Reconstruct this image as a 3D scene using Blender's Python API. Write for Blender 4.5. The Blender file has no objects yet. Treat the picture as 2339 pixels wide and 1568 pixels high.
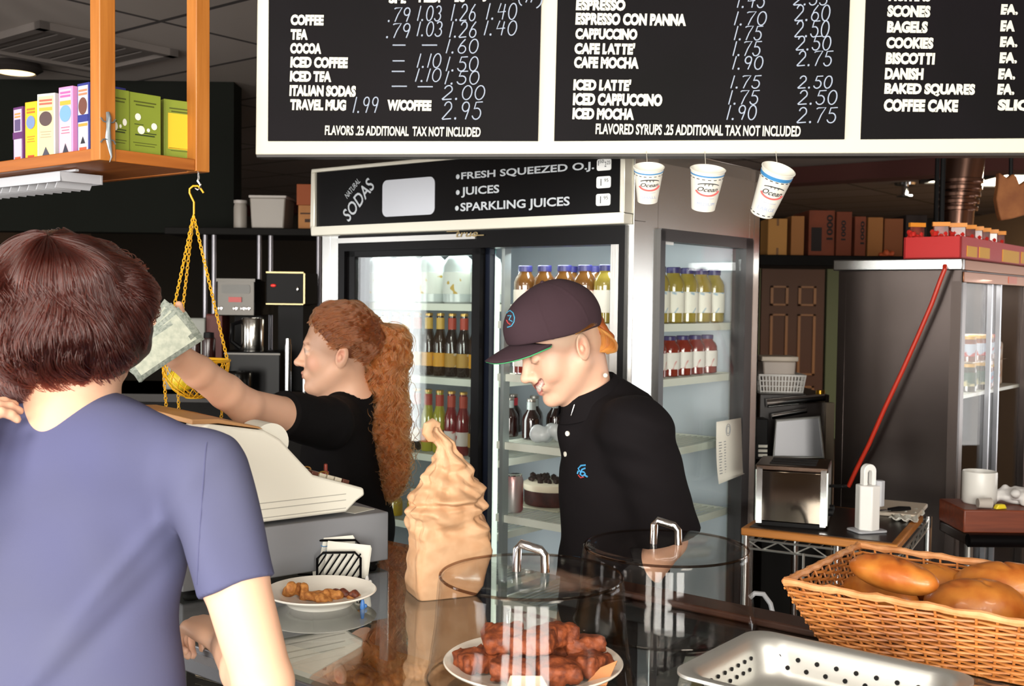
import bpy, bmesh, math, random
import numpy as np
from mathutils import Vector, Matrix

random.seed(7)
RNG = np.random.default_rng(11)
SC = bpy.context.scene
COL = SC.collection
PI = math.pi

# ------------------------------------------------------------------ camera, world, lights, exposure
FPX, IW, IH = 2500.0, 2339, 1568
CAMP = Vector((0, 0, 1.6))
CAMR = Matrix.Rotation(PI / 2 - math.atan(99 / FPX), 3, 'X') @ Matrix.Rotation(math.radians(0.7), 3, 'Z')
cd = bpy.data.cameras.new('camera')
cd.sensor_fit = 'HORIZONTAL'; cd.sensor_width = 36.0; cd.lens = 36.0 * FPX / IW
cd.clip_start = 0.05; cd.clip_end = 60
cd.dof.use_dof = True; cd.dof.focus_distance = 2.1; cd.dof.aperture_fstop = 9.0
cam = bpy.data.objects.new('camera', cd); COL.objects.link(cam)
cam.matrix_world = Matrix.Translation(CAMP) @ CAMR.to_4x4()
SC.camera = cam

w = bpy.data.worlds.new('world'); SC.world = w; w.use_nodes = True
w.node_tree.nodes['Background'].inputs[0].default_value = (0.78, 0.88, 1.0, 1)
w.node_tree.nodes['Background'].inputs[1].default_value = 2.0

def area(name, loc, target, sx, sy, power, col=(1, 1, 1)):
    l = bpy.data.lights.new(name, 'AREA'); l.shape = 'RECTANGLE'; l.size = sx; l.size_y = sy
    l.energy = power; l.color = col
    o = bpy.data.objects.new(name, l); COL.objects.link(o); o.location = loc
    o.rotation_euler = (Vector(target) - Vector(loc)).to_track_quat('-Z', 'Y').to_euler()
    return o

# daylight standing in the shop windows (behind the camera, two in the left wall, one in the right wall)
for i_ in range(4): area('daylight_front', (-2.475 + 1.25 * i_, -2.93, 1.55), (-2.475 + 1.25 * i_, 0, 1.45), 0.85, 2.0, 150, (1.0, 0.955, 0.875))
area('daylight_left', (-4.85, -0.3, 1.3), (0, -0.3, 1.3), 2.8, 1.5, 185, (1.0, 0.97, 0.92))
area('daylight_left_narrow', (-4.85, 3.02, 1.3), (0, 3.0, 1.3), 0.5, 1.5, 20, (1.0, 0.99, 0.97))
area('daylight_right', (5.15, 4.38, 1.2), (0, 4.2, 1.2), 0.9, 1.2, 16, (1.0, 0.98, 0.95))
area('daylight_right_far', (5.15, 5.93, 1.2), (0, 5.6, 1.2), 1.1, 1.2, 18, (1.0, 0.98, 0.95))

SC.view_settings.view_transform = 'Standard'
SC.view_settings.look = 'None'
SC.view_settings.gamma = 1.0
SC.view_settings.use_curve_mapping = False
SC.view_settings.exposure = -0.14

# ------------------------------------------------------------------ measuring helpers (photo pixel -> point of the room)
def ray(px, py):
    return CAMR @ Vector(((px - IW / 2) / FPX, -(py - IH / 2) / FPX, -1.0))
def at(px, py, Y):
    d = ray(px, py); return CAMP + d * (Y / d.y)
def atz(px, py, z):
    d = ray(px, py); return CAMP + d * ((z - CAMP.z) / d.z)
def onplane(px, py, p, n):
    d = ray(px, py); n = Vector(n); return CAMP + d * ((Vector(p) - CAMP).dot(n) / d.dot(n))
def frame(loc, rz):
    return Matrix.Translation(Vector(loc)) @ Matrix.Rotation(rz, 4, 'Z')
YAW = math.radians(-38.5)       # direction of the counter and of everything set square to it

# ------------------------------------------------------------------ materials
def lin(c):
    if isinstance(c, str):
        c = [int(c[i:i + 2], 16) for i in (1, 3, 5)]
    return tuple(((v / 255) / 12.92 if v / 255 <= 0.04045 else ((v / 255 + 0.055) / 1.055) ** 2.4) for v in c)
MATS = {}
def mat(name, col='#808080', rough=0.5, metal=0.0, spec=0.5, emit=0.0, noise=None, bump=None, col2=None, stretch=(1, 1, 1), attr=None, coat=0.0, sheen=0.0, sss=0.0, thr=(0.35, 0.65)):
    """Principled material; noise=(scale, detail) mixes col with col2, bump=(scale, strength, distance)."""
    if name in MATS: return MATS[name]
    m = bpy.data.materials.new(name); m.use_nodes = True
    nt = m.node_tree; N = nt.nodes; L = nt.links; b = N['Principled BSDF']
    c = lin(col)
    b.inputs['Base Color'].default_value = (*c, 1)
    b.inputs['Roughness'].default_value = rough; b.inputs['Metallic'].default_value = metal
    b.inputs['Specular IOR Level'].default_value = spec
    b.inputs['Coat Weight'].default_value = coat; b.inputs['Coat Roughness'].default_value = 0.08
    b.inputs['Sheen Weight'].default_value = sheen
    if sss:
        b.inputs['Subsurface Weight'].default_value = sss; b.inputs['Subsurface Radius'].default_value = (0.6, 0.25, 0.12)
        b.inputs['Subsurface Scale'].default_value = 0.012
    if emit:
        b.inputs['Emission Color'].default_value = (*c, 1); b.inputs['Emission Strength'].default_value = emit
    if noise or bump:
        tc = N.new('ShaderNodeTexCoord'); mp = N.new('ShaderNodeMapping')
        mp.inputs['Scale'].default_value = stretch
        L.new(tc.outputs['Object'], mp.inputs['Vector'])
    if attr:
        a = N.new('ShaderNodeAttribute'); a.attribute_name = attr
        L.new(a.outputs['Color'], b.inputs['Base Color'])
    if noise:
        n = N.new('ShaderNodeTexNoise'); n.inputs['Scale'].default_value = noise[0]; n.inputs['Detail'].default_value = noise[1]
        L.new(mp.outputs['Vector'], n.inputs['Vector'])
        r = N.new('ShaderNodeMapRange'); r.inputs['From Min'].default_value = thr[0]; r.inputs['From Max'].default_value = thr[1]
        L.new(n.outputs['Fac'], r.inputs['Value'])
        mx = N.new('ShaderNodeMix'); mx.data_type = 'RGBA'
        L.new(r.outputs['Result'], mx.inputs['Factor'])
        if attr:
            L.new(a.outputs['Color'], mx.inputs['A'])
            h = N.new('ShaderNodeMix'); h.data_type = 'RGBA'; h.blend_type = 'MULTIPLY'; h.inputs['Factor'].default_value = 1
            L.new(a.outputs['Color'], h.inputs['A']); h.inputs['B'].default_value = (*lin(col2 or col), 1)
            L.new(h.outputs['Result'], mx.inputs['B'])
        else:
            mx.inputs['A'].default_value = (*c, 1); mx.inputs['B'].default_value = (*lin(col2 or col), 1)
        L.new(mx.outputs['Result'], b.inputs['Base Color'])
    if bump:
        n2 = N.new('ShaderNodeTexNoise'); n2.inputs['Scale'].default_value = bump[0]; n2.inputs['Detail'].default_value = 3
        L.new(mp.outputs['Vector'], n2.inputs['Vector'])
        bp = N.new('ShaderNodeBump'); bp.inputs['Strength'].default_value = bump[1]; bp.inputs['Distance'].default_value = bump[2]
        L.new(n2.outputs['Fac'], bp.inputs['Height']); L.new(bp.outputs['Normal'], b.inputs['Normal'])
    MATS[name] = m
    return m
def glass(name, tint=(1, 1, 1), rough=0.02, refl=1.0, ior=1.45):
    """clear pane or clear plastic of real thickness: transmission straight through, Fresnel reflection on its faces"""
    if name in MATS: return MATS[name]
    m = bpy.data.materials.new(name); m.use_nodes = True
    nt = m.node_tree; N = nt.nodes; L = nt.links; N.remove(N['Principled BSDF'])
    t = N.new('ShaderNodeBsdfTransparent'); t.inputs[0].default_value = (*tint, 1)
    g = N.new('ShaderNodeBsdfGlossy'); g.inputs['Roughness'].default_value = rough
    f = N.new('ShaderNodeLayerWeight'); f.inputs['Blend'].default_value = 0.5
    pw = N.new('ShaderNodeMath'); pw.operation = 'POWER'; pw.inputs[1].default_value = 5.0
    mu = N.new('ShaderNodeMath'); mu.operation = 'MULTIPLY_ADD'; mu.inputs[1].default_value = 0.9 * refl; mu.inputs[2].default_value = 0.04 * refl; mu.use_clamp = True
    L.new(f.outputs['Facing'], pw.inputs[0]); L.new(pw.outputs[0], mu.inputs[0])
    mx = N.new('ShaderNodeMixShader')
    L.new(mu.outputs[0], mx.inputs[0]); L.new(t.outputs[0], mx.inputs[1]); L.new(g.outputs[0], mx.inputs[2])
    L.new(mx.outputs[0], N['Material Output'].inputs[0])
    MATS[name] = m
    return m
def wood(name, col, col2, scale=6.0, rough=0.45, axis=0, coat=0.0):
    st = [14.0, 14.0, 14.0]; st[axis] = 0.9
    return mat(name, col, rough, noise=(scale, 4), col2=col2, stretch=st, bump=(scale * 2, 0.15, 0.002), coat=coat, thr=(0.3, 0.7))
def steel(name, col='#b9b9b6', rough=0.3, axis=2):
    st = [60.0, 60.0, 60.0]; st[axis] = 1.0
    return mat(name, col, rough, 1.0, bump=(4.0, 0.03, 0.002), stretch=st)

# ------------------------------------------------------------------ mesh builder
class MB:
    def __init__(s): s.v = []; s.f = []; s.m = []; s.i = 0
    def add(s, vs, fs, m=0):
        o = len(s.v); s.v.extend([tuple(p) for p in vs])
        s.f.extend([tuple(i + o for i in f) for f in fs]); s.m.extend([m] * len(fs)); return s
    def mark(s): return len(s.v)
    def xf(s, M, start=0):
        for i in range(start, len(s.v)): s.v[i] = tuple(M @ Vector(s.v[i]))
        return s
    def box(s, x0, x1, y0, y1, z0, z1, m=0):
        v = [(x, y, z) for z in (z0, z1) for y in (y0, y1) for x in (x0, x1)]
        return s.add(v, [(0, 2, 3, 1), (4, 5, 7, 6), (0, 1, 5, 4), (2, 6, 7, 3), (0, 4, 6, 2), (1, 3, 7, 5)], m)
    def cbox(s, c, d, m=0):
        return s.box(c[0] - d[0] / 2, c[0] + d[0] / 2, c[1] - d[1] / 2, c[1] + d[1] / 2, c[2] - d[2] / 2, c[2] + d[2] / 2, m)
    def bar(s, a, b, wd, th, m=0, up=(0, 0, 1)):
        a, b = Vector(a), Vector(b); x = (b - a).normalized(); u = Vector(up)
        if abs(x.dot(u)) > 0.98: u = Vector((0, 1, 0))
        y = u.cross(x).normalized(); z = x.cross(y)
        vs = [p + y * (wd / 2 * sy) + z * (th / 2 * sz) for p in (a, b) for sz in (-1, 1) for sy in (-1, 1)]
        return s.add(vs, [(0, 1, 3, 2), (4, 6, 7, 5), (0, 4, 5, 1), (2, 3, 7, 6), (0, 2, 6, 4), (1, 5, 7, 3)], m)
    def prism(s, poly, a0, a1, axis='y', m=0):
        """polygon extruded from a0 to a1 along an axis; poly holds the two other coordinates in xyz order"""
        def mk(p, a): return {'x': (a, p[0], p[1]), 'y': (p[0], a, p[1]), 'z': (p[0], p[1], a)}[axis]
        n = len(poly)
        vs = [mk(p, a0) for p in poly] + [mk(p, a1) for p in poly]
        return s.add(vs, [tuple(range(n))[::-1], tuple(range(n, 2 * n))] + [(i, (i + 1) % n, (i + 1) % n + n, i + n) for i in range(n)], m)
    def tube(s, pts, r, n=8, closed=False, m=0, flat=1.0):
        P = [Vector(p) for p in pts]; k = len(P)
        R = r if isinstance(r, (list, tuple)) else [r] * k
        T = []
        for i in range(k):
            a = P[i - 1] if (i or closed) else P[i]; b = P[(i + 1) % k] if (i < k - 1 or closed) else P[i]
            T.append((b - a).normalized() if (b - a).length > 1e-9 else Vector((0, 0, 1)))
        u = T[0].orthogonal().normalized(); vs = []
        for i in range(k):
            u = (u - T[i] * u.dot(T[i]))
            u = u.normalized() if u.length > 1e-6 else T[i].orthogonal().normalized()
            w_ = T[i].cross(u)
            for j in range(n):
                a = 2 * PI * j / n
                vs.append(P[i] + u * (math.cos(a) * R[i]) + w_ * (math.sin(a) * R[i] * flat))
        fs = []
        for i in range(k if closed else k - 1):
            i2 = (i + 1) % k
            for j in range(n):
                fs.append((i * n + j, i * n + (j + 1) % n, i2 * n + (j + 1) % n, i2 * n + j))
        if not closed: fs += [tuple(range(n))[::-1], tuple(range((k - 1) * n, k * n))]
        return s.add(vs, fs, m)
    def lathe(s, prof, n=32, c=(0, 0, 0), m=0, M=None, sx=1.0, sy=1.0, caps=True):
        """profile of (r, z); repeated with its inner side for hollow things"""
        st = len(s.v); vs = []; fs = []; k = len(prof)
        for r, z in prof:
            for j in range(n):
                a = 2 * PI * j / n; vs.append((c[0] + sx * r * math.cos(a), c[1] + sy * r * math.sin(a), c[2] + z))
        for i in range(k - 1):
            for j in range(n):
                fs.append((i * n + j, i * n + (j + 1) % n, (i + 1) * n + (j + 1) % n, (i + 1) * n + j))
        if caps and prof[0][0] > 1e-5: fs.append(tuple(range(n))[::-1])
        if caps and prof[-1][0] > 1e-5: fs.append(tuple(range((k - 1) * n, k * n)))
        s.add(vs, fs, m)
        if M is not None: s.xf(M, st)
        return s
    def ball(s, c, r, n=16, m=0, M=None):
        r = r if isinstance(r, (tuple, list)) else (r, r, r); st = len(s.v)
        k = n // 2; vs = []; fs = []
        for i in range(k + 1):
            t = PI * i / k
            for j in range(n):
                a = 2 * PI * j / n
                vs.append((c[0] + r[0] * math.sin(t) * math.cos(a), c[1] + r[1] * math.sin(t) * math.sin(a), c[2] + r[2] * math.cos(t)))
        for i in range(k):
            for j in range(n): fs.append((i * n + j, (i + 1) * n + j, (i + 1) * n + (j + 1) % n, i * n + (j + 1) % n))
        s.add(vs, fs, m)
        if M is not None: s.xf(M, st)
        return s
    def text(s, string, x0, x1, z0, z1, y=0.0, bold=0.0, shear=0.0, m=0, thick=0.0006, M=None):
        """lettering fitted into the box x0..x1, z0..z1, standing in the xz plane, facing -y"""
        cu = bpy.data.curves.new('t', 'FONT'); cu.body = string; cu.offset = bold; cu.shear = shear; cu.resolution_u = 3
        ob = bpy.data.objects.new('t', cu); me = bpy.data.meshes.new_from_object(ob)
        if len(me.vertices) == 0: return s
        co = np.zeros(len(me.vertices) * 3); me.vertices.foreach_get('co', co); co = co.reshape(-1, 3)
        fs = [tuple(p.vertices) for p in me.polygons]
        lo, hi = co.min(0), co.max(0)
        X = x0 + (co[:, 0] - lo[0]) / max(hi[0] - lo[0], 1e-6) * (x1 - x0)
        Z = z0 + (co[:, 1] - lo[1]) / max(hi[1] - lo[1], 1e-6) * (z1 - z0)
        st = len(s.v)
        s.add([(X[i], y - thick, Z[i]) for i in range(len(X))], fs, m)
        if M is not None: s.xf(M, st)
        bpy.data.objects.remove(ob); bpy.data.curves.remove(cu); bpy.data.meshes.remove(me)
        return s
    def build(s, name, mats, parent=None, world=False, smooth=40, bevel=0.0, recalc=True, M=None):
        if M is not None: s.xf(M)
        if world and parent is not None: s.xf(frame(parent.location, parent.rotation_euler.z).inverted())
        me = bpy.data.meshes.new(name); me.from_pydata(s.v, [], s.f)
        for q in (mats if isinstance(mats, (list, tuple)) else [mats]): me.materials.append(q)
        me.polygons.foreach_set('material_index', s.m)
        if recalc:
            bm = bmesh.new(); bm.from_mesh(me); bmesh.ops.remove_doubles(bm, verts=bm.verts, dist=1e-6)
            bmesh.ops.recalc_face_normals(bm, faces=bm.faces); bm.to_mesh(me); bm.free()
        if smooth:
            me.shade_smooth(); me.set_sharp_from_angle(angle=math.radians(smooth))
        o = bpy.data.objects.new(name, me); COL.objects.link(o)
        if parent is not None: o.parent = parent
        if bevel:
            b = o.modifiers.new('bevel', 'BEVEL'); b.width = bevel; b.segments = 2; b.limit_method = 'ANGLE'; b.angle_limit = math.radians(40)
        return o

def tag(o, label, cat, group=None, kind=None):
    o['label'] = label; o['category'] = cat
    if group: o['group'] = group
    if kind: o['kind'] = kind
    return o
def struct(o):
    o['kind'] = 'structure'; return o
def thing(name, label, cat, loc=(0, 0, 0), rz=0.0, group=None):
    o = bpy.data.objects.new(name, None); COL.objects.link(o); o.empty_display_size = 0.05
    o.location = loc; o.rotation_euler = (0, 0, rz)
    return tag(o, label, cat, group)
def dup(root, loc, rz=None, label=None, scale=None):
    r = root.copy(); COL.objects.link(r); r.location = loc
    if rz is not None: r.rotation_euler = (0, 0, rz)
    if scale: r.scale = scale
    if label: r['label'] = label
    for ch in list(root.children):
        c = ch.copy(); COL.objects.link(c); c.parent = r
        for g in list(ch.children):
            d = g.copy(); COL.objects.link(d); d.parent = c
    return r
ORD = ['first', 'second', 'third', 'fourth', 'fifth', 'sixth', 'seventh', 'eighth', 'ninth', 'tenth', 'eleventh', 'twelfth']

# ------------------------------------------------------------------ implicit surfaces for bodies, hair, cloth and food
class SDF:
    def __init__(s): s.ops = []; s.disp = None
    def cone(s, a, b, ra, rb, k=0.015, col=None, sub=False):
        s.ops.append(('cone', np.array(a, float), np.array(b, float), ra, rb, k, col, sub)); return s
    def ell(s, c, r, R=None, k=0.015, col=None, sub=False):
        s.ops.append(('ell', np.array(c, float), np.array(r, float), None if R is None else np.array(R, float), 0, k, col, sub)); return s
    def cut(s, p, n, k=0.004):
        s.ops.append(('cut', np.array(p, float), np.array(n, float) / np.linalg.norm(n), 0, 0, k, None, True)); return s
    def paint(s, c, r, R, col, soft=0.3):
        '''colour only, inside an ellipsoid with a soft edge'''
        s.ops.append(('paint', np.array(c, float), np.array(r, float), R, soft, 0, col, False)); return s
    def hem(s, a, b, r, k=0.003):
        '''cut a sleeve off square at a: removes the capsule a-b of radius r beyond the plane through a'''
        s.ops.append(('hem', np.array(a, float), np.array(b, float), r, r, k, None, True)); return s
    @staticmethod
    def dist(o, P):
        if o[0] == 'paint': return np.full(len(P), 9.0)
        if o[0] == 'hem':
            a, b = o[1], o[2]; ab = b - a; L_ = np.linalg.norm(ab); n = ab / L_; t = np.clip((P - a) @ n / L_, -.5, 1)
            return np.maximum(np.linalg.norm(P - a - t[:, None] * ab, axis=1) - o[3], -(P - a) @ n)
        if o[0] == 'cone':
            a, b = o[1], o[2]; ab = b - a; l2 = max(float(ab @ ab), 1e-12)
            t = np.clip(((P - a) @ ab) / l2, 0, 1)
            return np.linalg.norm(P - a - t[:, None] * ab, axis=1) - (o[3] + (o[4] - o[3]) * t)
        if o[0] == 'ell':
            q = P - o[1]
            if o[3] is not None: q = q @ o[3]
            k0 = np.linalg.norm(q / o[2], axis=1); k1 = np.linalg.norm(q / o[2] ** 2, axis=1)
            return np.where(k1 > 1e-9, k0 * (k0 - 1) / np.maximum(k1, 1e-9), -o[2].min())
        return -(P - o[1]) @ o[2]          # cut: negative where removed
    def eval(s, P, want=False, blocks=None):
        d = np.full(len(P), 1.0); c = np.zeros((len(P), 3)) if want else None
        for q, o in enumerate(s.ops):
            if o[0] == 'paint':
                if want:
                    v = P - o[1]; v = v if o[3] is None else v @ o[3]; m = np.linalg.norm(v / o[2], axis=1)
                    m = np.clip((1 - m) / o[4], 0, 1)[:, None]; c = c * (1 - m) + np.array(o[6]) * m
                continue
            if blocks is not None:
                sel = blocks[q]
                if sel is None: continue
            else: sel = slice(None)
            x = s.dist(o, P[sel]); dd = d[sel]; k = max(o[5], 1e-5)
            if o[7]:
                h = np.clip(0.5 - 0.5 * (dd + x) / k, 0, 1)
                d[sel] = dd * (1 - h) - x * h + k * h * (1 - h)
                if want and o[6] is not None: c[sel] = c[sel] * (1 - h[:, None]) + np.array(o[6]) * h[:, None]
            else:
                h = np.clip(0.5 + 0.5 * (x - dd) / k, 0, 1)
                d[sel] = x * (1 - h) + dd * h - k * h * (1 - h)
                if want:
                    hh = np.clip((x - dd) / max(k * 0.35, 0.0012) * 0.5 + 0.5, 0, 1)[:, None]
                    c[sel] = (np.array(o[6]) if o[6] is not None else c[sel]) * (1 - hh) + c[sel] * hh
        if s.disp is not None: d = d + s.disp(P)
        return (d, c) if want else d
    def mesh(s, lo, hi, h):
        lo = np.array(lo, float); B = 8
        nb = np.maximum(np.ceil((np.array(hi) - lo) / (h * B)).astype(int), 1)
        g = np.stack(np.meshgrid(*[np.arange(n) for n in nb], indexing='ij'), -1).reshape(-1, 3)
        ctr = lo + (g + 0.5) * B * h - 0.5 * h
        dc = s.eval(ctr); rad = B * h * 0.87
        act = np.abs(dc) < rad * 1.35 + 0.012
        D = np.where(dc < 0, -1.0, 1.0)
        full = np.repeat(np.repeat(np.repeat(D.reshape(nb), B, 0), B, 1), B, 2).astype(np.float32)
        gi = g[act]; off = np.stack(np.meshgrid(*[np.arange(B)] * 3, indexing='ij'), -1).reshape(-1, 3)
        ca = ctr[act]
        CH = 4000
        for st in range(0, len(gi), CH):
            gg = gi[st:st + CH]; cc = ca[st:st + CH]
            idx = (gg[:, None, :] * B + off[None]).reshape(-1, 3)
            P = lo + idx * h; bl = []
            for o in s.ops:
                near = s.dist(o, cc) < rad * 1.6 + o[5] + 0.02
                bl.append(None if not near.any() else np.repeat(near, B ** 3))
            full[idx[:, 0], idx[:, 1], idx[:, 2]] = s.eval(P, blocks=bl)
        N = full < 0; cnt = np.zeros(np.array(full.shape) - 1, np.int8)
        sl = [(slice(0, -1), slice(1, None))[i] for i in (0, 1)]
        for a in (0, 1):
            for b in (0, 1):
                for c in (0, 1): cnt += N[sl[a], sl[b], sl[c]]
        cell = np.argwhere((cnt > 0) & (cnt < 8))
        ids = np.full(cnt.shape, -1, np.int64); ids[tuple(cell.T)] = np.arange(len(cell))
        cor = np.array([(a, b, c) for a in (0, 1) for b in (0, 1) for c in (0, 1)])
        vals = np.stack([full[tuple((cell + q).T)] for q in cor], 1)
        acc = np.zeros((len(cell), 3)); num = np.zeros(len(cell))
        for i in range(8):
            for j in range(i + 1, 8):
                if np.abs(cor[i] - cor[j]).sum() != 1: continue
                a, b = vals[:, i], vals[:, j]; m = (a < 0) != (b < 0)
                t = np.where(m, a / np.where(m, a - b, 1), 0)
                acc += np.where(m[:, None], cor[i] + t[:, None] * (cor[j] - cor[i]), 0); num += m
        V = lo + (cell + acc / num[:, None]) * h
        F = []
        for ax in range(3):
            A = [slice(None)] * 3; Bs = [slice(None)] * 3; A[ax] = slice(0, -1); Bs[ax] = slice(1, None)
            e = np.argwhere(N[tuple(A)] != N[tuple(Bs)])
            b, c = [(1, 2), (2, 0), (0, 1)][ax]
            e = e[(e[:, b] > 0) & (e[:, c] > 0) & (e[:, b] < full.shape[b] - 1) & (e[:, c] < full.shape[c] - 1)]
            inside = N[tuple(e.T)]
            eb = np.zeros(3, int); eb[b] = 1; ec = np.zeros(3, int); ec[c] = 1
            q = np.stack([ids[tuple((e - eb - ec).T)], ids[tuple((e - ec).T)], ids[tuple(e.T)], ids[tuple((e - eb).T)]], 1)
            q[~inside] = q[~inside][:, ::-1]
            F.append(q)
        F = np.concatenate(F); F = F[(F >= 0).all(1)]
        return V, F
    def build(s, name, m, lo, hi, h, parent=None, color=False, world=True):
        V, F = s.mesh(lo, hi, h)
        cl = s.eval(V, True)[1] if color else None
        return npmesh(name, V, F, m, parent, cl, world)

def npmesh(name, V, F, m, parent=None, cl=None, world=True):
    if parent is not None and world:
        M = np.array(frame(parent.location, parent.rotation_euler.z).inverted()); V = V @ M[:3, :3].T + M[:3, 3]
    me = bpy.data.meshes.new(name)
    me.vertices.add(len(V)); me.vertices.foreach_set('co', np.ascontiguousarray(V, np.float32).ravel())
    k = F.shape[1]
    me.loops.add(len(F) * k); me.loops.foreach_set('vertex_index', F.astype(np.int32).ravel())
    me.polygons.add(len(F)); me.polygons.foreach_set('loop_start', np.arange(0, len(F) * k, k, dtype=np.int32))
    me.polygons.foreach_set('loop_total', np.full(len(F), k, np.int32))
    me.update(calc_edges=True); me.shade_smooth()
    if cl is not None:
        a = me.color_attributes.new('Col', 'FLOAT_COLOR', 'POINT')
        a.data.foreach_set('color', np.concatenate([cl, np.ones((len(cl), 1))], 1).astype(np.float32).ravel())
    me.materials.append(m)
    o = bpy.data.objects.new(name, me); COL.objects.link(o)
    if parent is not None: o.parent = parent
    return o
def strands(name, P, m, parent, r0, r1, world=True):
    """many hairs: P is (count, points, 3)"""
    n, k, _ = P.shape
    if parent is not None and world:
        M = np.array(frame(parent.location, parent.rotation_euler.z).inverted()); P = P @ M[:3, :3].T + M[:3, 3]
    hc = bpy.data.hair_curves.new(name); hc.add_curves([k] * n)
    hc.attributes['position'].data.foreach_set('vector', P.astype(np.float32).ravel())
    ra = hc.attributes.get('radius') or hc.attributes.new('radius', 'FLOAT', 'POINT')
    ra.data.foreach_set('value', np.tile(np.linspace(r0, r1, k), n).astype(np.float32))
    hc.materials.append(m)
    o = bpy.data.objects.new(name, hc); COL.objects.link(o)
    if parent is not None: o.parent = parent
    return o
_NW = [(RNG.normal(size=3), RNG.uniform(0, 6.28)) for _ in range(24)]
def wob(P, s, seed=0, n=6):
    """smooth pseudo-noise in -1..1 from a few plane waves"""
    o = np.zeros(len(P))
    for i in range(n):
        k, p = _NW[(seed * 5 + i) % 24]
        o += np.sin(P @ (k * s) + p + seed)
    return o / n * 1.6
# ================================================================== THE ROOM
CZ = 2.62
def ceiling_mat():
    m = mat('ceiling_tile', '#625c5a', 0.9)
    nt = m.node_tree; N = nt.nodes; L = nt.links
    tc = N.new('ShaderNodeTexCoord'); mp = N.new('ShaderNodeMapping'); mp.inputs['Rotation'].default_value = (0, 0, -YAW)
    br = N.new('ShaderNodeTexBrick'); br.offset = 0; br.squash = 1
    for k, v in (('Scale', 1), ('Mortar Size', 0.012), ('Brick Width', 1.2), ('Row Height', 0.6)): br.inputs[k].default_value = v
    br.inputs['Color1'].default_value = (*lin('#8b827c'), 1); br.inputs['Color2'].default_value = (*lin('#80776f'), 1)
    br.inputs['Mortar'].default_value = (*lin('#2c2524'), 1)
    L.new(tc.outputs['Object'], mp.inputs[0]); L.new(mp.outputs[0], br.inputs['Vector']); L.new(br.outputs['Color'], N['Principled BSDF'].inputs['Base Color'])
    return m
M_wall = mat('wall_paint', '#7d6a58', 0.9)
M_dark = mat('dark_back_wall', '#2e2a24', 0.9, noise=(0.6, 2), col2='#332b22')
M_floor = mat('quarry_tile', '#46332a', 0.5, noise=(3, 3), col2='#3a2a22')
M_alu = mat('window_aluminium', '#6b6a68', 0.4, 0.6)
M_pane = glass('window_pane', refl=0.6)
struct(MB().box(-5.2, 5.5, -3.2, 13.2, -0.1, 0).build('floor', M_floor))
struct(MB().box(-5.2, 5.5, -3.2, 13.2, CZ, CZ + 0.1).build('ceiling', ceiling_mat()))
def wall(name, axis, pos, a0, a1, opening=None, m=None, t=0.15, out=1):
    """a wall of thickness t whose room face stands at pos; opening = (b0, b1, z0, z1)"""
    b = MB(); lo, hi = (pos, pos + t) if out > 0 else (pos - t, pos)
    def put(p, q, z0, z1):
        if axis == 'x': b.box(lo, hi, p, q, z0, z1)
        else: b.box(p, q, lo, hi, z0, z1)
    if opening:
        p, q, z0, z1 = opening
        put(a0, p, 0, CZ); put(q, a1, 0, CZ); put(p, q, 0, z0); put(p, q, z1, CZ)
    else: put(a0, a1, 0, CZ)
    return struct(b.build(name, m or M_wall))
OPEN = {'front': ('y', -3.0, -3.1, 1.9, 0.55, 2.55), 'left': ('x', -5.0, -1.7, 1.1, 0.55, 2.05), 'left2': ('x', -5.0, 2.75, 3.3, 0.55, 2.05), 'right': ('x', 5.3, 3.9, 6.5, 0.6, 1.85)}
wall('wall_front', 'y', -3.0, -5.0, 5.3, OPEN['front'][2:], out=-1)
wl_ = MB(); wl_.box(-5.15, -5.0, -3.0, -1.7, 0, CZ); wl_.box(-5.15, -5.0, 1.1, 2.75, 0, CZ); wl_.box(-5.15, -5.0, 3.3, 13.0, 0, CZ)
for q0, q1 in ((-1.7, 1.1), (2.75, 3.3)): wl_.box(-5.15, -5.0, q0, q1, 0, .55); wl_.box(-5.15, -5.0, q0, q1, 2.05, CZ)
struct(wl_.build('wall_left', M_wall))
wall('wall_right', 'x', 5.3, -3.0, 13.0, OPEN['right'][2:], mat('wall_tan', '#a98460', 0.9), out=1)
struct(MB().box(5.2, 5.45, 4.88, 5.36, 0.6, 1.85).build('trim_5', MATS['wall_tan']))
wall('wall_back', 'y', 13.0, -5.0, 5.3, m=M_dark)
for i, (k, (ax, pos, p, q, z0, z1)) in enumerate(OPEN.items()):
    fr = MB(); n = {'left2': 1, 'right': 2}.get(k, 4); s = 1 if k == 'right' else -1
    def put(a, b_, za, zb, d0, d1, mb):
        d0, d1 = sorted((pos + s * d0, pos + s * d1))
        if ax == 'x': mb.box(d0, d1, a, b_, za, zb)
        else: mb.box(a, b_, d0, d1, za, zb)
    for j in range(n + 1):
        x = p + (q - p) * j / n; hw_ = .2 if k == 'front' else .03; put(max(x - hw_, p), min(x + hw_, q), z0, z1, 0.05, 0.1, fr)
    for z in (z0, z0 + (z1 - z0) * 0.66, z1): put(p, q, max(z - 0.03, z0), min(z + 0.03, z1), 0.05, 0.1, fr)
    o = struct(fr.build('window_%d' % (i + 1), M_alu))
    g = MB(); put(p, q, z0, z1, 0.07, 0.078, g); g.build('pane', M_pane, o)

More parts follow.
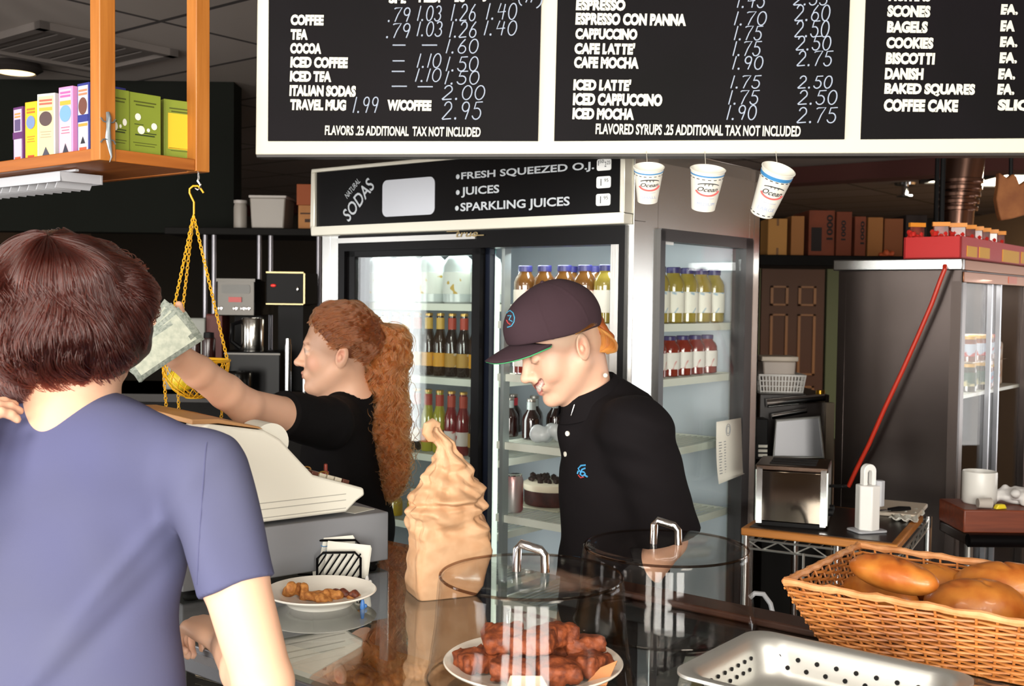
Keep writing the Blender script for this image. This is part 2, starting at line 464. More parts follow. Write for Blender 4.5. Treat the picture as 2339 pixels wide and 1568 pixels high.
# door far behind the kitchen
M_door = mat('brown_door', '#5a3320', 0.5)
M_jamb = mat('green_jamb', '#6d7558', 0.7)
dx0, dx1 = at(1738, 800, 12.9).x, at(1882, 800, 12.9).x
d = struct(MB().box(dx0, dx1, 12.93, 12.99, 0, 2.0).build('door_1', M_door))
pan = MB(); cxm = (dx0 + dx1) / 2; wv = dx1 - dx0
for x in (dx0 + wv * 0.28, dx0 + wv * 0.72):
    for z0, z1 in ((1.57, 1.8), (0.75, 1.47), (0.12, 0.62)):
        hw = wv * 0.14
        for (a, b_, c_, e_) in ((x - hw, x - hw + 0.03, z0, z1), (x + hw - 0.03, x + hw, z0, z1), (x - hw, x + hw, z0, z0 + 0.02), (x - hw, x + hw, z1 - 0.02, z1)):
            pan.box(a, b_, 12.905, 12.94, c_, e_)
pan.build('panel_moulding', mat('door_moulding', '#a8744a', 0.4), d)
struct(MB().box(dx1 + 0.02, dx1 + 0.16, 12.9, 12.99, 0, 2.12).build('trim_1', M_jamb))
struct(MB().box(dx0 - 0.14, dx0 - 0.02, 12.9, 12.99, 0, 2.12).build('trim_2', M_jamb))

# beam under the kitchen ceiling, dark green bulkhead over the coffee counter
bm_ = MB().box(-6.5, 2.6, -0.12, 0.12, 2.5, CZ - 0.001)
struct(bm_.build('trim_3', mat('beam_red_brown', '#4a1f18', 0.8), M=frame((2.11, 8.4, 0), YAW)))
struct(MB().box(-4.95, at(540, 300, 5.3).x, 5.25, 5.4, 1.9, CZ - 0.001).build('trim_4', mat('bulkhead_green', '#11130f', 0.8, spec=.1)))

# ceiling fittings
def ceiling_light(px0, px1, py, dl, label, power, col='#fff3d8'):
    a, b_ = at(px0, py, 1), at(px1, py, 1)
    P = atz((px0 + px1) / 2, py, CZ - 0.02); wd = (px1 - px0) / FPX * P.y
    t = thing('ceiling_light', label, 'ceiling light', (P.x, P.y, CZ))
    f = MB()
    for q in ((-wd / 2, wd / 2, -dl / 2, -dl / 2 + 0.03), (-wd / 2, wd / 2, dl / 2 - 0.03, dl / 2), (-wd / 2, -wd / 2 + 0.03, -dl / 2, dl / 2), (wd / 2 - 0.03, wd / 2, -dl / 2, dl / 2)):
        f.box(q[0], q[1], q[2], q[3], -0.03, -0.001)
    f.build('frame', M_alu, t)
    MB().box(-wd / 2 + 0.03, wd / 2 - 0.03, -dl / 2 + 0.03, dl / 2 - 0.03, -0.02, -0.002).build('diffuser', mat('diffuser', col, 0.5, emit=6.0), t)
    o = area('lamp_' + label.split()[0], (P.x, P.y, CZ - 0.05), (P.x, P.y, 0), wd, dl, power, lin(col)); o.parent = None
ceiling_light(2236, 2420, 412, 0.9, 'bright ceiling light panel right of the stove pipe', 110)
ceiling_light(2112, 2172, 414, 0.25, 'small lit ceiling panel seen left of the stove pipe', 8)
for i_, (x, y) in enumerate(((-1.0, .25), (1.1, -.1))):  # unseen fill panels, added to brighten the tops of things
    t = thing('ceiling_light', 'added square fill light panel, unseen, over the customer side, %s' % ('left one' if i_ == 0 else 'right one'), 'ceiling light', (x, y, CZ))
    f = MB()
    for q in ((-.3, .3, -.3, -.27), (-.3, .3, .27, .3), (-.3, -.27, -.27, .27), (.27, .3, -.27, .27)): f.box(*q, -.03, -.001)
    f.build('frame', M_alu, t); MB().box(-.27, .27, -.27, .27, -.02, -.002).build('diffuser', mat('diffuser'), t)
    area('fill_lamp', (x, y, CZ - .04), (x, y, 0), .54, .54, 28, (1, .93, .82))
# round recessed lamp, lit, at the left edge
P = atz(35, 158, CZ - 0.03)
t = thing('recessed_lamp', 'round recessed ceiling lamp glowing warm at far left', 'ceiling lamp', (P.x, P.y, CZ))
MB().lathe([(0.10, -0.002), (0.115, -0.03), (0.085, -0.05), (0.08, -0.03)], 32).build('ring', mat('lamp_ring', '#26211f', 0.5), t)
MB().lathe([(0, -0.045), (0.079, -0.045), (0.079, -0.03), (0, -0.03)], 32).build('lamp_lens', mat('lamp_lens', '#ffdca0', 0.4, emit=4.0), t)
# air vent
P = atz(165, 105, CZ)
t = thing('ceiling_vent', 'square metal air vent with slats in the dark ceiling', 'vent', (P.x, P.y, CZ), YAW)
f = MB()
for k in range(4):
    R_ = Matrix.Rotation(k * PI / 2, 4, 'Z'); s = f.mark(); f.box(-0.3, 0.3, 0.26, 0.3, -0.03, -0.001); f.xf(R_, s)
f.build('frame', mat('vent_grey', '#5d5652', 0.6), t)
f = MB()
for k in range(7): f.bar((-0.26, -0.22 + k * 0.073, -0.014), (0.26, -0.22 + k * 0.073, -0.014), 0.05, 0.004)
f.build('slats', mat('vent_grey', '#5d5652', 0.6), t)
# sprinkler
P = atz(2068, 418, CZ)
t = thing('sprinkler_head', 'small chrome sprinkler head under the kitchen ceiling', 'sprinkler', (P.x, P.y, CZ))
MB().lathe([(0.09, -0.001), (0.085, -0.02), (0.03, -0.03), (0.03, -0.09), (0.0, -0.09)], 20).build('cup', mat('chrome', '#d8d8d8', 0.12, 1.0), t)
MB().lathe([(0.0, -0.12), (0.07, -0.115), (0.07, -0.105), (0.02, -0.1), (0.02, -0.09), (0, -0.09)], 16).build('deflector', mat('chrome'), t)
# ================================================================== MENU BOARD (hung square to the camera)
MY = 2.70
M_board_white = mat('menu_frame_white', '#d9d2bf', 0.55)
M_board_black = mat('menu_black', '#0b090a', 0.6, spec=0.1, noise=(2.2, 3), col2='#110d11')
M_letter = mat('menu_letter', '#d9d7c9', 0.6)
M_chalk = mat('chalk_line', '#a9b4c6', 0.9)
def mp_(px, py, y=0.0):
    p = at(px, py, MY); return (p.x, y, p.z)
board = thing('menu_board', 'long black menu board in a cream white frame hung above the counter', 'menu board', (0, MY, 0))
def quad_prism(px, y0, y1, mb, m=0):
    return mb.prism([(mp_(*p)[0], mp_(*p)[2]) for p in px], y0, y1, 'y', m)
fr = MB()
quad_prism([(587, -70), (582, 353), (2452, 349), (2470, -70)], 0.006, 0.04, fr)
fr.build('frame', M_board_white, board, bevel=0.003)
quad_prism([(585, 353), (586, 359), (2450, 355), (2450, 349)], 0.001, 0.05, MB()).build('lower_rail', mat('board_rail', '#2a2523', 0.5), board)
for px in (640, 1500, 2380):
    q = mp_(px, -68); MB().tube([(q[0], .02, q[2] - .004), (q[0], .02, CZ - .001)], .006, 8).build('hanging_rod', mat('rod_black', '#141213', .5), board)
PANELS = [[(614, -60), (612, 322), (1229, 322), (1238, -60)], [(1275, -60), (1266, 322), (1929, 318), (1944, -60)], [(1981, -60), (1967, 318), (2420, 315), (2436, -60)]]
LT = [[('COFFEE', 664, 740, 34, 58), ('TEA', 664, 703, 67, 91), ('COCOA', 663, 734, 99, 123), ('ICED COFFEE', 663, 795, 131, 155), ('ICED TEA', 662, 757, 163, 187),
       ('ITALIAN SODAS', 661, 813, 196, 220), ('TRAVEL MUG', 663, 791, 228, 252), ('W/COFFEE', 885, 986, 229, 253), ('FLAVORS .25 ADDITIONAL  TAX NOT INCLUDED', 742, 1098, 291, 309),
       ('SM.', 888, 928, -14, 8), ('MED.', 956, 1006, -16, 6), ('LG', 1038, 1062, -18, 5), ('JUMBO', 1102, 1182, -18, 4)],
      [('ESPRESSO', 1315, 1429, -1, 24), ('ESPRESSO CON PANNA', 1314, 1567, 32, 57), ('CAPPUCCINO', 1314, 1456, 66, 90), ("CAFE LATTE'", 1312, 1451, 99, 124), ('CAFE MOCHA', 1311, 1459, 131, 156),
       ("ICED LATTE'", 1309, 1442, 182, 207), ('ICED CAPPUCCINO', 1308, 1513, 215, 241), ('ICED MOCHA', 1307, 1448, 248, 273), ('FLAVORED SYRUPS .25 ADDITIONAL TAX NOT INCLUDED', 1360, 1829, 288, 307)],
      [('MUFFINS', 2029, 2126, -22, 3), ('SCONES', 2026, 2125, 13, 39), ('BAGELS', 2025, 2119, 49, 75), ('COOKIES', 2024, 2132, 86, 111), ('BISCOTTI', 2022, 2136, 121, 147), ('DANISH', 2020, 2110, 156, 182),
       ('BAKED SQUARES', 2019, 2227, 192, 219), ('COFFEE CAKE', 2018, 2189, 228, 255), ('EA.', 2285, 2325, 10, 34), ('EA', 2284, 2318, 47, 72), ('EA.', 2283, 2324, 84, 108), ('EA.', 2282, 2323, 120, 145),
       ('EA.', 2279, 2319, 157, 182), ('EA.', 2277, 2317, 192, 217), ('SLICE', 2278, 2370, 228, 253)]]
CT = [[('.79', 886, 935, 18, 50), ('1.03', 953, 1006, 14, 48), ('1.26', 1030, 1085, 10, 48), ('1.40', 1110, 1178, 8, 45), ('.79', 882, 935, 54, 87), ('1.03', 952, 1008, 50, 83), ('1.26', 1026, 1087, 50, 86),
       ('1.40', 1105, 1178, 48, 81), ('-', 895, 923, 103, 104), ('-', 962, 995, 103, 104), ('1.60', 1018, 1090, 90, 122), ('-', 895, 921, 139, 140), ('1.10', 952, 1005, 123, 155), ('1.50', 1018, 1090, 130, 163),
       ('-', 893, 921, 163, 164), ('1.10', 948, 1005, 157, 187), ('1.50', 1015, 1092, 163, 193), ('-', 893, 926, 197, 198), ('-', 952, 985, 198, 199), ('2.00', 1010, 1105, 196, 228), ('2.95', 1010, 1098, 233, 273), ('1.99', 806, 862, 222, 258),
       ('(', 1180, 1192, -20, 14), ('1', 1200, 1206, -14, 6), ('1', 1212, 1216, -14, 6), (')', 1224, 1238, -20, 20)],
      [('1.45', 1683, 1745, -15, 18), ('1.70', 1676, 1748, 27, 58), ('1.75', 1676, 1738, 60, 92), ('1.75', 1673, 1735, 95, 128), ('1.90', 1672, 1740, 129, 159), ('1.75', 1668, 1734, 173, 202), ('1.75', 1663, 1730, 207, 239), ('1.90', 1659, 1725, 241, 274),
       ('2.55', 1812, 1888, -15, 12), ('2.60', 1815, 1893, 12, 48), ('2.50', 1815, 1891, 48, 85), ('2.50', 1818, 1895, 83, 115), ('2.75', 1820, 1898, 117, 151), ('2.50', 1822, 1898, 174, 202), ('2.50', 1822, 1909, 207, 239), ('2.75', 1820, 1908, 246, 281)], []]
def arc(cx, cy, rx, ry, a0, a1, n=12):
    return [(cx + rx * math.cos(math.radians(a0 + (a1 - a0) * i / n)), cy + ry * math.sin(math.radians(a0 + (a1 - a0) * i / n))) for i in range(n + 1)]
# handwriting: strokes in a unit box (x right, y up)
DG = {'0': (0.75, [arc(.36, .5, .34, .5, 80, 440, 18)]), '1': (0.28, [[(.2, 1), (.06, 0)]]), '2': (0.75, [arc(.36, .72, .28, .28, 170, -25, 9) + [(.0, .02), (.04, 0), (.7, .04)]]),
      '3': (0.72, [arc(.32, .74, .28, .26, 150, -80, 9) + arc(.32, .26, .33, .27, 75, -160, 10)]), '4': (0.78, [[(.22, 1), (.05, .45), (.72, .5)], [(.6, .95), (.5, 0)]]),
      '5': (0.75, [[(.72, 1), (.2, .97), (.12, .58)] + arc(.33, .32, .33, .32, 110, -160, 12)]), '6': (0.72, [[(.5, 1), (.2, .65), (.05, .3)] + arc(.34, .27, .3, .27, 175, 520, 14)]),
      '7': (0.72, [[(.0, .9), (.1, .97), (.7, 1), (.4, .5), (.22, 0)]]), '9': (0.72, [arc(.34, .72, .27, .27, 10, 370, 14) + [(.58, .5), (.42, 0)]]), '.': (0.3, [arc(.1, .05, .045, .045, 0, 360, 6)]),
      '-': (1.0, [[(0, .5), (1, .5)]]), '(': (0.4, [arc(.5, .5, .4, .5, 110, 250, 8)]), ')': (0.4, [arc(-.1, .5, .4, .5, 70, -70, 8)])}
for q, poly in enumerate(PANELS):
    p = quad_prism(poly, 0.0, 0.006, MB()).build('menu_panel', M_board_black, board)
    for s, x0, x1, y0, y1 in LT[q]:
        a, c = mp_(x0, y1), mp_(x1, y0)
        MB().text(s, a[0], c[0], a[2], c[2], y=-0.0005, bold=0.03 if y1 > 285 else 0.065, shear=0.06).build('menu_text', M_letter, p, smooth=0, recalc=False)
    if CT[q]:
        for s, x0, x1, y0, y1 in CT[q]:
            b = MB()
            tot = sum(DG[c][0] for c in s) + 0.18 * (len(s) - 1); k = (x1 - x0) / (tot - 0.05); x = 0
            for c in s:
                for st in DG[c][1]:
                    pts = [mp_(x0 + (x + u) * k + (v - .5) * 5 + 2, y1 - v * (y1 - y0), -0.0015) for u, v in st]
                    b.tube(pts, 0.0016, 5, flat=1.0)
                x += DG[c][0] + 0.18
            b.build('chalk_price', M_chalk, p)

# ================================================================== THE GLASS-DOOR FRIDGE
FK = Vector((0.322, 2.93, 0)); FM = frame(FK, YAW); FMI = FM.inverted()
FX = (FM.to_3x3() @ Vector((1, 0, 0))); FYv = (FM.to_3x3() @ Vector((0, 1, 0)))
FWD, FDP, FHT = 1.235, 0.75, 2.02
def fp(px, py, y=0.0):      # pixel -> fridge front plane (local x, z)
    q = FMI @ onplane(px, py, FM @ Vector((0, y, 0)), FYv); return q.x, q.z
def fs(px, py, x=0.0):      # pixel -> fridge right side plane (local y, z)
    q = FMI @ onplane(px, py, FM @ Vector((x, 0, 0)), FX); return q.y, q.z
M_st = steel('brushed_steel', '#c9c8c4', 0.26)
M_stx = steel('brushed_steel_flat', '#c9c8c4', 0.3, axis=0)
M_blk = mat('black_gloss', '#080708', 0.3, spec=0.12)
M_blkm = mat('black_matt', '#0d0c0d', 0.6, spec=.2)
M_liner = mat('fridge_liner', '#c3cdd6', 0.45)
M_trim = mat('pale_trim', '#dfe4d8', 0.35)
M_fg = glass('fridge_glass', (0.97, 0.985, 0.98), 0.015, refl=0.9)
fridge = thing('display_fridge', 'tall stainless glass-door drinks fridge with black sodas sign', 'fridge', FK, YAW)
sy0, sz1 = fs(1503, 526); sy1, _ = fs(1712, 560)        # side window opening
_, szt = fs(1600, 536)
szb = 0.55
SW0, SW1 = sy0, sy1
xl = -FWD; T = 0.04
hz0 = fp(1436, 488)[1]; hz1 = fp(1100, 370)[1]
# shell: back, top, bottom, left side with liner, front posts, right side around its window
b = MB()
b.box(xl, 0, FDP - T, FDP, 0.08, FHT); b.box(xl, 0, 0, FDP, FHT - T, FHT); b.box(xl, 0, 0, FDP, 0.08, 0.14)
b.box(xl, xl + T, 0, FDP, 0.08, FHT)
b.box(-T, 0, 0, SW0, 0.08, FHT); b.box(-T, 0, SW1, FDP, 0.08, FHT); b.box(-T, 0, SW0, SW1, szt, FHT); b.box(-T, 0, SW0, SW1, 0.08, szb)
b.box(-0.075, -T, 0.0, 0.05, 0.1, FHT); b.box(xl + T, fp(777, 900)[0], 0.0, 0.05, 0.1, FHT)
b.box(xl, 0, 0.0, 0.06, hz0 - 0.02, FHT)
b.build('cabinet_shell', M_st, fridge, bevel=0.002)
b = MB()
b.box(xl + T, -T, FDP - T - 0.01, FDP - T, 0.14, FHT - T); b.box(xl + T, xl + T + 0.01, 0.06, FDP - T, 0.14, FHT - T); b.box(xl + T, -T, 0.06, FDP - T, hz0 + 0.02, hz0 + 0.03); b.box(xl + T, -T, 0.06, FDP - T, 0.14, 0.15)
b.build('liner', M_liner, fridge)
for x in (xl + 0.06, -0.06):
    for y in (0.08, FDP - 0.08): MB().lathe([(0.025, 0), (0.025, 0.03), (0.015, 0.035), (0.015, 0.085)], 14, (x, y, 0)).build('foot', M_blkm, fridge)
# sign header
x0s, x1s = xl + 0.012, fp(1436, 430)[0]
zb, zt = hz0, FHT - 0.005
sg = MB().box(x0s, x1s, -0.035, 0.0, zb, zt).build('sign_header', M_blk, fridge)
b = MB(); b.box(xl - 0.005, -0.005, -0.045, 0.0, zb - 0.03, zb); b.box(xl - 0.005, x0s, -0.045, 0, zb, zt); b.box(x1s, -0.005, -0.045, 0, zb, zt); b.box(xl - 0.005, -0.005, -0.045, 0, zt, zt + 0.012)
b.build('sign_trim', mat('cream_trim', '#d9d6c8', 0.3, 0.3), fridge, bevel=0.003)
MS = M_letter_grey = mat('sign_letter', '#b4bac0', 0.5)
def sgt(s, pa, pb, **k):     # text box from its lower left and upper right pixel on the sign
    a = fp(*pa, -0.035); c = fp(*pb, -0.035); MB().text(s, a[0], c[0], a[1], c[1], y=-0.0355, bold=0.022, **k).build('sign_text', MS, sg, smooth=0, recalc=False)
sgt('FRESH SQUEEZED O.J.', (1054, 415), (1358, 369)); sgt('JUICES', (1054, 452), (1141, 422)); sgt('SPARKLING JUICES', (1052, 489), (1302, 449))
for q in ((1046, 404), (1046, 440), (1044, 476)):
    a = fp(*q, -0.035); MB().ball((a[0], -0.036, a[1]), (0.0075, 0.001, 0.0075), 12).build('bullet_dot', MS, sg)
def slant(s, pa, pb, h, bold):
    a = fp(*pa, -0.035); c = fp(*pb, -0.035); dx, dz = c[0] - a[0], c[1] - a[1]; L_ = math.hypot(dx, dz); an = math.atan2(dz, dx)
    Mx = Matrix.Translation((a[0], -0.0355, a[1])) @ Matrix.Rotation(-an, 4, 'Y')
    MB().text(s, 0, L_, 0, h, bold=bold, M=Mx).build('sign_text', MS, sg, smooth=0, recalc=False)
slant('SODAS', (797, 509), (857, 428), 0.047, 0.012); slant('NATURAL', (794, 455), (824, 416), 0.02, 0.0)
def rrect(x0, x1, z0, z1, r, n=6):
    return [(cx + r * math.cos(a0 + PI / 2 * i / n), cz + r * math.sin(a0 + PI / 2 * i / n)) for cx, cz, a0 in ((x1 - r, z1 - r, 0), (x0 + r, z1 - r, PI / 2), (x0 + r, z0 + r, PI), (x1 - r, z0 + r, 1.5 * PI)) for i in range(n + 1)]
a = fp(874, 502, -0.035); c = fp(994, 397, -0.035)
MB().prism(rrect(a[0], c[0], a[1] + 0.008, c[1] - 0.008, 0.02), -0.037, -0.035, 'y').build('blank_panel', mat('blank_white', '#b9bdc6', 0.5), sg)
for i, (q, tx) in enumerate((((1364, 391, 1397, 362), '2'), ((1363, 431, 1396, 402), '1'), ((1362, 471, 1395, 442), '1'))):
    a = fp(q[0], q[1], -0.035); c = fp(q[2], q[3], -0.035)
    tg = MB().prism(rrect(a[0], c[0], a[1], c[1], 0.006), -0.037, -0.035, 'y').build('price_tag', mat('tag_white', '#e4e6e6', 0.5), sg)
    b = MB(); w_ = c[0] - a[0]; h_ = c[1] - a[1]
    for s, u0, u1, v0, v1 in ((('1', .3, .36, .2, .8), ('95', .55, .85, .5, .8)) if i else (('1', .1, .15, .45, .9), ('50', .2, .5, .65, .95), ('2', .55, .68, .3, .75), ('25', .72, .95, .5, .8))):
        b.text(s, a[0] + w_ * u0, a[0] + w_ * u1, a[1] + h_ * v0, a[1] + h_ * v1, y=-0.0372)
    b.build('handwriting', mat('pen_ink', '#30343a', 0.8), tg, smooth=0, recalc=False)
# door surround, sliding doors
fx = lambda px, y=0.0: fp(px, 800, y)[0]
gz_t = fp(930, 572, 0.02)[1]; gz_b = 0.3
x_a, x_b, x_c, x_d = fx(777), fx(1094), fx(1415), fx(1429)
b = MB()
b.box(x_a, x_d, -0.012, 0.06, gz_t + 0.0, zb - 0.031); b.box(x_a, x_a + 0.03, -0.012, 0.06, 0.14, gz_t); b.box(x_c, x_d, -0.012, 0.06, 0.14, gz_t); b.box(x_a, x_d, -0.012, 0.06, 0.14, gz_b)
b.build('door_surround', M_blk, fridge)
b = MB().box(x_a, fx(1090), -0.016, -0.01, fp(900, 560)[1] + 0.01, fp(900, 541)[1]); b.build('header_strip', M_stx, fridge)
b = MB()
a = fp(1042, 541, -0.016); c = fp(1092, 528, -0.016); b.text('true', a[0], c[0], a[1] - 0.002, c[1], y=-0.017, shear=0.25)
l0, l1 = fp(1021, 531, -0.016), fp(1050, 530, -0.016); b.box(l0[0], l1[0], -0.018, -0.0165, l1[1] + 0.001, l1[1] + 0.004)
l0, l1 = fp(1070, 539, -0.016), fp(1106, 537, -0.016); b.box(l0[0], l1[0], -0.018, -0.0165, l0[1] - 0.001, l0[1] + 0.002)
b.build('badge', mat('badge_gold', '#9a8862', 0.35, 0.8), fridge)
def slide_door(name, xa, xb, y, ms):
    w0 = 0.032
    f = MB(); f.box(xa, xa + w0 * 1.2, y, y + 0.022, gz_b, gz_t); f.box(xb - w0, xb, y, y + 0.022, gz_b, gz_t)
    f.box(xa, xb, y, y + 0.022, gz_t - 0.02, gz_t); f.box(xa, xb, y, y + 0.022, gz_b, gz_b + 0.05)
    f = f.build(name, ms, fridge, bevel=0.002)
    MB().box(xa + w0 * 1.2, xb - w0, y + 0.008, y + 0.013, gz_b + 0.05, gz_t - 0.02).build('glass_pane', M_fg, f)
    return f
slide_door('sliding_door', x_a + 0.03, x_b, 0.0, M_blk)
slide_door('sliding_door', x_a + 0.045, x_b + 0.012, 0.032, mat('door_navy', '#1d2230', 0.3))      # the right-hand door slid open behind the left one
# lit vertical lamp at the opening's left edge, and shelf standards
lx = fx(1126, 0.09)
MB().tube([(lx, 0.09, 0.35), (lx, 0.09, gz_t - 0.03)], 0.019, 16).build('lamp_tube', mat('lamp_tube', '#dff0e2', 0.4, emit=0.9), fridge)
b = MB()
for px in (1100, 1152): b.box(fx(px, 0.08) - 0.006, fx(px, 0.08) + 0.006, 0.07, 0.10, 0.16, gz_t + 0.02)
for y in (0.12, FDP - 0.07): b.box(-T - 0.022, -T - 0.004, y, y + 0.018, 0.16, gz_t)
b.build('shelf_standard', mat('standard_grey', '#9aa3a2', 0.4, 0.5), fridge)
SHL = [1.585, 1.35, 1.10, 0.87]; SHR = [1.535, 1.375, 1.168, 0.945]
xm = fx(1146, 0.1)
for zs, xa, xb in ((SHL, xl + T + 0.012, xm - 0.03), (SHR, xm, -T - 0.006)):
    for z in zs:
        y1 = FDP - 0.06 if z > 1.2 or zs is SHL else FDP - 0.10
        s = MB()
        n = int((xb - xa) / 0.022)
        for i in range(n + 1): x = xa + 0.004 + (xb - xa - 0.008) * i / n; s.bar((x, 0.09, z - 0.004), (x, y1, z - 0.004), 0.004, 0.004)
        s.box(xa, xb, 0.08, 0.09, z - 0.022, z + 0.0); s.box(xa, xb, y1, y1 + 0.008, z - 0.02, z); s.box(xa, xa + 0.008, 0.09, y1, z - 0.016, z - 0.004); s.box(xb - 0.008, xb, 0.09, y1, z - 0.022, z)
        s.build('wire_shelf', M_trim, fridge)
# side window: dark frame, glass, mullionless
b = MB()
for (p, q, z0, z1) in ((SW0 - 0.004, SW0 + 0.022, szb, szt), (SW1 - 0.045, SW1 + 0.004, szb, szt), (SW0, SW1, szt - 0.03, szt + 0.004), (SW0, SW1, szb, szb + 0.04)):
    b.box(-0.035, 0.012, p, q, z0, z1)
sw = b.build('side_window_frame', mat('frame_dark', '#181314', 0.35), fridge)
MB().box(-0.012, -0.006, SW0 + 0.022, SW1 - 0.045, szb + 0.04, szt - 0.03).build('side_glass', M_fg, sw)
a = fs(1514, 558); c = fs(1541, 548)
MB().box(-0.005, -0.003, a[0], c[0], a[1], c[1]).build('sticker', mat('tag_white'), sw)
# paper list taped on the side window
t = thing('paper_list', 'white paper list with a crest taped on the fridge side', 'paper', FM @ Vector((0.013, 0, 0)), YAW)
a = fs(1636, 1106, 0.02); c = fs(1696, 955, 0.02); b = MB(); n = 12
for i in range(n + 1):
    u = i / n; z = c[1] + (a[1] - c[1]) * u; off = 0.004 + 0.012 * u ** 3
    b.v += [(off, a[0], z), (off + 0.004 * math.sin(u * 3), c[0] - 0.004 + (0.008 if i == n else 0), z + (0.012 if i == n else 0))]
    if i: k = 2 * i; b.f.append((k - 2, k - 1, k + 1, k)); b.m.append(0)
o = b.build('sheet', mat('paper_white', '#dddbd0', 0.7), t)
sf = o.modifiers.new('solid', 'SOLIDIFY'); sf.thickness = 0.0006
b = MB(); yc = (a[0] + c[0]) / 2 - 0.01; hw = (c[0] - a[0])
for r in (0.012, 0.018): b.tube([(0.0062, yc + r * 0.8 * math.cos(k * PI / 10), c[1] - 0.03 + r * math.sin(k * PI / 10)) for k in range(20)], 0.0009, 4, closed=True)
rr = random.Random(5)
for k in range(14):
    z = c[1] - 0.065 - k * 0.0085
    for y0, y1 in ((a[0] + 0.012, a[0] + 0.012 + rr.uniform(.012, .02)), (a[0] + 0.045, a[0] + 0.045 + rr.uniform(.008, .012))): b.box(0.0065 + 0.00042 * k, 0.0072 + 0.00042 * k, y0, y1, z, z + 0.0022)
b.build('print', mat('print_grey', '#8d9298', 0.8), t)
# light inside the fridge
for x, y, z, e in ((xl + 0.35, 0.14, 1.75, 1.7), (-0.32, 0.14, 1.75, 1.9)):
    o = area('fridge_light', FM @ Vector((x, y, z)), FM @ Vector((x, y + 0.25, 0.6)), 0.5, 0.05, e, (0.93, 1.0, 0.97))
o = area('fridge_light', FM @ Vector((lx + 0.02, 0.12, 1.2)), FM @ Vector((lx + 0.5, 0.5, 1.15)), 0.04, 1.2, 1.6, (0.93, 1.0, 0.97))

# ---- bottles (each one a thing)
def bottle(name, label, cat, prof, mats, liquid=None, lab=None, cap=None, group=None, n=20):
    """prof: outer profile; liquid: (z0, z1, inset); lab: (z0, z1, r, material); cap: (z0, z1, r, material)"""
    t = thing(name, label, cat, (0, 0, -5), 0, group)
    MB().lathe(prof, n).build('bottle_body', mats, t)
    if lab:
        for z0, z1, r, m in lab: MB().lathe([(r - 0.0015, z0), (r, z0 + 0.0005), (r, z1 - 0.0005), (r - 0.0015, z1)], n).build('paper_label', m, t)
    if cap: MB().lathe([(cap[2], cap[0]), (cap[2], cap[1] - 0.002), (cap[2] - 0.002, cap[1]), (0, cap[1])], 16).build('bottle_cap', cap[3], t)
    return t
def label_mat(name, base, blots, scale=26):
    m = mat(name, base, 0.55, noise=(scale, 1.0), col2=blots, thr=(0.60, 0.64)); return m
M_cap = mat('cap_violet', '#2a2a66', 0.4)
juice_p = [(0, 0), (0.031, 0), (0.0345, 0.004), (0.0345, 0.105), (0.034, 0.118), (0.029, 0.132), (0.021, 0.143), (0.019, 0.150), (0.019, 0.160)]
def M_liq(n, c, r=0.12): return mat(n, c, r, spec=0.6, coat=0.6)
BT = {}
BT['yellow'] = bottle('juice_bottle', 'x', 'juice bottle', juice_p, M_liq('juice_yellow', '#97873a'), lab=[(0.03, 0.095, 0.0357, label_mat('label_lemon', '#eeece0', '#7fa9c4'))], cap=(0.150, 0.168, 0.0215, M_cap))
BT['amber'] = bottle('juice_bottle', 'x', 'juice bottle', juice_p, M_liq('juice_amber', '#6b4822'), lab=[(0.03, 0.095, 0.0357, label_mat('label_apple', '#e6dfd2', '#b9736a'))], cap=(0.150, 0.168, 0.0215, M_cap))
BT['red'] = bottle('juice_bottle', 'x', 'juice bottle', [(r * 0.94, z * 0.72) for r, z in juice_p], M_liq('juice_red', '#7a1c14'), lab=[(0.022, 0.072, 0.0337, label_mat('label_berry', '#e9e6e0', '#cf5a5a'))], cap=(0.108, 0.121, 0.0195, M_cap))
long_p = [(0, 0), (0.021, 0), (0.0235, 0.004), (0.0235, 0.10), (0.0222, 0.118), (0.0145, 0.145), (0.0115, 0.165), (0.0115, 0.196)]
def soda(n, c, lc, lb, nc='#b3402f'):
    return bottle('soda_bottle', 'x', 'soda bottle', long_p, M_liq(n, c), lab=[(0.03, 0.075, 0.0242, label_mat(n + '_label', lc, lb, 34)), (0.150, 0.188, 0.0136, mat(n + '_neck', nc, 0.5))], cap=(0.194, 0.203, 0.0132, mat(n + '_cap', '#c9a25a', 0.35, 0.6)))
BT['lime'] = soda('soda_lime', '#a9a534', '#d8722c', '#1a2430')
BT['cherry'] = soda('soda_cherry', '#7d1020', '#e0d6d0', '#b03030')
BT['cola'] = soda('soda_cola', '#171012', '#b78e3a', '#dfd8c2')
BT['beer'] = soda('soda_amber', '#2a1c12', '#e0a22a', '#a8a4b0', '#d8b050')
small_p = [(0, 0), (0.026, 0), (0.029, 0.003), (0.029, 0.058), (0.026, 0.07), (0.014, 0.088), (0.013, 0.118)]
BT['dark'] = bottle('small_bottle', 'x', 'soda bottle', small_p, M_liq('soda_dark', '#1f0e0c'), lab=[(0.09, 0.115, 0.0142, mat('neck_clear', '#8f9694', 0.2))], cap=(0.116, 0.124, 0.015, mat('crown_grey', '#9a958e', 0.3, 0.7)))
BT['redneck'] = bottle('small_bottle', 'x', 'soda bottle', small_p, mat('soda_dark'), lab=[(0.086, 0.112, 0.0145, mat('neck_red', '#b8323c', 0.5))], cap=(0.116, 0.124, 0.015, mat('crown_grey')))
jug_p = [(0, 0), (0.045, 0), (0.05, 0.005), (0.05, 0.12), (0.044, 0.14), (0.03, 0.152), (0.028, 0.16)]
BT['jug'] = bottle('milk_jug', 'x', 'jug', jug_p, mat('jug_clear', '#c9d2d2', 0.2), lab=[(0.03, 0.1, 0.0512, label_mat('jug_label', '#dfe3dd', '#c2a34a', 30))], cap=(0.158, 0.176, 0.031, mat('jug_cap', '#5f8f8c', 0.4)))
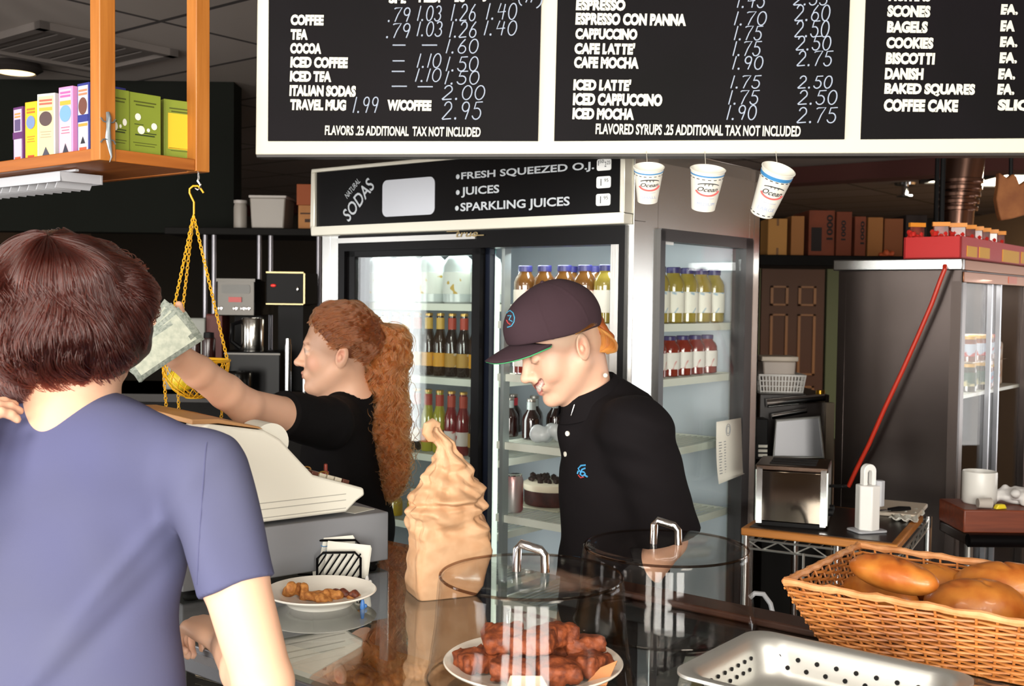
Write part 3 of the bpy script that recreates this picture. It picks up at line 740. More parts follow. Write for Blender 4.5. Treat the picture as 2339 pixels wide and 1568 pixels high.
BT['mini'] = bottle('glass_vial', 'x', 'small bottle', [(r * 0.8, z * 0.75) for r, z in small_p], M_liq('vial_lemon', '#c2a52c'), cap=(0.086, 0.095, 0.0135, mat('vial_cap', '#d8d2c0', 0.4)))
used = {}
def put(kind, x, y, z, label, group):
    P_ = FM @ Vector((x, y, z + 0.0008)); r = random.uniform(-0.5, 0.5) + YAW
    if kind not in used: t = BT[kind]; t.location = P_; t.rotation_euler = (0, 0, r); t['label'] = label; used[kind] = t
    else: t = dup(used[kind], P_, r, label)
    t['group'] = group
    return t
# right: juice on the top shelf, front row then the row along the side window
xr = -T - 0.068
for i, k in enumerate(['amber', 'amber', 'amber', 'amber', 'yellow', 'yellow']):
    x = xm + 0.055 + (xr - xm - 0.055) * i / 5
    put(k, x, 0.142, SHR[0], '%s juice bottle with violet cap, %s from left in the top front row' % (k, ORD[i]), 'juice bottles on the top right shelf')
for i in range(6):
    put('yellow', xr, 0.142 + 0.085 * (i + 1), SHR[0], 'yellow juice bottle on top shelf, %s behind the front one at the side glass' % ORD[i], 'juice bottles on the top right shelf')
for i in range(3):
    put('amber', xr - 0.088 * (i + 1), 0.235, SHR[0], 'amber juice bottle in the second top row, %s from the side glass' % ORD[i + 1], 'juice bottles on the top right shelf')
for i in range(6):
    x = xm + 0.055 + (xr + 0.004 - xm - 0.055) * i / 5
    put('red', x, 0.14, SHR[1], 'red juice bottle, %s from left in the front row of the second shelf' % ORD[i], 'red juice bottles on the second right shelf')
for i in range(6):
    put('red', xr + 0.004, 0.14 + 0.078 * (i + 1), SHR[1], 'red juice bottle on second shelf, %s behind the front one at the side glass' % ORD[i], 'red juice bottles on the second right shelf')
for i in range(2):
    put('dark', fp(1163 + 50 * i, 1000, .2)[0], 0.2, SHR[2], 'small dark soda bottle with grey cap, %s from left on third shelf' % ORD[i], 'small dark sodas on the third right shelf')
for i in range(4):
    put('redneck' if i == 0 else 'dark', fp(1172 + 48 * i, 1000, .3)[0], 0.3, SHR[2], ('small dark bottle with red neck label on the third shelf' if i == 0 else 'small dark soda bottle in the second row, %s from left on third shelf' % ORD[i]), 'small dark sodas on the third right shelf')
# left: jugs, sodas, sodas, vials
for i in range(5):
    put('jug', xl + 0.13 + 0.116 * i, 0.155, SHL[0], 'pale jug with teal lid, %s from left on the top left shelf' % ORD[i], 'jugs on the top left shelf')
for i in range(10):
    k = ['cola', 'beer', 'cola', 'cola', 'beer', 'beer', 'cola', 'beer', 'cola', 'beer'][i]
    put(k, xm - 0.085 - 0.051 * i, 0.14, SHL[1], '%s soda bottle, %s from the middle post on the second left shelf' % ('yellow-labelled' if k == 'beer' else 'dark', ORD[i]), 'soda bottles on the second left shelf')
for i in range(10):
    k = ['cola', 'cola', 'cherry', 'cherry', 'lime', 'lime', 'cola', 'cherry', 'lime', 'cola'][i]
    put(k, xm - 0.085 - 0.051 * i, 0.14, SHL[2], '%s soda bottle, %s from the middle post on the third left shelf' % ({'lime': 'yellow-green', 'cherry': 'cherry red', 'cola': 'near-black'}[k], ORD[i]), 'soda bottles on the third left shelf')
for i in range(8):
    put('mini', xl + 0.12 + 0.055 * i, 0.13 + 0.03 * (i % 2), SHL[3], 'tiny yellow bottle with pale cap, %s from left on the low left shelf' % ORD[i], 'tiny bottles on the low left shelf')
# cake, can and a bag of ice on the lower right shelves
a = fp(1228, 1190, 0.2)
t = thing('chocolate_cake', 'cream-iced dark chocolate cake on a board in the fridge', 'cake', FM @ Vector((fp(1258, 1170, .31)[0], 0.31, SHR[3] + 0.001)), YAW)
MB().box(-0.098, 0.098, -0.098, 0.098, 0, 0.004).build('cake_board', mat('cake_board', '#b8b6a0', 0.7), t)
b = MB().lathe([(0, 0.005), (0.082, 0.005), (0.086, 0.012), (0.086, 0.055), (0, 0.055)], 36); b.build('sponge', mat('cake_dark', '#2c100c', 0.6, noise=(40, 3), col2='#48201a'), t)
MB().lathe([(0, 0.052), (0.087, 0.052), (0.091, 0.06), (0.091, 0.072), (0.078, 0.078), (0, 0.074)], 36).build('icing', mat('cake_icing', '#e8dcc4', 0.5), t)
b = MB(); rr = random.Random(2)
for k in range(60):
    q = rr.uniform(0, 6.28); r = 0.072 * math.sqrt(rr.random()); b.ball((r * math.cos(q), r * math.sin(q), 0.08 + rr.uniform(0, .008)), rr.uniform(.006, .011), 6)
b.build('chocolate_crumbs', mat('crumbs_dark', '#2a1812', 0.6), t)['kind'] = 'stuff'
t = thing('drink_can', 'red and silver drink can beside the cake in the fridge', 'can', FM @ Vector((fp(1172, 1160, .14)[0], 0.14, SHR[3] + 0.001)), YAW)
MB().lathe([(0, 0), (0.026, 0), (0.031, 0.008), (0.031, 0.1), (0.026, 0.112)], 24).build('can_body', mat('can_red', '#9c2a28', 0.3, 0.6, noise=(14, 1), col2='#c9c6c4', stretch=(1, 1, 0.4)), t)
MB().lathe([(0.026, 0.112), (0.027, 0.116), (0.024, 0.114), (0, 0.112)], 24).build('can_lid', mat('chrome'), t)
s = SDF(); bc = FM @ Vector((fp(1256, 1000, .125)[0], 0.125, SHR[2] + 0.03))
for k in range(16): s.ell(bc + Vector((random.uniform(-.042, .042), random.uniform(-.02, .02), random.uniform(-.01, .018))), [random.uniform(.015, .022)] * 3, k=0.008)
s.cut(bc + Vector((0, 0, -0.029)), (0, 0, -1))
o = s.build('ice_bag', mat('ice_bag', '#cfd6d8', 0.25, spec=0.6), bc - Vector((.13, .11, .05)), bc + Vector((.13, .11, .09)), 0.004)
tag(o, 'lumpy clear bag of ice on the third fridge shelf', 'bag')

# ================================================================== PAPER CUPS hung under the menu board
def cup(px, pyr, rpx, hpx, bpx, tilt, lean, stripe, size_word, label):
    """px, pyr rim centre; rpx rim radius; hpx length; tilt back, lean sideways"""
    Y = MY - 0.055; k = Y / FPX; r1 = rpx * k; h = hpx * k; r0 = bpx * k
    P_ = at(px, pyr, Y)
    t = thing('paper_cup', label, 'paper cup', (0, 0, 0), group='paper cups under the menu board')
    R_ = Matrix.Translation(P_) @ Matrix.Rotation(lean, 4, 'Y') @ Matrix.Rotation(tilt, 4, 'X') @ Matrix.Translation((0, 0, -h))
    rr_ = lambda z: r0 + (r1 - r0) * z / h
    MB().lathe([(r0 - .002, 0.003), (r0 - .002, 0.0), (r0, 0.0), (r1, h), (r1 + .0018, h + .0004), (r1 + .002, h + .002), (r1, h + .003), (r1 - .0014, h), (r0 - .001, 0.004), (0, 0.004)], 40, M=R_).build('cup_body', mat('cup_white', '#e2dfd4', 0.5), t)
    z0 = h * (0.93 - stripe); MB().lathe([(rr_(z0), z0), (rr_(z0) + .0006, z0 + .0003), (rr_(h * .935) + .0006, h * .935), (rr_(h * .935), h * .935 + .0003)], 40, M=R_, caps=False).build('blue_band', mat('cup_blue', '#3f86bd', 0.5), t)
    def wrap(mb, st):
        for i in range(st, len(mb.v)):
            x, y, z = mb.v[i]; a = x / rr_(z); r = rr_(z) + .0006 - y
            mb.v[i] = tuple(R_ @ Vector((r * math.sin(a), -r * math.cos(a), z)))
    b = MB(); dsh = 9
    for zz in (h * .84, h * .055):
        if zz < h * .1 and stripe < .05: continue
        for k2 in range(dsh):
            x = (k2 - dsh / 2 + .5) * r1 * .34; st = b.mark(); b.box(x - r1 * .09, x + r1 * .09, -.0002, .0002, zz - h * .009, zz + h * .009); wrap(b, st)
    w_ = r1 * .62; zc = h * .6
    st = b.mark(); b.text('Ocean', -w_, w_, zc - h * .06, zc + h * .055, shear=.35, bold=.01); wrap(b, st)
    st = b.mark(); b.tube([(w_ * 1.15 * math.sin(q), -.0003, zc + h * .055 + w_ * .38 * math.cos(q)) for q in [(-1.1 + 2.2 * i / 14) for i in range(15)]], .0012, 4)
    for q in (-.35, 0, .35): b.tube([(w_ * (q - .08), -.0003, zc + h * .145), (w_ * q, -.0003, zc + h * .09), (w_ * (q + .08), -.0003, zc + h * .145)], .0008, 4)
    wrap(b, st)
    b.build('black_print', mat('cup_print', '#22242a', 0.6), t, smooth=0, recalc=False)
    b = MB(); st = b.mark()
    b.tube([(w_ * 1.2 * math.sin(q), -.0003, zc - h * .0 - w_ * .62 * math.cos(q)) for q in [(-1.25 + 2.5 * i / 16) for i in range(17)]], .0024, 4, flat=.6); wrap(b, st)
    b.build('red_arc', mat('cup_red', '#e0605e', 0.6), t, smooth=0, recalc=False)
    b = MB(); st = b.mark(); b.text(size_word, -r0 * .75, r0 * .75, h * .17, h * .25); b.text('Fresh Roasted', -r0 * .6, r0 * .6, h * .35, h * .38); wrap(b, st)
    b.build('blue_handwriting', mat('cup_pen', '#a9b6d8', 0.7), t, smooth=0, recalc=False)
    q = R_ @ Vector((0, r1 * .95, h)); wq = MB().tube([q, Vector((q.x, MY - .005, at(px, 352, MY).z + .006))], .0008, 5); wq.build('wire', mat('wire_clear', '#b9b4a8', 0.3), t)
cup(1482, 383, 34, 80, 23, 0.42, -0.03, 0.03, 'SMALL', 'smallest of the paper cups, hung leftmost under the menu board')
cup(1617, 388, 39, 92, 27, 0.38, 0.04, 0.03, 'MEDIUM', 'middle-sized paper cup hung between two others under the board')
cup(1778, 388, 38, 112, 27, 0.52, 0.24, 0.07, 'LARGE', 'largest tilted paper cup with wide blue band under the board')
# ================================================================== THE COUNTER (glass display case)
CT_O = Vector((-0.45, 1.76, 0)); CM = frame(CT_O, YAW); CMI = CM.inverted(); CZT = 1.02
def cl(px, py, z=CZT):
    q = CMI @ atz(px, py, z); return q.x, q.y
CX0, CX1, CDP = -0.95, 1.25, 0.755
M_metal = mat('counter_metal', '#8a8d92', 0.35, 0.85)
M_cwood = wood('counter_wood', '#8a4a22', '#6b3718', 5)
case = thing('display_counter', 'long glass-topped display counter with metal edge in front of the staff', 'counter', CT_O, YAW)
b = MB()
b.box(CX0, CX1, 0.0, 0.03, 0.96, CZT - 0.0085); b.box(CX0, CX1, CDP - 0.05, CDP, 0.975, CZT - 0.0085)
for x in (CX0, CX1 - 0.03): b.box(x, x + 0.03, 0.03, CDP - 0.05, 0.96, CZT - 0.0085)
for x in (-0.38, 0.33): b.box(x, x + 0.03, CDP - 0.045, CDP - 0.015, 0.4, 0.975)
b.build('metal_frame', M_metal, case, bevel=0.003)
MB().box(CX0, CX1, 0.0, CDP, CZT - 0.008, CZT).build('glass_top', glass('counter_glass', (0.9, 0.93, 0.9), 0.01, 2.2), case)
MB().box(CX0, CX1, -0.002, 0.004, 0.985, 1.0).build('edge_strip', mat('edge_strip', '#b9bcc0', 0.25, 0.9), case)
MB().box(CX0 + .01, CX1 - .01, 0.006, 0.014, 0.42, 0.955).build('front_glass', M_fg, case)
MB().box(CX0, CX1, 0.0, CDP, 0.1, 0.4).build('base_cabinet', M_cwood, case, bevel=0.004)
MB().box(CX0 + 0.03, CX1 - 0.03, 0.05, CDP - 0.05, 0.0, 0.1).build('plinth', M_blkm, case)
MB().box(CX0 + 0.02, CX1 - 0.02, 0.03, CDP - 0.02, 0.4, 0.41).build('case_floor', mat('case_floor', '#8f9494', 0.4), case)
MB().box(CX0 + 0.03, CX1 - 0.03, 0.16, CDP - 0.06, 0.72, 0.728).build('inner_shelf', glass('shelf_glass', (0.85, 0.9, 0.88), 0.02, 1.2), case)
MB().box(0.2, CX1, CDP - 0.055, CDP + 0.012, CZT - 0.0, CZT + 0.014).build('back_rail', mat('rail_dark_wood', '#3a2218', 0.4), case, bevel=0.004)
def on(name, label, cat, px, py, z=CZT, rz=YAW, group=None):
    P_ = atz(px, py, z); return thing(name, label, cat, (P_.x, P_.y, z), rz, group)

# things inside the case, seen through the glass top
zi = 0.729
P_ = atz(840, 1535, zi + .03)
t = thing('wooden_board', 'large tan wooden board lying inside the glass counter', 'board', (P_.x, P_.y, zi), YAW)
MB().prism(rrect(-.2, .2, -.17, .17, .03), 0, .02, 'z').build('board', wood('board_tan', '#c98f4a', '#a96a2c', 5), t, bevel=.004)
P_ = atz(640, 1530, zi)
t = thing('parchment_sheet', 'pale parchment sheet spread inside the glass counter', 'paper', (P_.x, P_.y, zi), YAW + .1)
MB().box(-.13, .13, -.14, .14, 0.0003, .0015).build('sheet', mat('parchment', '#cfb79a', 0.7), t)
for i, (px, py) in enumerate(((770, 1550), (860, 1556), (930, 1545))):
    P_ = atz(px, py, zi + .04); s = SDF(); rr = random.Random(i)
    for k in range(9): s.ell(P_ + Vector((rr.uniform(-.035, .035), rr.uniform(-.03, .03), rr.uniform(-.004, .012))), [rr.uniform(.014, .022)] * 2 + [.013], k=.012)
    s.disp = lambda P: wob(P, 90, 1) * .0025
    s.cut((P_.x, P_.y, zi + .0215), (0, 0, -1))
    o = s.build('scone', mat('scone_crust', '#a8672a', 0.7, noise=(60, 3), col2='#6a3a18'), P_ - Vector((.07, .07, .04)), P_ + Vector((.07, .07, .05)), .004)
    tag(o, 'brown scone on the board inside the case, %s of three' % ['left', 'middle', 'right'][i], 'scone', 'scones inside the counter')

# ------------------------------------------------------------------ cash register
RG0 = atz(887, 1292, CZT); RYAW = math.radians(38)
RM = frame((RG0.x, RG0.y, 0), RYAW); RMI = RM.inverted(); RN = RM.to_3x3() @ Vector((0, 1, 0))
def rp(px, py, y=0.0):
    q = RMI @ onplane(px, py, RM @ Vector((0, y, 0)), RN); return (q.x, q.z)
M_draw = mat('drawer_grey', '#85878c', 0.55, bump=(300, .1, .0006))
M_reg = mat('register_white', '#e9e6d9', 0.5)
dz1 = rp(887, 1170)[1]
drawer = thing('cash_till', 'dark grey metal cash drawer on the counter under the white register', 'cash drawer', (RG0.x, RG0.y, CZT), RYAW)
dz = dz1 - CZT
MB().box(-.46, 0, 0, .37, .012, dz).build('drawer_body', M_draw, drawer, bevel=.003)
MB().box(0.0, .006, .01, .36, .02, dz - .008).build('drawer_front', mat('drawer_front', '#53565a', .5), drawer, bevel=.002)
for x in (-.43, -.03):
    for y in (.03, .34): MB().lathe([(.016, 0), (.018, .006), (.014, .0125)], 14, (x, y, 0)).build('foot', M_blkm, drawer)
reg = thing('cash_register', 'cream white cash register with sloping keyboard and paper roll', 'cash register', (RG0.x, RG0.y, dz1), RYAW)
Y0 = .012
pr = lambda px, py: rp(px, py, Y0)
keel = [pr(792, 1166), pr(815, 1146), pr(834, 1132), pr(832, 1116), pr(716, 1086), pr(640, 1004), pr(604, 984), pr(500, 972)]
xL = -.455; zT = pr(500, 972)[1]
prof = keel + [(xL + .05, zT + .004), (xL + .03, zT - .015), (xL, zT - .12), (xL, dz1 + .008)]
prof = [(x, z - dz1) for x, z in prof]; prof[0] = (prof[0][0], .008)
RW = .36
b = MB().prism(prof, Y0, RW, 'y'); b.build('housing', M_reg, reg, bevel=.005)
b = MB()
sx0 = xL + .002
for z in (pr(700, 1154)[1] - dz1, pr(700, 1173)[1] - dz1, pr(700, 1140)[1] - dz1):
    b.box(sx0 + .01, pr(790, 1160)[0], Y0 - .0006, Y0 + .001, z, z + .0018)
b.build('seam', mat('seam_grey', '#b2afa4', .6), reg, smooth=0)
a = pr(500, 972); c = pr(604, 984)
MB().prism([(xL + .02, zT - dz1 + .004), (a[0], a[1] - dz1 + .003), (c[0], c[1] - dz1 + .002), (c[0] - .01, c[1] - dz1 + .008), (a[0], a[1] - dz1 + .012), (xL + .02, zT - dz1 + .014)], Y0 + .004, RW - .004, 'y').build('top_cover', mat('cover_tan', '#b98a5c', .5), reg, bevel=.002)
a = pr(641, 1000)
MB().tube([(a[0] - .012, Y0 + .02, a[1] - dz1 - .012), (a[0] - .012, Y0 + .10, a[1] - dz1 - .012)], .04, 32).build('paper_roll', mat('paper_white'), reg)
MB().tube([(a[0] - .012, Y0 + .018, a[1] - dz1 - .012), (a[0] - .012, Y0 + .0205, a[1] - dz1 - .012)], .012, 16).build('roll_core', mat('core_brown', '#8a4a22', .7), reg)
MB().box(xL + .0, xL + .05, .1, RW - .004, zT - dz1 - .05, zT - dz1 + .003).build('customer_display', M_blk, reg, bevel=.003)
b = MB(); dxk = (pr(832, 1116)[0] - pr(716, 1086)[0]); dzk = (pr(832, 1116)[1] - pr(716, 1086)[1]); q0 = pr(716, 1086)
Mk = Matrix.Translation((q0[0], 0, q0[1] - dz1)) @ Matrix.Rotation(-math.atan2(dzk, dxk), 4, 'Y')
Lk = math.hypot(dxk, dzk)
for name, ym, rowz in (('key', None, None),):
    for i in range(5):
        for j in range(8):
            b = MB(); x = .012 + i * (Lk - .03) / 5; y = Y0 + .03 + j * .036
            b.box(x, x + .016, y, y + .026, -.001, .008); b.xf(Mk)
            b.build('key', mat('key_brown', '#5a3226', .5) if (i + j) % 4 == 0 else mat('key_ivory', '#c9c2b0', .5), reg, bevel=.0015)
b = MB(); a = pr(770, 1084); x = a[0]; zz = pr(770, 1098)[1] - dz1
b.lathe([(.007, 0), (.007, .012), (.004, .014), (.004, .028), (0, .03)], 14, (x, Y0 + .05, zz)); b.build('lock_key', mat('key_red', '#7a2e22', .4), reg)
for px in (716, 755):
    a = pr(px, 1086 + (px - 716) * .28); MB().tube([(a[0] + .012 * math.cos(k * PI / 8), Y0 + .035, a[1] - dz1 + .006 + .007 * math.sin(k * PI / 8)) for k in range(9)], .0016, 6).build('wire_loop', mat('gold_wire', '#b78a4a', .3, .8), reg)
# receipt lying under the keyboard end
t = on('receipt', 'small slip of paper on the drawer beneath the register keyboard', 'paper', 822, 1166, dz1, RYAW)
MB().prism([(-.03, -.03), (.03, -.012), (.012, .05), (-.045, .02)], .0004, .0012, 'z').build('slip', mat('paper_white'), t)

# ------------------------------------------------------------------ wire card holder
t = on('card_holder', 'black wire card holder standing in front of the cash drawer', 'card holder', 775, 1322, CZT, math.radians(6))
def wireframe(y, w0, h, diag):
    b = MB(); P_ = [(-w0 / 2, y, .003), (-w0 / 2, y, h - .012), (-w0 / 2 + .012, y, h), (w0 / 2 - .012, y, h), (w0 / 2, y, h - .012), (w0 / 2, y, .003)]
    b.tube(P_, .0026, 8); b.tube([(-w0 / 2, y, .004), (w0 / 2, y, .004)], .0022, 6)
    if diag:
        for k in range(-1, 7):
            x0 = -w0 / 2 + k * .014; p0 = Vector((x0, y, .006)); p1 = Vector((x0 + .032, y, h - .003))
            u0 = max(0, (-w0 / 2 - x0) / .032); u1 = min(1, (w0 / 2 - x0) / .032)
            if u1 > u0: b.tube([p0.lerp(p1, u0), p0.lerp(p1, u1)], .0018, 6)
    return b
wireframe(-.018, .088, .058, True).build('front_grille', M_blk, t)
wireframe(.02, .128, .075, False).xf(Matrix.Translation((-.02, 0, 0))).build('back_frame', M_blk, t)
b = MB()
for x in (-.04, .04): b.tube([(x, -.018, .004), (x, .02, .004)], .0022, 6)
b.build('base_wire', M_blk, t)
tc = t
for i, (dx, ry, h, lab_) in enumerate(((-.012, -.08, .082, 'white printed card with a blue curl, at the back of the card holder'), (.012, .12, .074, 'plain white card leaning in front within the card holder'))):
    t = thing('card', lab_, 'card', tc.location + Vector((dx, .012 - .018 * i, 0)), math.radians(6))
    Mx = Matrix.Rotation(ry, 4, 'Y') @ Matrix.Rotation(-.12, 4, 'X')
    for k in range(4): MB().box(-.044 + k * .001, .044 + k * .001, k * .0018, k * .0018 + .0008, .006, h - k * .002).xf(Mx).build('sheet', mat('paper_white'), t)
    if i == 0: MB().tube([(-.02 + .012 * math.sin(q * .5), -.0012, .052 + q * .0026 - .004 * math.cos(q)) for q in range(9)], .0009, 4).xf(Mx).build('print', mat('cup_blue'), t)

# ------------------------------------------------------------------ plate with crumbs of pastry
t = on('plate', 'white china plate of half-eaten pastry on the glass counter', 'plate', 732, 1378, CZT, 0)
plate_p = [(0, .004), (.055, .004), (.058, 0), (.062, 0), (.066, .006), (.08, .014), (.104, .023), (.106, .025), (.104, .027), (.08, .019), (.066, .012), (.0, .0095)]
MB().lathe(plate_p, 56).build('dish', mat('china', '#f0ece2', .18, spec=.6), t)
pz = CZT + .0095; pc = t.location
def lump(name, label, cx, cy, rad, n, mm, seed, cat, flat=.7, group=None, z=pz, vox=.0028, jag=.004):
    rr = random.Random(seed); s = SDF(); c0 = Vector((cx, cy, z))
    for k in range(n): s.ell(c0 + Vector((rr.uniform(-1, 1) * rad, rr.uniform(-1, 1) * rad * .6, rr.uniform(.1, .9) * rad * flat)), [rad * rr.uniform(.35, .6) for _ in range(3)], k=.006)
    s.disp = lambda P: wob(P, 260, seed) * jag * .5 + wob(P, 120, seed + 2) * jag * .5
    s.cut((cx, cy, z + .001), (0, 0, -1))
    o = s.build(name, mm, c0 - Vector((1.8 * rad,) * 3), c0 + Vector((1.8 * rad, 1.8 * rad, 2.2 * rad)), vox)
    return tag(o, label, cat, group)
M_past = mat('pastry', '#c98a45', .7, noise=(120, 4), col2='#9a5a24'); M_choc = mat('pastry_chocolate', '#4a1e12', .5, noise=(150, 3), col2='#7a3a1c')
k_ = 2.0 / FPX
lump('pastry_chunk', 'tall golden piece of broken pastry at the left of the plate', pc.x - .045, pc.y + .0, .021, 7, M_past, 3, 'pastry', 1.3)
lump('pastry_chunk', 'flat golden pastry piece in the middle of the plate', pc.x + .008, pc.y - .016, .024, 8, M_past, 5, 'pastry', .35)
lump('pastry_chunk', 'chocolate smeared pastry piece at the right of the plate', pc.x + .045, pc.y + .002, .02, 7, M_choc, 8, 'pastry', .6)
lump('pastry_chunk', 'small crumb of pastry nearest the right rim of the plate', pc.x + .068, pc.y - .006, .012, 5, M_past, 9, 'pastry', .6)
# little white and blue plastic clips beside the plate
for i, (px, py, cc, lb) in enumerate(((838, 1336, '#e8e8e6', 'small white plastic clip just beyond the plate'), (828, 1392, '#3f74b8', 'small blue plastic clip by the right of the plate'))):
    t = on('plastic_clip', lb, 'clip', px, py, CZT, .4 * i)
    MB().lathe([(0, .0), (.004, .0), (.005, .003), (.004, .012), (.0025, .018), (0, .019)], 12).build('clip_body', mat('clip%d' % i, cc, .4), t)
    MB().ball((.006, .003, .0045), .0042, 10).build('bead', mat('clip%d' % i), t)

# ------------------------------------------------------------------ brown paper bag
bagP = atz(1003, 1372, CZT); BY = bagP.y + .055
t = thing('paper_bag', 'crumpled brown paper bag with twisted top on the glass counter', 'paper bag', (bagP.x, BY, CZT), math.radians(8))
lv = [(1388, 922, 1088), (1330, 919, 1106), (1250, 923, 1130), (1180, 922, 1118), (1130, 928, 1112), (1085, 948, 1092), (1060, 966, 1076), (1035, 984, 1056), (1010, 990, 1040), (990, 984, 1022), (975, 976, 1006), (965, 980, 1000)]
n = 168; ring = []; rr = np.random.default_rng(4)
zs = []; 
for py, x0, x1 in lv: zs.append((at(0, py, BY - .03).z, at(x0, py, BY - .03).x, at(x1, py, BY - .03).x))
zs[0] = (CZT + .0006, zs[0][1], zs[0][2])
K = 140; zz = np.array([q[0] for q in zs]); tt = np.linspace(0, 1, K); zk = zz[0] + (zz[-1] - zz[0]) * tt
xa = np.interp(zk, zz, [q[1] for q in zs]); xb = np.interp(zk, zz, [q[2] for q in zs])
pn = rr.normal(size=(26, 3)); pn /= np.linalg.norm(pn, axis=1)[:, None]; po = rr.uniform(0, 1, 26); pf = rr.uniform(16, 38, 26)
V = np.zeros((K, n, 3))
for k in range(K):
    u = tt[k]; hw = (xb[k] - xa[k]) / 2; cx = (xb[k] + xa[k]) / 2; hd = .058 * (1 - max(0, (u - .55) / .45) ** .9 * .72)
    e = .20 + .7 * u; fi = .40; sf, cf = math.sin(fi), math.cos(fi); hd = hd * .85; ha = max((hw * 1.05 - hd * sf) / cf, .004)
    for j in range(n):
        a = 2 * PI * j / n; c_, s_ = math.cos(a), math.sin(a)
        qx, qy = ha * math.copysign(abs(c_) ** e, c_), hd * math.copysign(abs(s_) ** e, s_); V[k, j] = (cx + qx * cf - qy * sf, BY + qx * sf + qy * cf, zk[k])
P2 = V.reshape(-1, 3); ctr_ = np.stack([np.repeat((xa + xb) / 2, n), np.full(K * n, BY), P2[:, 2]], 1)
rad_ = P2 - ctr_; rad_ /= np.linalg.norm(rad_, axis=1)[:, None] + 1e-9
cr = np.zeros(len(P2)); Pw = P2 + np.stack([wob(P2, 14, 1), wob(P2, 14, 2), wob(P2, 14, 3)], -1) * .016
for i in range(9):
    w_i = (1, 1, .9, .8, .7, .55, .5, .4, .35)[i]; cr += w_i * (np.abs(((Pw @ pn[i]) * (9 + 5.5 * i) + po[i]) % 1 - .5) * 4 - 1)
cr /= 2.3
hgt = np.repeat(tt, n)
amp = np.interp(hgt, [0, .06, .25, .42, .55, .8, 1], [.0008, .0015, .0035, .012, .019, .012, .007])
P2 = P2 + rad_ * (cr * amp * .75)[:, None]
tw = np.clip((hgt - .62) / .38, 0, 1)
P2 += rad_ * (np.abs(np.sin(np.arctan2(rad_[:, 1], rad_[:, 0]) * 3 + hgt * 9)) - .6)[:, None] * (tw * .012)[:, None]
fold = np.exp(-((hgt - .50) / .06) ** 2) + np.exp(-((hgt - .585) / .035) ** 2) * .8 - np.exp(-((hgt - .545) / .02) ** 2) * .9
front = np.clip(-rad_[:, 1], 0, 1)
P2 += rad_ * (fold * front * .016 * (1 + .6 * wob(P2, 60, 3)))[:, None]
F2 = [(k * n + j, k * n + (j + 1) % n, (k + 1) * n + (j + 1) % n, (k + 1) * n + j) for k in range(K - 1) for j in range(n)]
b = MB(); b.add(P2.tolist(), F2); b.f.append(tuple(range(n))[::-1]); b.m.append(0)
b.f.append(tuple(range((K - 1) * n, K * n))); b.m.append(0)
b.build('bag_body', mat('kraft_paper', '#c8a07c', .65, noise=(30, 2), col2='#bc906a', bump=(220, .12, .0006)), t, world=True, smooth=180)
# curled lip of the twist
hk = SDF(); tp = at(990, 985, BY - .02)
MB().tube([at(1004, 972, BY - .015), at(990, 966, BY - .02), at(979, 974, BY - .03), at(975, 990, BY - .035), at(984, 1003, BY - .034), at(994, 1006, BY - .03)], [.006, .010, .011, .010, .008, .005], 14, flat=.6).build('twisted_tip', mat('kraft_paper'), t, world=True, smooth=40)

# ------------------------------------------------------------------ cake domes
M_dome = glass('dome_acrylic', (0.955, 0.945, 0.935), 0.06, 0.32); M_rimd = glass('dome_edge', (0.66, 0.55, 0.48), 0.05, 0.8)
M_chr = mat('chrome')
def dome(label, px, py, Y, rt, flare, h, plate_kind):
    P_ = at(px, py, Y); zt = P_.z; zb_ = CZT + .001
    t = thing('cake_dome', label, 'cake dome', (P_.x, P_.y, zb_), 0)
    H = zt - zb_; rb = rt + flare; th = .003
    out = [(rb + .004, 0), (rb, .004), (rt + flare * .35, H * .5), (rt + .002, H - .02), (rt, H - .008), (rt - .006, H - .002), (rt - .03, H), (0, H + .002)]
    inn = [(0, H - .001), (rt - .03, H - .003), (rt - .008, H - .005), (rt - .003, H - .010), (rt - .001, H - .02), (rt + flare * .35 - th, H * .5), (rb - th, .004), (rb, 0)]
    MB().lathe(out + inn, 96).build('dome_shell', M_dome, t)
    MB().tube([((rt - .002) * math.cos(a * PI / 48), (rt - .002) * math.sin(a * PI / 48), H - .006) for a in range(96)], .0022, 6, closed=True).build('rim_line', M_rimd, t)
    MB().tube([((rb + .001) * math.cos(a * PI / 48), (rb + .001) * math.sin(a * PI / 48), .0028) for a in range(96)], .0024, 6, closed=True).build('foot_ring', M_dome, t)
    hp = [(-.022, -.004, H), (-.021, -.004, H + .034), (-.016, -.003, H + .042), (.014, .0, H + .034), (.021, .001, H + .026), (.022, .001, H)]
    MB().tube([Matrix.Rotation(-.25, 4, 'Z') @ Vector(p) for p in hp], .007, 12).build('handle', M_chr, t)
    return t, rb, H
d1, r1_, H1 = dome('nearer clear cake dome with chrome handle covering a plate of brownies', 1213, 1306, 1.66, .141, .017, .15, 1)
d2, r2_, H2 = dome('empty clear cake dome with chrome handle, beyond the brownies', 1521, 1243, 1.95, .148, .014, .15, 2)
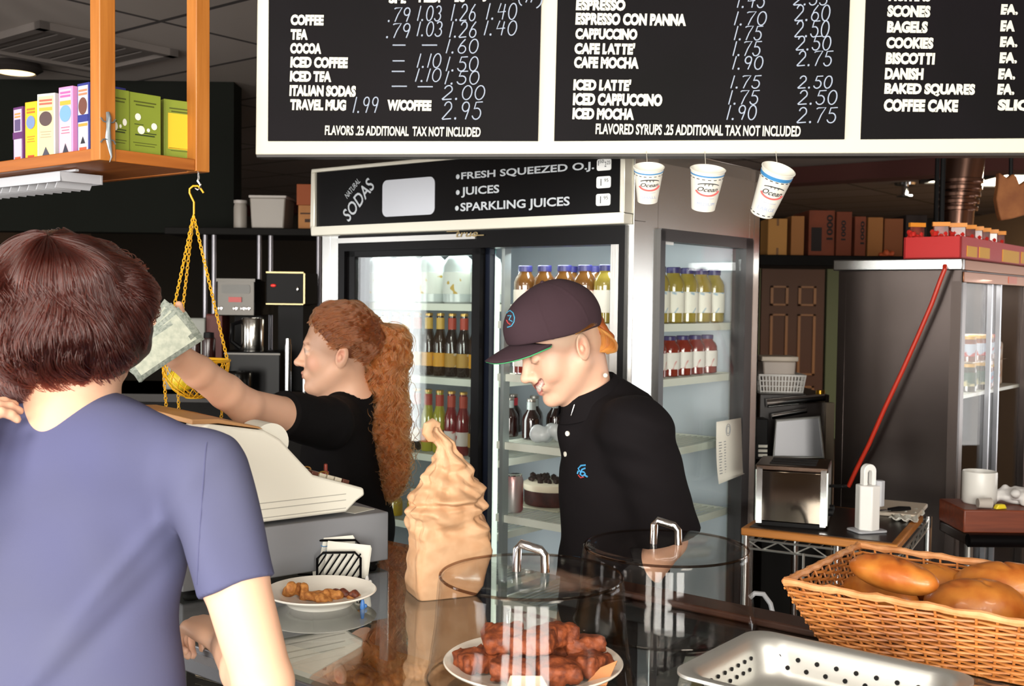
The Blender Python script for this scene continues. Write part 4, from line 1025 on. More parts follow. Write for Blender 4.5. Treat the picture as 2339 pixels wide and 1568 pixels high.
# plate of brownies
pb = thing('serving_plate', 'white round plate of brownies under the nearer cake dome', 'plate', d1.location + Vector((.005, 0, .001)), 0)
MB().lathe([(0, .003), (.08, .003), (.082, 0), (.088, 0), (.092, .006), (.118, .016), (.136, .022), (.138, .0245), (.136, .026), (.118, .021), (.092, .011), (0, .009)], 64).build('dish', mat('china'), pb)
M_brown = mat('brownie', '#8a4420', .65, noise=(90, 4), col2='#5e2812', bump=(240, .5, .002), thr=(.4, .66))
bz = d1.location.z + .0105
brs = [(-.085, -.012, 0, .5, 'leftmost brownie resting on the plate rim'), (-.03, -.052, 0, -.2, 'front brownie above the parchment on the plate'), (.035, -.055, 0, .15, 'front right brownie with a crackled face'), (.085, -.02, 0, .9, 'rightmost brownie standing on the paper'),
       (-.03, .02, 0, .3, 'brownie at the middle of the plate underneath the pile'), (.035, .03, 0, -.4, 'brownie at the back of the plate'), (-.045, .0, .032, .12, 'shiny topped brownie lying on the left of the pile'), (.03, .012, .034, .6, 'tallest brownie at the top of the pile'), (.0, -.022, .033, -.25, 'tilted brownie leaning on the pile in front'), (.075, .025, .012, .3, 'brownie leaning at the back right of the plate')]
for i, (x, y, z, rz_, lb) in enumerate(brs):
    rr = random.Random(40 + i); s = SDF(); c0 = Vector((pb.location.x + x, pb.location.y + y, bz + z + .018))
    Rm = Matrix.Rotation(rz_, 3, 'Z') @ Matrix.Rotation(rr.uniform(-.3, .3) if z else rr.uniform(-.12, .12), 3, 'X') @ Matrix.Rotation(rr.uniform(-.25, .25) if z else .05, 3, 'Y')
    hx, hy, hz = .034, .029, .016
    for sx in (-1, 0, 1):
        s.cone(c0 + Rm @ Vector((sx * hx * .62, -hy * .6, 0)), c0 + Rm @ Vector((sx * hx * .62, hy * .6, 0)), hz, hz, k=.004)
    for n_, h_ in (((1, 0, 0), hx), ((-1, 0, 0), hx), ((0, 1, 0), hy), ((0, -1, 0), hy), ((0, 0, 1), hz), ((0, 0, -1), hz)):
        v = Rm @ Vector(n_); s.cut(c0 + v * (h_ * .97), v, .005)
    s.ell(c0 + Rm @ Vector((0, 0, hz * .2)), (hx * .95, hy * .95, hz * .95), np.array(Rm), k=.003)
    s.disp = lambda P, i=i: wob(P, 150, i % 4) * .0024 + wob(P, 420, (i + 1) % 4) * .0016
    o = s.build('brownie', M_brown, c0 - Vector((.05,) * 3), c0 + Vector((.05,) * 3), .0026)
    tag(o, lb, 'brownie', 'brownies under the cake dome')
for i, (x, y, rz_, lb) in enumerate(((-.012, -.105, .2, 'pale square of parchment at the front of the brownie plate'), (.098, -.062, -.5, 'tan scrap of parchment at the right of the brownie plate'))):
    t = thing('parchment_scrap', lb, 'paper', pb.location + Vector((x, y, .022)), rz_)
    mm = mat('parchment_pale', '#ecd3bd', .6) if i == 0 else mat('parchment_tan', '#c98b5c', .6)
    b = MB().prism([(-.03, -.004), (.032, -.008), (.026, .016), (-.02, .02)] if i == 0 else [(-.02, -.02), (.014, -.012), (.018, .03), (-.004, .014)], 0, .0012, 'z')
    b.xf(Matrix.Rotation(.5 if i == 0 else .75, 4, 'X')); b.build('sheet', mm, t)

# ------------------------------------------------------------------ wicker basket of bread
BKc = [Vector(atz(1792, 1338, 1.125)), Vector(atz(2008, 1254, 1.125))]
ax = (Vector((.80, -.60, 0))).normalized(); ay = Vector((-ax.y, ax.x, 0)); byaw = math.atan2(ax.y, ax.x)
Lx, Ly, Hb = .52, .36, .105
bk = thing('wicker_basket', 'honey-brown wicker basket of bread rolls at the counter end', 'basket', (BKc[0].x, BKc[0].y, CZT), byaw)
M_wick = mat('wicker', '#c07a3a', .5, noise=(20, 3), col2='#9a5a26'); M_wick2 = mat('wicker_rim', '#d69a68', .5, noise=(30, 3), col2='#b87844')
ins = .05
def side_pt(sd, u, v):
    """sd 0 front 1 right 2 back 3 left; u along 0..1; v height 0..1"""
    o_ = ins * (1 - v) ** 1.1; z = v * Hb + .003
    x0, x1, y0, y1 = o_, Lx - o_, o_, Ly - o_
    return [Vector((x0 + (x1 - x0) * u, y0, z)), Vector((x1, y0 + (y1 - y0) * u, z)), Vector((x1 - (x1 - x0) * u, y1, z)), Vector((x0, y1 - (y1 - y0) * u, z))][sd]
nst = [17, 11, 17, 11]; rows = 17; nrm = [(0, -1), (1, 0), (0, 1), (-1, 0)]
for sd in range(4):
    wv = MB(); stk = MB()
    for i in range(nst[sd] + 1): stk.tube([side_pt(sd, i / nst[sd], v / 4) for v in range(5)], .0022, 6)
    for r in range(rows):
        v = .02 + .95 * r / rows; pts = []
        m_ = nst[sd] * 4
        for j in range(m_ + 1):
            u = j / m_; p = side_pt(sd, u, v); ph = math.cos(u * nst[sd] * PI) * (1 if r % 2 else -1)
            pts.append(p + Vector((nrm[sd][0], nrm[sd][1], 0)) * (ph * .0042) + Vector((0, 0, math.sin(u * nst[sd] * PI * .5 + r) * .0006)))
        wv.tube(pts, .0026, 5)
    wv.build('woven_side', M_wick, bk); stk.build('stakes', M_wick, bk)
rim = MB()
for sd in range(4):
    pts = [side_pt(sd, j / 40, 1.0) + Vector((0, 0, .003 + .0012 * math.sin(j * 1.1 + sd))) for j in range(41)]
    rim.tube(pts, [.0062 + .0016 * (1 if j % 6 == 0 else 0) + .0006 * math.sin(j * 2.3) for j in range(41)], 8)
rim.build('rim', M_wick2, bk)
MB().box(ins, Lx - ins, ins, Ly - ins, .002, .007).build('woven_base', M_wick, bk)
BKM = frame(bk.location, byaw)
M_roll = mat('bread_crust', '#a4551a', .42, noise=(22, 5), col2='#c27a30', coat=.12, spec=.5)
def rollbread(label, lx, ly, lz, rz_, L_, R_, tilt=0.0, score=True, seed=0):
    c0 = BKM @ Vector((lx, ly, lz + .007)); d = Matrix.Rotation(byaw + rz_, 3, 'Z') @ Vector((math.cos(tilt), 0, math.sin(tilt)))
    s = SDF(); rm = (Matrix.Rotation(byaw + rz_, 3, 'Z') @ Matrix.Rotation(-tilt, 3, 'Y'))
    s.ell(c0, (L_, R_, R_ * .82), np.array(rm), k=.01)
    if score:
        for q in (-.5, .1, .6):
            p = c0 + d * (q * L_); up = rm @ Vector((0, 0, R_ * .82)); sd_ = rm @ Vector((0, R_ * .8, 0))
            s.cone(p + up * .93 - sd_ * .5 + d * .012, p + up * .93 + sd_ * .5 - d * .012, .003, .003, k=.006, sub=True)
    s.disp = lambda P: wob(P, 60, seed % 4) * .0016 + wob(P, 240, (seed + 1) % 4) * .0005
    o = s.build('bread_roll', M_roll, c0 - Vector((L_ + .02,) * 2 + (R_ + .05,)), c0 + Vector((L_ + .02,) * 2 + (R_ + .05,)), .0036)
    return tag(o, label, 'bread roll', 'bread rolls in the wicker basket')
def rb_(px, py, z): q = BKM.inverted() @ atz(px, py, z); return q.x, q.y, z - CZT - .007
rollbread('long glossy bread roll lying across the others at the basket left', *rb_(2040, 1312, 1.145), -.2, .080, .036, -.05, seed=1)
rollbread('pale golden roll under the long roll near the front of the basket', *rb_(2008, 1358, 1.078), -.3, .078, .040, 0, seed=2)
rollbread('rounded roll tucked behind the long roll in the basket', *rb_(2128, 1332, 1.09), .6, .062, .042, 0, seed=3)
rollbread('big scored loaf at the front right of the basket', *rb_(2228, 1385, 1.085), .35, .085, .056, .05, seed=4)
rollbread('tall loaf at the back right of the basket', *rb_(2290, 1342, 1.10), .2, .085, .055, .1, seed=5)

# ------------------------------------------------------------------ perforated steel pan
hz = 1.085
c_l = Vector(atz(1513, 1520, hz)); c_b = Vector(atz(1724, 1436, hz))
px_ = Vector((.783, -.6225, 0)); py_ = Vector((.6225, .783, 0)); pyaw = math.atan2(px_.y, px_.x)
PW = .34; PL = (c_b - c_l).dot(py_) + .02
org = c_b - py_ * PL
pan = thing('steel_pan', 'shallow perforated stainless steam pan lying nearest on the counter', 'pan', (org.x, org.y, CZT), pyaw)
M_pan = mat('pan_steel', '#d2d2ce', .42, .9, bump=(90, .03, .002))
n = 12; D = hz - CZT
def ringp(x0, x1, y0, y1, r, z): return [(x, y, z) for x, y in rrect(x0, x1, y0, y1, r, n)]
rings = [ringp(.006, PW - .006, .006, PL - .006, .03, D - .006), ringp(0, PW, 0, PL, .035, D - .004), ringp(.0, PW, 0, PL, .035, D), ringp(.012, PW - .012, .012, PL - .012, .04, D), ringp(.018, PW - .018, .018, PL - .018, .042, D - .004), ringp(.024, PW - .024, .024, PL - .024, .045, D - .02),
         ringp(.03, PW - .03, .03, PL - .03, .048, .02), ringp(.036, PW - .036, .036, PL - .036, .05, .007), ringp(.052, PW - .052, .052, PL - .052, .04, .002)]
b = MB(); m_ = len(rings[0])
for R_ in rings: b.v += R_
for k in range(len(rings) - 1):
    for j in range(m_): b.f.append((k * m_ + j, k * m_ + (j + 1) % m_, (k + 1) * m_ + (j + 1) % m_, (k + 1) * m_ + j)); b.m.append(0)
b.f.append(tuple(range((len(rings) - 1) * m_, len(rings) * m_))); b.m.append(0)
o = b.build('pan_shell', M_pan, pan, recalc=True, smooth=60)
so = o.modifiers.new('solid', 'SOLIDIFY'); so.thickness = .0012; so.offset = 0
for row in range(2):
    for k in range(9):
        z = D - .026 - row * .014; x = .055 + k * .03 + row * .015
        yb_ = PL - .0252 - (D - .02 - z) / (D - .04) * .006
        MB().tube([(x, yb_ - .0016, z), (x, yb_ + .001, z)], .0034, 12).build('drain_hole', mat('hole_black', '#0a0808', .9), pan)
        y = .055 + k * .021 + row * .0105
        if y < PL - .06:
            xb_ = .0252 + (D - .02 - z) / (D - .04) * .006
            MB().tube([(xb_ + .0016, y, z), (xb_ - .001, y, z)], .003, 12).build('drain_hole', mat('hole_black'), pan)
# ================================================================== HANGING WOODEN SHELF
K1 = at(228, 365, 2.30); SHM = frame((K1.x, K1.y, 0), YAW); SHI = SHM.inverted()
SHX = SHM.to_3x3() @ Vector((1, 0, 0)); SHY = SHM.to_3x3() @ Vector((0, 1, 0))
def sxf(px, py, y=0.0): q = SHI @ onplane(px, py, SHM @ Vector((0, y, 0)), SHY); return q.x, q.z
def syf(px, py, x=0.0): q = SHI @ onplane(px, py, SHM @ Vector((x, 0, 0)), SHX); return q.y, q.z
PWD = .037; y2 = syf(448, 390)[0]; zpb = K1.z; ztray = sxf(205, 339)[1]
M_pine = wood('pine_orange', '#b87430', '#a05e20', 4, axis=2); M_pinex = wood('pine_orange_x', '#ab6426', '#93501a', 4, axis=0); M_piney = wood('pine_orange_y', '#ab6426', '#93501a', 4, axis=1)
shelf = thing('hanging_shelf', 'orange pine shelf hung from the ceiling holding tea boxes', 'shelf', (K1.x, K1.y, zpb), YAW)
zt_ = CZ - zpb - .0015
for y in (0, y2):
    for x in (0, -1.25): MB().box(x - PWD, x, y, y + PWD, 0, zt_).build('post', M_pine, shelf, bevel=.002)
zr = ztray - zpb
MB().box(-1.25 + .001, -PWD, .003, .022, zr - .026, zr).build('front_rail', M_pinex, shelf, bevel=.002)
MB().box(-1.25 + .001, -PWD, y2 + .012, y2 + .03, zr - .026, zr).build('back_rail', M_pinex, shelf, bevel=.002)
MB().box(-.022, -.003, PWD, y2, zr - .026, zr).build('side_rail', M_piney, shelf, bevel=.002)
MB().box(-1.24, -.022, .022, y2 + .012, zr - .024, zr - .006).build('shelf_board', M_pinex, shelf)
zb_s = ztray - .006
# lizard ornament on the post
t = thing('lizard_ornament', 'small silver and teal lizard ornament clinging to the near shelf post', 'ornament', SHM @ Vector((0.004, .016, 0)) + Vector((0, 0, sxf(232, 300)[1])), YAW)
b = MB(); b.tube([(0, 0, .042), (.002, .001, .03), (.002, 0, .01), (.001, .0, -.01), (.0, .004, -.03), (0, .008, -.05), (0, .004, -.062)], [.004, .0055, .0045, .006, .0045, .002, .0008], 8)
for z, s in ((.02, 1), (-.014, -1)):
    for d in (-1, 1): b.tube([(.001, 0, z), (.002, d * .012, z + s * .002), (.001, d * .017, z + s * .009)], .0016, 6)
b.build('lizard_body', mat('lizard_silver', '#8f979c', .3, .7), t)
# tea boxes along the front
def teabox(label, x, y, rz_, w_, d_, h_, base, pan, accents, name='tea_box'):
    P_ = SHM @ Vector((x, y, 0)); t = thing(name, label, 'tea box', (P_.x, P_.y, zb_s + .0006), YAW + rz_, 'boxes of tea on the hanging shelf')
    MB().box(-w_ / 2, w_ / 2, 0, d_, 0, h_).build('carton', mat(base[0], base[1], .5), t, bevel=.0012)
    b = MB(); b.box(-w_ / 2 + .004, w_ / 2 - .004, -.0006, 0, .006, h_ - .006)
    if pan: b.build('front_panel', mat(pan[0], pan[1], .5), t)
    for k, (nm, col, shp) in enumerate(accents):
        b = MB()
        for q in shp:
            if q[0] == 'e': b.add(*(lambda c: ([(c[0], -.0012, c[1])] + [(c[0] + c[2] * math.cos(i * PI / 14), -.0012, c[1] + c[3] * math.sin(i * PI / 14)) for i in range(28)], [(0, i + 1, (i + 1) % 28 + 1) for i in range(28)]))([q[1] * w_, q[2] * h_, q[3] * w_, q[4] * h_]))
            elif q[0] == 'b': b.box(q[1] * w_, q[2] * w_, -.0011, -.0004, q[3] * h_, q[4] * h_)
            elif q[0] == 't': b.add([(q[1] * w_, -.0013, q[2] * h_), (q[3] * w_, -.0013, q[4] * h_), (q[5] * w_, -.0013, q[6] * h_)], [(0, 1, 2)])
            elif q[0] == 's': b.box(w_ / 2, w_ / 2 + .0006, q[1] * d_, q[2] * d_, q[3] * h_, q[4] * h_)
        b.build(nm, mat('tea_' + nm + col[1:], col, .5), t, recalc=False, smooth=0)
    return t
def bx(px, y=.03): return sxf(px, 280, y)[0]
tri = ('t', -.25, .03, .3, .03, 0, .2); txt = [('b', -.3, .3, .42, .43), ('b', -.25, .25, .38, .39), ('b', -.3, .3, .34, .35)]
teabox('purple and white tea box at the far left of the front row', bx(36), .035, .0, .044, .09, .134, ('box_purple', '#5d2a66'), ('box_lilac', '#bab0c2'), [('heading', '#d8884a', [('b', -.3, .3, .86, .89), ('b', -.3, .3, .81, .84)]), ('picture', '#5a4a72', [('b', -.3, .3, .58, .78), ]), ('band', '#5d2a66', [('b', -.5, .5, .44, .56)]), ('stamp', '#d8502a', [('b', -.3, .3, .07, .13)])])
teabox('bright yellow tea box, second in the front row', bx(66), .035, .1, .046, .085, .140, ('box_yellow', '#efb21c'), None, [('heading', '#c26a1c', [('b', -.32, .32, .86, .89), ('b', -.32, .32, .81, .84)]), ('picture', '#6f86b0', [('e', 0, .66, .36, .11)]), ('print', '#b0641c', txt), ('stamp', '#b23a1c', [('b', -.25, .25, .07, .12)])])
teabox('white tea box with pyramid print, middle of the front row', bx(105), .03, .22, .056, .09, .150, ('box_white', '#c6c6c4'), ('box_cream', '#c9ba94'), [('heading', '#cf5a4a', [('b', -.36, .36, .88, .91), ('b', -.36, .36, .83, .86), ('s', .2, .7, .8, .92)]), ('arch', '#e0a03a', [('b', -.36, .36, .74, .79), ('s', .2, .8, .74, .78)]), ('picture', '#4d3a3a', [('e', 0, .62, .36, .11)]), ('print', '#9a8a70', txt), ('pyramid', '#3a3a48', [tri])])
teabox('pink tea box with a blue picture in the front row', bx(150), .03, .1, .05, .09, .156, ('box_pink', '#d88cc0'), ('box_palepink', '#c9adba'), [('heading', '#b05a9a', [('b', -.36, .36, .9, .93), ('b', -.36, .36, .85, .88)]), ('arch', '#e0a03a', [('b', -.38, .38, .74, .8)]), ('picture', '#6f9ac8', [('e', 0, .62, .4, .12)]), ('print', '#b84a6a', txt), ('pyramid', '#2a2a3a', [tri])])
teabox('navy and white tea box beside the near shelf post', bx(190), .03, .02, .046, .09, .156, ('box_navy', '#28307e'), ('box_paleblue', '#bab9c4'), [('heading', '#c87a5a', [('b', -.36, .36, .88, .91), ('b', -.36, .36, .83, .86)]), ('picture', '#6a4034', [('e', 0, .68, .36, .12)]), ('band', '#28307e', [('b', -.44, .44, .46, .56)]), ('arch', '#e0903a', [('b', -.38, .38, .4, .44)]), ('pyramid', '#1a1a26', [('t', -.2, .16, .2, .16, 0, .26)]), ('stamp', '#d8502a', [('b', -.3, .3, .05, .11)])])
# red-flowered dark tin at the far left
P_ = SHM @ Vector((bx(8), .10, 0)); t = thing('flowered_tin', 'dark tin with red flowers behind the purple tea box', 'tin', (P_.x, P_.y, zb_s + .0006), YAW)
MB().lathe([(0, 0), (.03, 0), (.03, .12), (.027, .125), (0, .125)], 24).build('tin_body', mat('tin_dark', '#1a120f', .4), t)
b = MB()
for k in range(7): b.ball((.03 * math.cos(k * .9 + 3.2), .03 * math.sin(k * .9 + 3.2), .02 + .015 * k), (.011, .011, .009), 8)
b.build('red_flowers', mat('flower_red', '#c23a2a', .6), t)
# green boxes along the side
def by(px, x=-.012): return syf(px, 280, x)[0]
fl = [('e', -.22, .62, .09, .055), ('e', .28, .5, .09, .055), ('e', -.12, .42, .11, .065), ('e', .1, .43, .05, .03)]
def green(label, px, rz_, panel, gw=.078):
    y = by(px); x, yy = -.0285, y
    acc = [('print', '#4a5018', [('b', -.34, .34, .85, .87), ('b', -.28, .28, .8, .82), ('b', -.36, .36, .21, .22), ('b', -.3, .3, .17, .18)])]
    acc += [('yellow_panel', '#e6b62a', [('b', -.38, .38, .2, .78)])] if panel else [('white_flowers', '#e6e4d8', fl), ('leaves', '#2f3a1a', [('b', -.3, .3, .33, .35), ('b', -.1, .35, .37, .385), ('b', -.32, -.05, .5, .51)]), ('side_panel', '#d8a82a', [('s', .3, .9, .2, .75)])]
    t = teabox(label, x - abs(math.sin(rz_)) * .04, yy, PI / 2 + rz_, gw, .05, .138, ('box_green', '#7c8a2c'), None, acc)
green('olive green tea box partly hidden by the near shelf post', 279, .0, False, .056)
green('olive green tea box with white daisies, middle of the side row', 342, -.05, False)
green('olive green tea box with a large yellow panel by the far post', 428, -.22, True)

# white slatted rack fixed under the shelf
rx, rz0 = sxf(137, 391, .04); zrk = rz0
rack = thing('white_rack', 'white slatted plastic rack hanging under the wooden shelf', 'rack', SHM @ Vector((0, 0, zrk)), YAW)
M_wp = mat('white_plastic', '#b4b6bc', .45)
b = MB(); ry1 = syf(235, 396, rx)[0]
b.box(-1.15, rx, .04, .046, -.022, 0); b.box(rx - .006, rx, .04, ry1, -.022, 0); b.box(-1.15, rx, ry1 - .006, ry1, -.022, 0)
b.build('frame', M_wp, rack, bevel=.001)
b = MB()
for k in range(22):
    x = rx - .03 - k * .042; b.add(*(lambda: ([(x, .05, -.018), (x, ry1 - .01, -.018), (x - .012, ry1 - .01, -.034), (x - .012, .05, -.034), (x + .003, .05, -.018), (x + .003, ry1 - .01, -.018), (x - .009, ry1 - .01, -.034), (x - .009, .05, -.034)], [(0, 1, 2, 3), (4, 7, 6, 5), (0, 4, 5, 1), (2, 6, 7, 3), (0, 3, 7, 4), (1, 5, 6, 2)]))())
b.build('slats', M_wp, rack)
MB().box(-.9, -.2, .06, .068, 0, zpb + zr - .026 - zrk - .001).build('hanger_strip', M_wp, rack)

# yellow three-tier chain basket
hk = SHM @ Vector((-.016, y2 + .018, 0)); hk.z = zpb
bt = thing('hanging_basket', 'yellow chain and net basket hanging from the far shelf post', 'hanging basket', (hk.x, hk.y, zpb), 0)
M_yc = mat('yellow_chain', '#d9a316', .45); HX, HY = hk.x, hk.y
L = lambda px, py, dy=0.0: (lambda p: (p.x - HX, p.y - HY, p.z - zpb))(at(px, py, HY + dy))
MB().tube([(0, 0, -.001), (0, 0, -.014), (-.002, 0, -.02), (.004, 0, -.028), (.004, 0, -.036), (-.002, 0, -.04), (-.008, 0, -.036)], .0024, 8).build('steel_hook', M_chr, bt)
MB().tube([L(465, 441), L(459, 432), L(452, 425), L(441, 425), L(433, 432), L(433, 441), L(438, 452), L(443, 462), L(443, 490)], .0022, 8).build('yellow_hook', M_yc, bt)
def chain(p0, p1, name='chain'):
    p0, p1 = Vector(p0), Vector(p1); d = (p1 - p0); n = max(2, int(d.length / .0078)); d.normalize(); u = d.orthogonal().normalized(); v = d.cross(u); b = MB()
    for k in range(n):
        c = p0.lerp(p1, (k + .5) / n); s = u if k % 2 else v
        b.tube([c + d * (.0056 * math.cos(a * PI / 5)) + s * (.0034 * math.sin(a * PI / 5)) for a in range(10)], .0011, 5, closed=True)
    b.build(name, M_yc, bt)
top_ = L(442, 492); rc = Vector(L(447, 824)); R_r = .0755
pa = [rc + Vector((R_r * math.cos(a), R_r * math.sin(a), 0)) for a in (math.radians(-5), math.radians(215), math.radians(140))]
for p in pa: chain(top_, p)
ringpts = lambda c, r: [c + Vector((r * math.cos(a * PI / 24), r * math.sin(a * PI / 24), 0)) for a in range(48)]
MB().tube(ringpts(rc, R_r), .0034, 8, closed=True).build('ring', M_yc, bt)
for q, dep in ((rc, .088),):
    b = MB()
    for k in range(18):
        for s in (-1, 1):
            b.tube([q + Vector((R_r * math.sin(f) * math.cos(k * PI / 9 + s * (1.57 - f) * .9), R_r * math.sin(f) * math.sin(k * PI / 9 + s * (1.57 - f) * .9), -dep * math.cos(f))) for f in [1.57 - i * .14 for i in range(11)]], .0013, 5)
    b.build('net_bowl', M_yc, bt)
MB().tube(ringpts(rc + Vector((0, 0, -dep * .96)), .022), .002, 6, closed=True).build('bottom_ring', M_yc, bt)
rc2 = rc + Vector((-.03, .085, -.30)); R2 = .05
for p, an in zip(pa, (-5, 215, 140)): chain(p, rc2 + Vector((R2 * math.cos(math.radians(an)), R2 * math.sin(math.radians(an)), 0)))
MB().tube(ringpts(rc2, R2), .0036, 8, closed=True).build('ring', M_yc, bt)
b = MB()
for k in range(18):
    for s in (-1, 1):
        b.tube([rc2 + Vector((R2 * math.sin(f) * math.cos(k * PI / 9 + s * (1.57 - f) * .9), R2 * math.sin(f) * math.sin(k * PI / 9 + s * (1.57 - f) * .9), -.05 * math.cos(f))) for f in [1.57 - i * .14 for i in range(11)]], .0013, 5)
b.build('net_bowl', M_yc, bt)
for i, (dx, dy, dz, lb, cc) in enumerate(((-.024, -.012, -.042, 'yellow lemon at the left in the hanging net basket', '#d8c22a'), (.026, .006, -.046, 'orange-yellow lemon at the right in the hanging net basket', '#d39a22'))):
    c0 = Vector((HX, HY, zpb)) + rc + Vector((dx, dy, dz))
    s = SDF(); s.ell(c0, (.034, .027, .027), k=.01); s.cone(c0, c0 + Vector((.037, 0, .002)), .012, .006, k=.014); s.cone(c0, c0 + Vector((-.036, 0, 0)), .012, .005, k=.014)
    o = s.build('lemon', mat('lemon_skin%d' % i, cc, .45, bump=(300, .2, .0005)), c0 - Vector((.05,) * 3), c0 + Vector((.05,) * 3), .003); tag(o, lb, 'lemon')

# ================================================================== COFFEE STATION in the dark behind
def blk(name, label, cat, px0, px1, py0, py1, Y, dep, m, rz_=0.0, bevel=.004, part='body', group=None, empty=False):
    """thing whose front face fills the measured rectangle, standing at distance Y"""
    a = at(px0, py1, Y); c = at(px1, py0, Y)
    t = thing(name, label, cat, ((a.x + c.x) / 2, Y, a.z), rz_, group); w_ = c.x - a.x; h_ = c.z - a.z
    if not empty: MB().box(-w_ / 2, w_ / 2, 0, dep, 0, h_).build(part, m, t, bevel=bevel)
    return t, w_, h_
M_dk = mat('dark_cabinet', '#0d0b09', .7, spec=.15); M_sts = steel('machine_steel', '#4f4d4a', .4, axis=0)
M_crd = mat('cardboard', '#a5703f', .8, noise=(8, 3), col2='#966236'); M_crdd = mat('cardboard_dark', '#7a3a20', .8, noise=(8, 3), col2='#6a321c')
CY = 4.35
t, w_, h_ = blk('back_counter', 'dark counter carrying the coffee machines at the back left', 'counter', 150, 735, 905, 1240, 4.25, .65, M_dk)
zc_b = t.location.z + h_
top_c = zc_b
MB().box(-w_ / 2 - .01, w_ / 2 + .01, -.01, .66, h_ - .03, h_ + 0.0).build('worktop', mat('worktop_dark', '#1a1411', .4, spec=.3), t)
MB().box(-w_ / 2, w_ / 2, 0.02, .62, -t.location.z, 0.0).build('plinth', M_dk, t)
# stainless coffee grinder-brewer with red switch
def on_top(px0, px1, py0, name, label, cat, Y, dep, m, **k):
    a = at(px0, 900, Y); c = at(px1, py0, Y); t = thing(name, label, cat, ((a.x + c.x) / 2, Y, top_c + .0005), 0)
    return t, c.x - a.x, c.z - top_c
t, w_, h_ = on_top(495, 582, 640, 'coffee_brewer', 'stainless coffee brewer with a red switch behind the yellow basket', 'coffee brewer', CY, .35, M_sts)
zpan = at(500, 722, CY).z - top_c
MB().box(-w_ / 2, w_ / 2, 0, .35, zpan, h_).build('head', M_sts, t, bevel=.004)
MB().box(-w_ / 2 + .02, w_ / 2 - .02, .2, .34, 0, zpan).build('column', M_blkm, t); MB().box(-w_ / 2, w_ / 2, 0, .34, 0, .05).build('base', M_sts, t, bevel=.004)
MB().box(-w_ / 2 - .002, w_ / 2 + .002, -.004, .1, h_ - .008, h_ + .004).build('top_trim', M_sts, t)
MB().prism(rrect(-w_ * .38, w_ * .38, h_ * .0 + zpan + (h_ - zpan) * .62, zpan + (h_ - zpan) * .86, .008), -.003, 0, 'y').build('name_plate', mat('plate_grey', '#56544f', .4), t)
MB().box(-w_ * .18, w_ * .16, -.008, 0, zpan + .055, zpan + .075).build('red_switch', mat('switch_red', '#a8261e', .4), t)
for x in (-.06, .0, .03, .05): MB().lathe([(.0, 0), (.009, 0), (.009, .006), (0, .008)], 12, M=Matrix.Translation((x, -.0, zpan + .03)) @ Matrix.Rotation(PI / 2, 4, 'X')).build('switch', M_chr, t)
t, w_, h_ = on_top(607, 697, 622, 'espresso_grinder', 'black control box with gold edging above the ponytailed cashier', 'coffee grinder', CY - .05, .3, M_blkm)
zpan = at(500, 695, CY - .05).z - top_c
MB().box(-w_ / 2, w_ / 2, 0, .28, zpan, h_).build('control_head', M_blkm, t, bevel=.004)
b = MB()
for q in ((-w_ / 2, w_ / 2, h_ - .006, h_), (-w_ / 2, w_ / 2, zpan, zpan + .005), (w_ / 2 - .006, w_ / 2, zpan, h_)): b.box(q[0], q[1], -.003, 0, q[2], q[3])
b.build('gold_edging', mat('gold_edge', '#a8966a', .35, .6), t)
MB().ball((-.048, -.002, zpan + .075), (.011, .003, .006), 12).build('red_lamp', mat('lamp_red', '#c8241a', .3, emit=.6), t); MB().ball((.048, -.002, zpan + .062), (.006, .004, .012), 12).build('chrome_knob', M_chr, t)
MB().box(-.05, .05, .1, .26, 0, zpan).build('stand', M_blkm, t)
# pots and tubes
def cyl(name, label, cat, px0, px1, py0, py1, Y, m, handle=False, cap=None):
    a = at(px0, py1, Y); c = at(px1, py0, Y); r = (c.x - a.x) / 2
    t = thing(name, label, cat, ((a.x + c.x) / 2, Y, a.z), 0); h_ = c.z - a.z
    MB().lathe([(0, 0), (r * .96, 0), (r, .005), (r, h_ - .006), (r * .94, h_)] + ([(r * .9, h_), (r * .9, .01), (0, .01)] if not cap else [(0, h_)]), 28).build('vessel', m, t)
    if cap: MB().lathe([(0, h_), (r * .8, h_), (r * .75, h_ + .02), (0, h_ + .022)], 20).build('lid', cap, t)
    if handle: MB().tube([(-r * .95, -.01, h_ * .9), (-r * 1.7, -.02, h_ * .8), (-r * 1.8, -.02, h_ * .3), (-r * 1.1, -.01, h_ * .1)], .009, 8).build('handle', M_blk, t)
    return t
a = at(500, 802, CY - .1)
t, w_, h_ = blk('warming_plate', 'dark warming stand under the steel coffee pot', 'warmer', 512, 640, 803, 905, CY - .18, .16, M_blk)
MB().box(-w_ / 2, w_ / 2, -.004, 0, h_ - .012, h_ - .006).build('front_strip', M_sts, t); t.location.z = top_c + .0005
cyl('coffee_pot', 'stainless coffee pot with black handle on the warming stand', 'coffee pot', 552, 604, 727, 802, CY - .08, mat('pot_steel', '#b8b6b0', .18, 1.0), True)
cyl('coffee_urn', 'tall dark urn with chrome rim right of the yellow basket', 'urn', 510, 575, 850, 905, CY - .3, mat('urn_dark', '#1c1a18', .2, .6))
for i, (p0, p1, y0, lb) in enumerate(((650, 666, 792, 'thin chrome cup tube nearest the cashier nose'), (690, 702, 868, 'chrome cup tube below the cashier chin, left'), (706, 722, 872, 'bright chrome cup tube below the cashier chin, right'))):
    t = cyl('cup_tube', lb, 'cup dispenser', p0, p1, y0, 906, 3.95 + .03 * i, mat('tube_chrome', '#c2c4c6', .2, 1.0), cap=M_chr); 
    h_ = t.location.z; t.location.z = 0.93
t, w_, h_ = blk('tube_stand', 'dark low stand under the chrome cup tubes', 'stand', 640, 735, 906, 1200, 3.88, .22, M_dk); MB().box(-w_ / 2, w_ / 2, .01, .2, -t.location.z, 0).build('plinth', M_dk, t)
for o in [o for o in bpy.data.objects if o.name.startswith('cup_tube')]: o.location.z = t.location.z + h_ + .0005
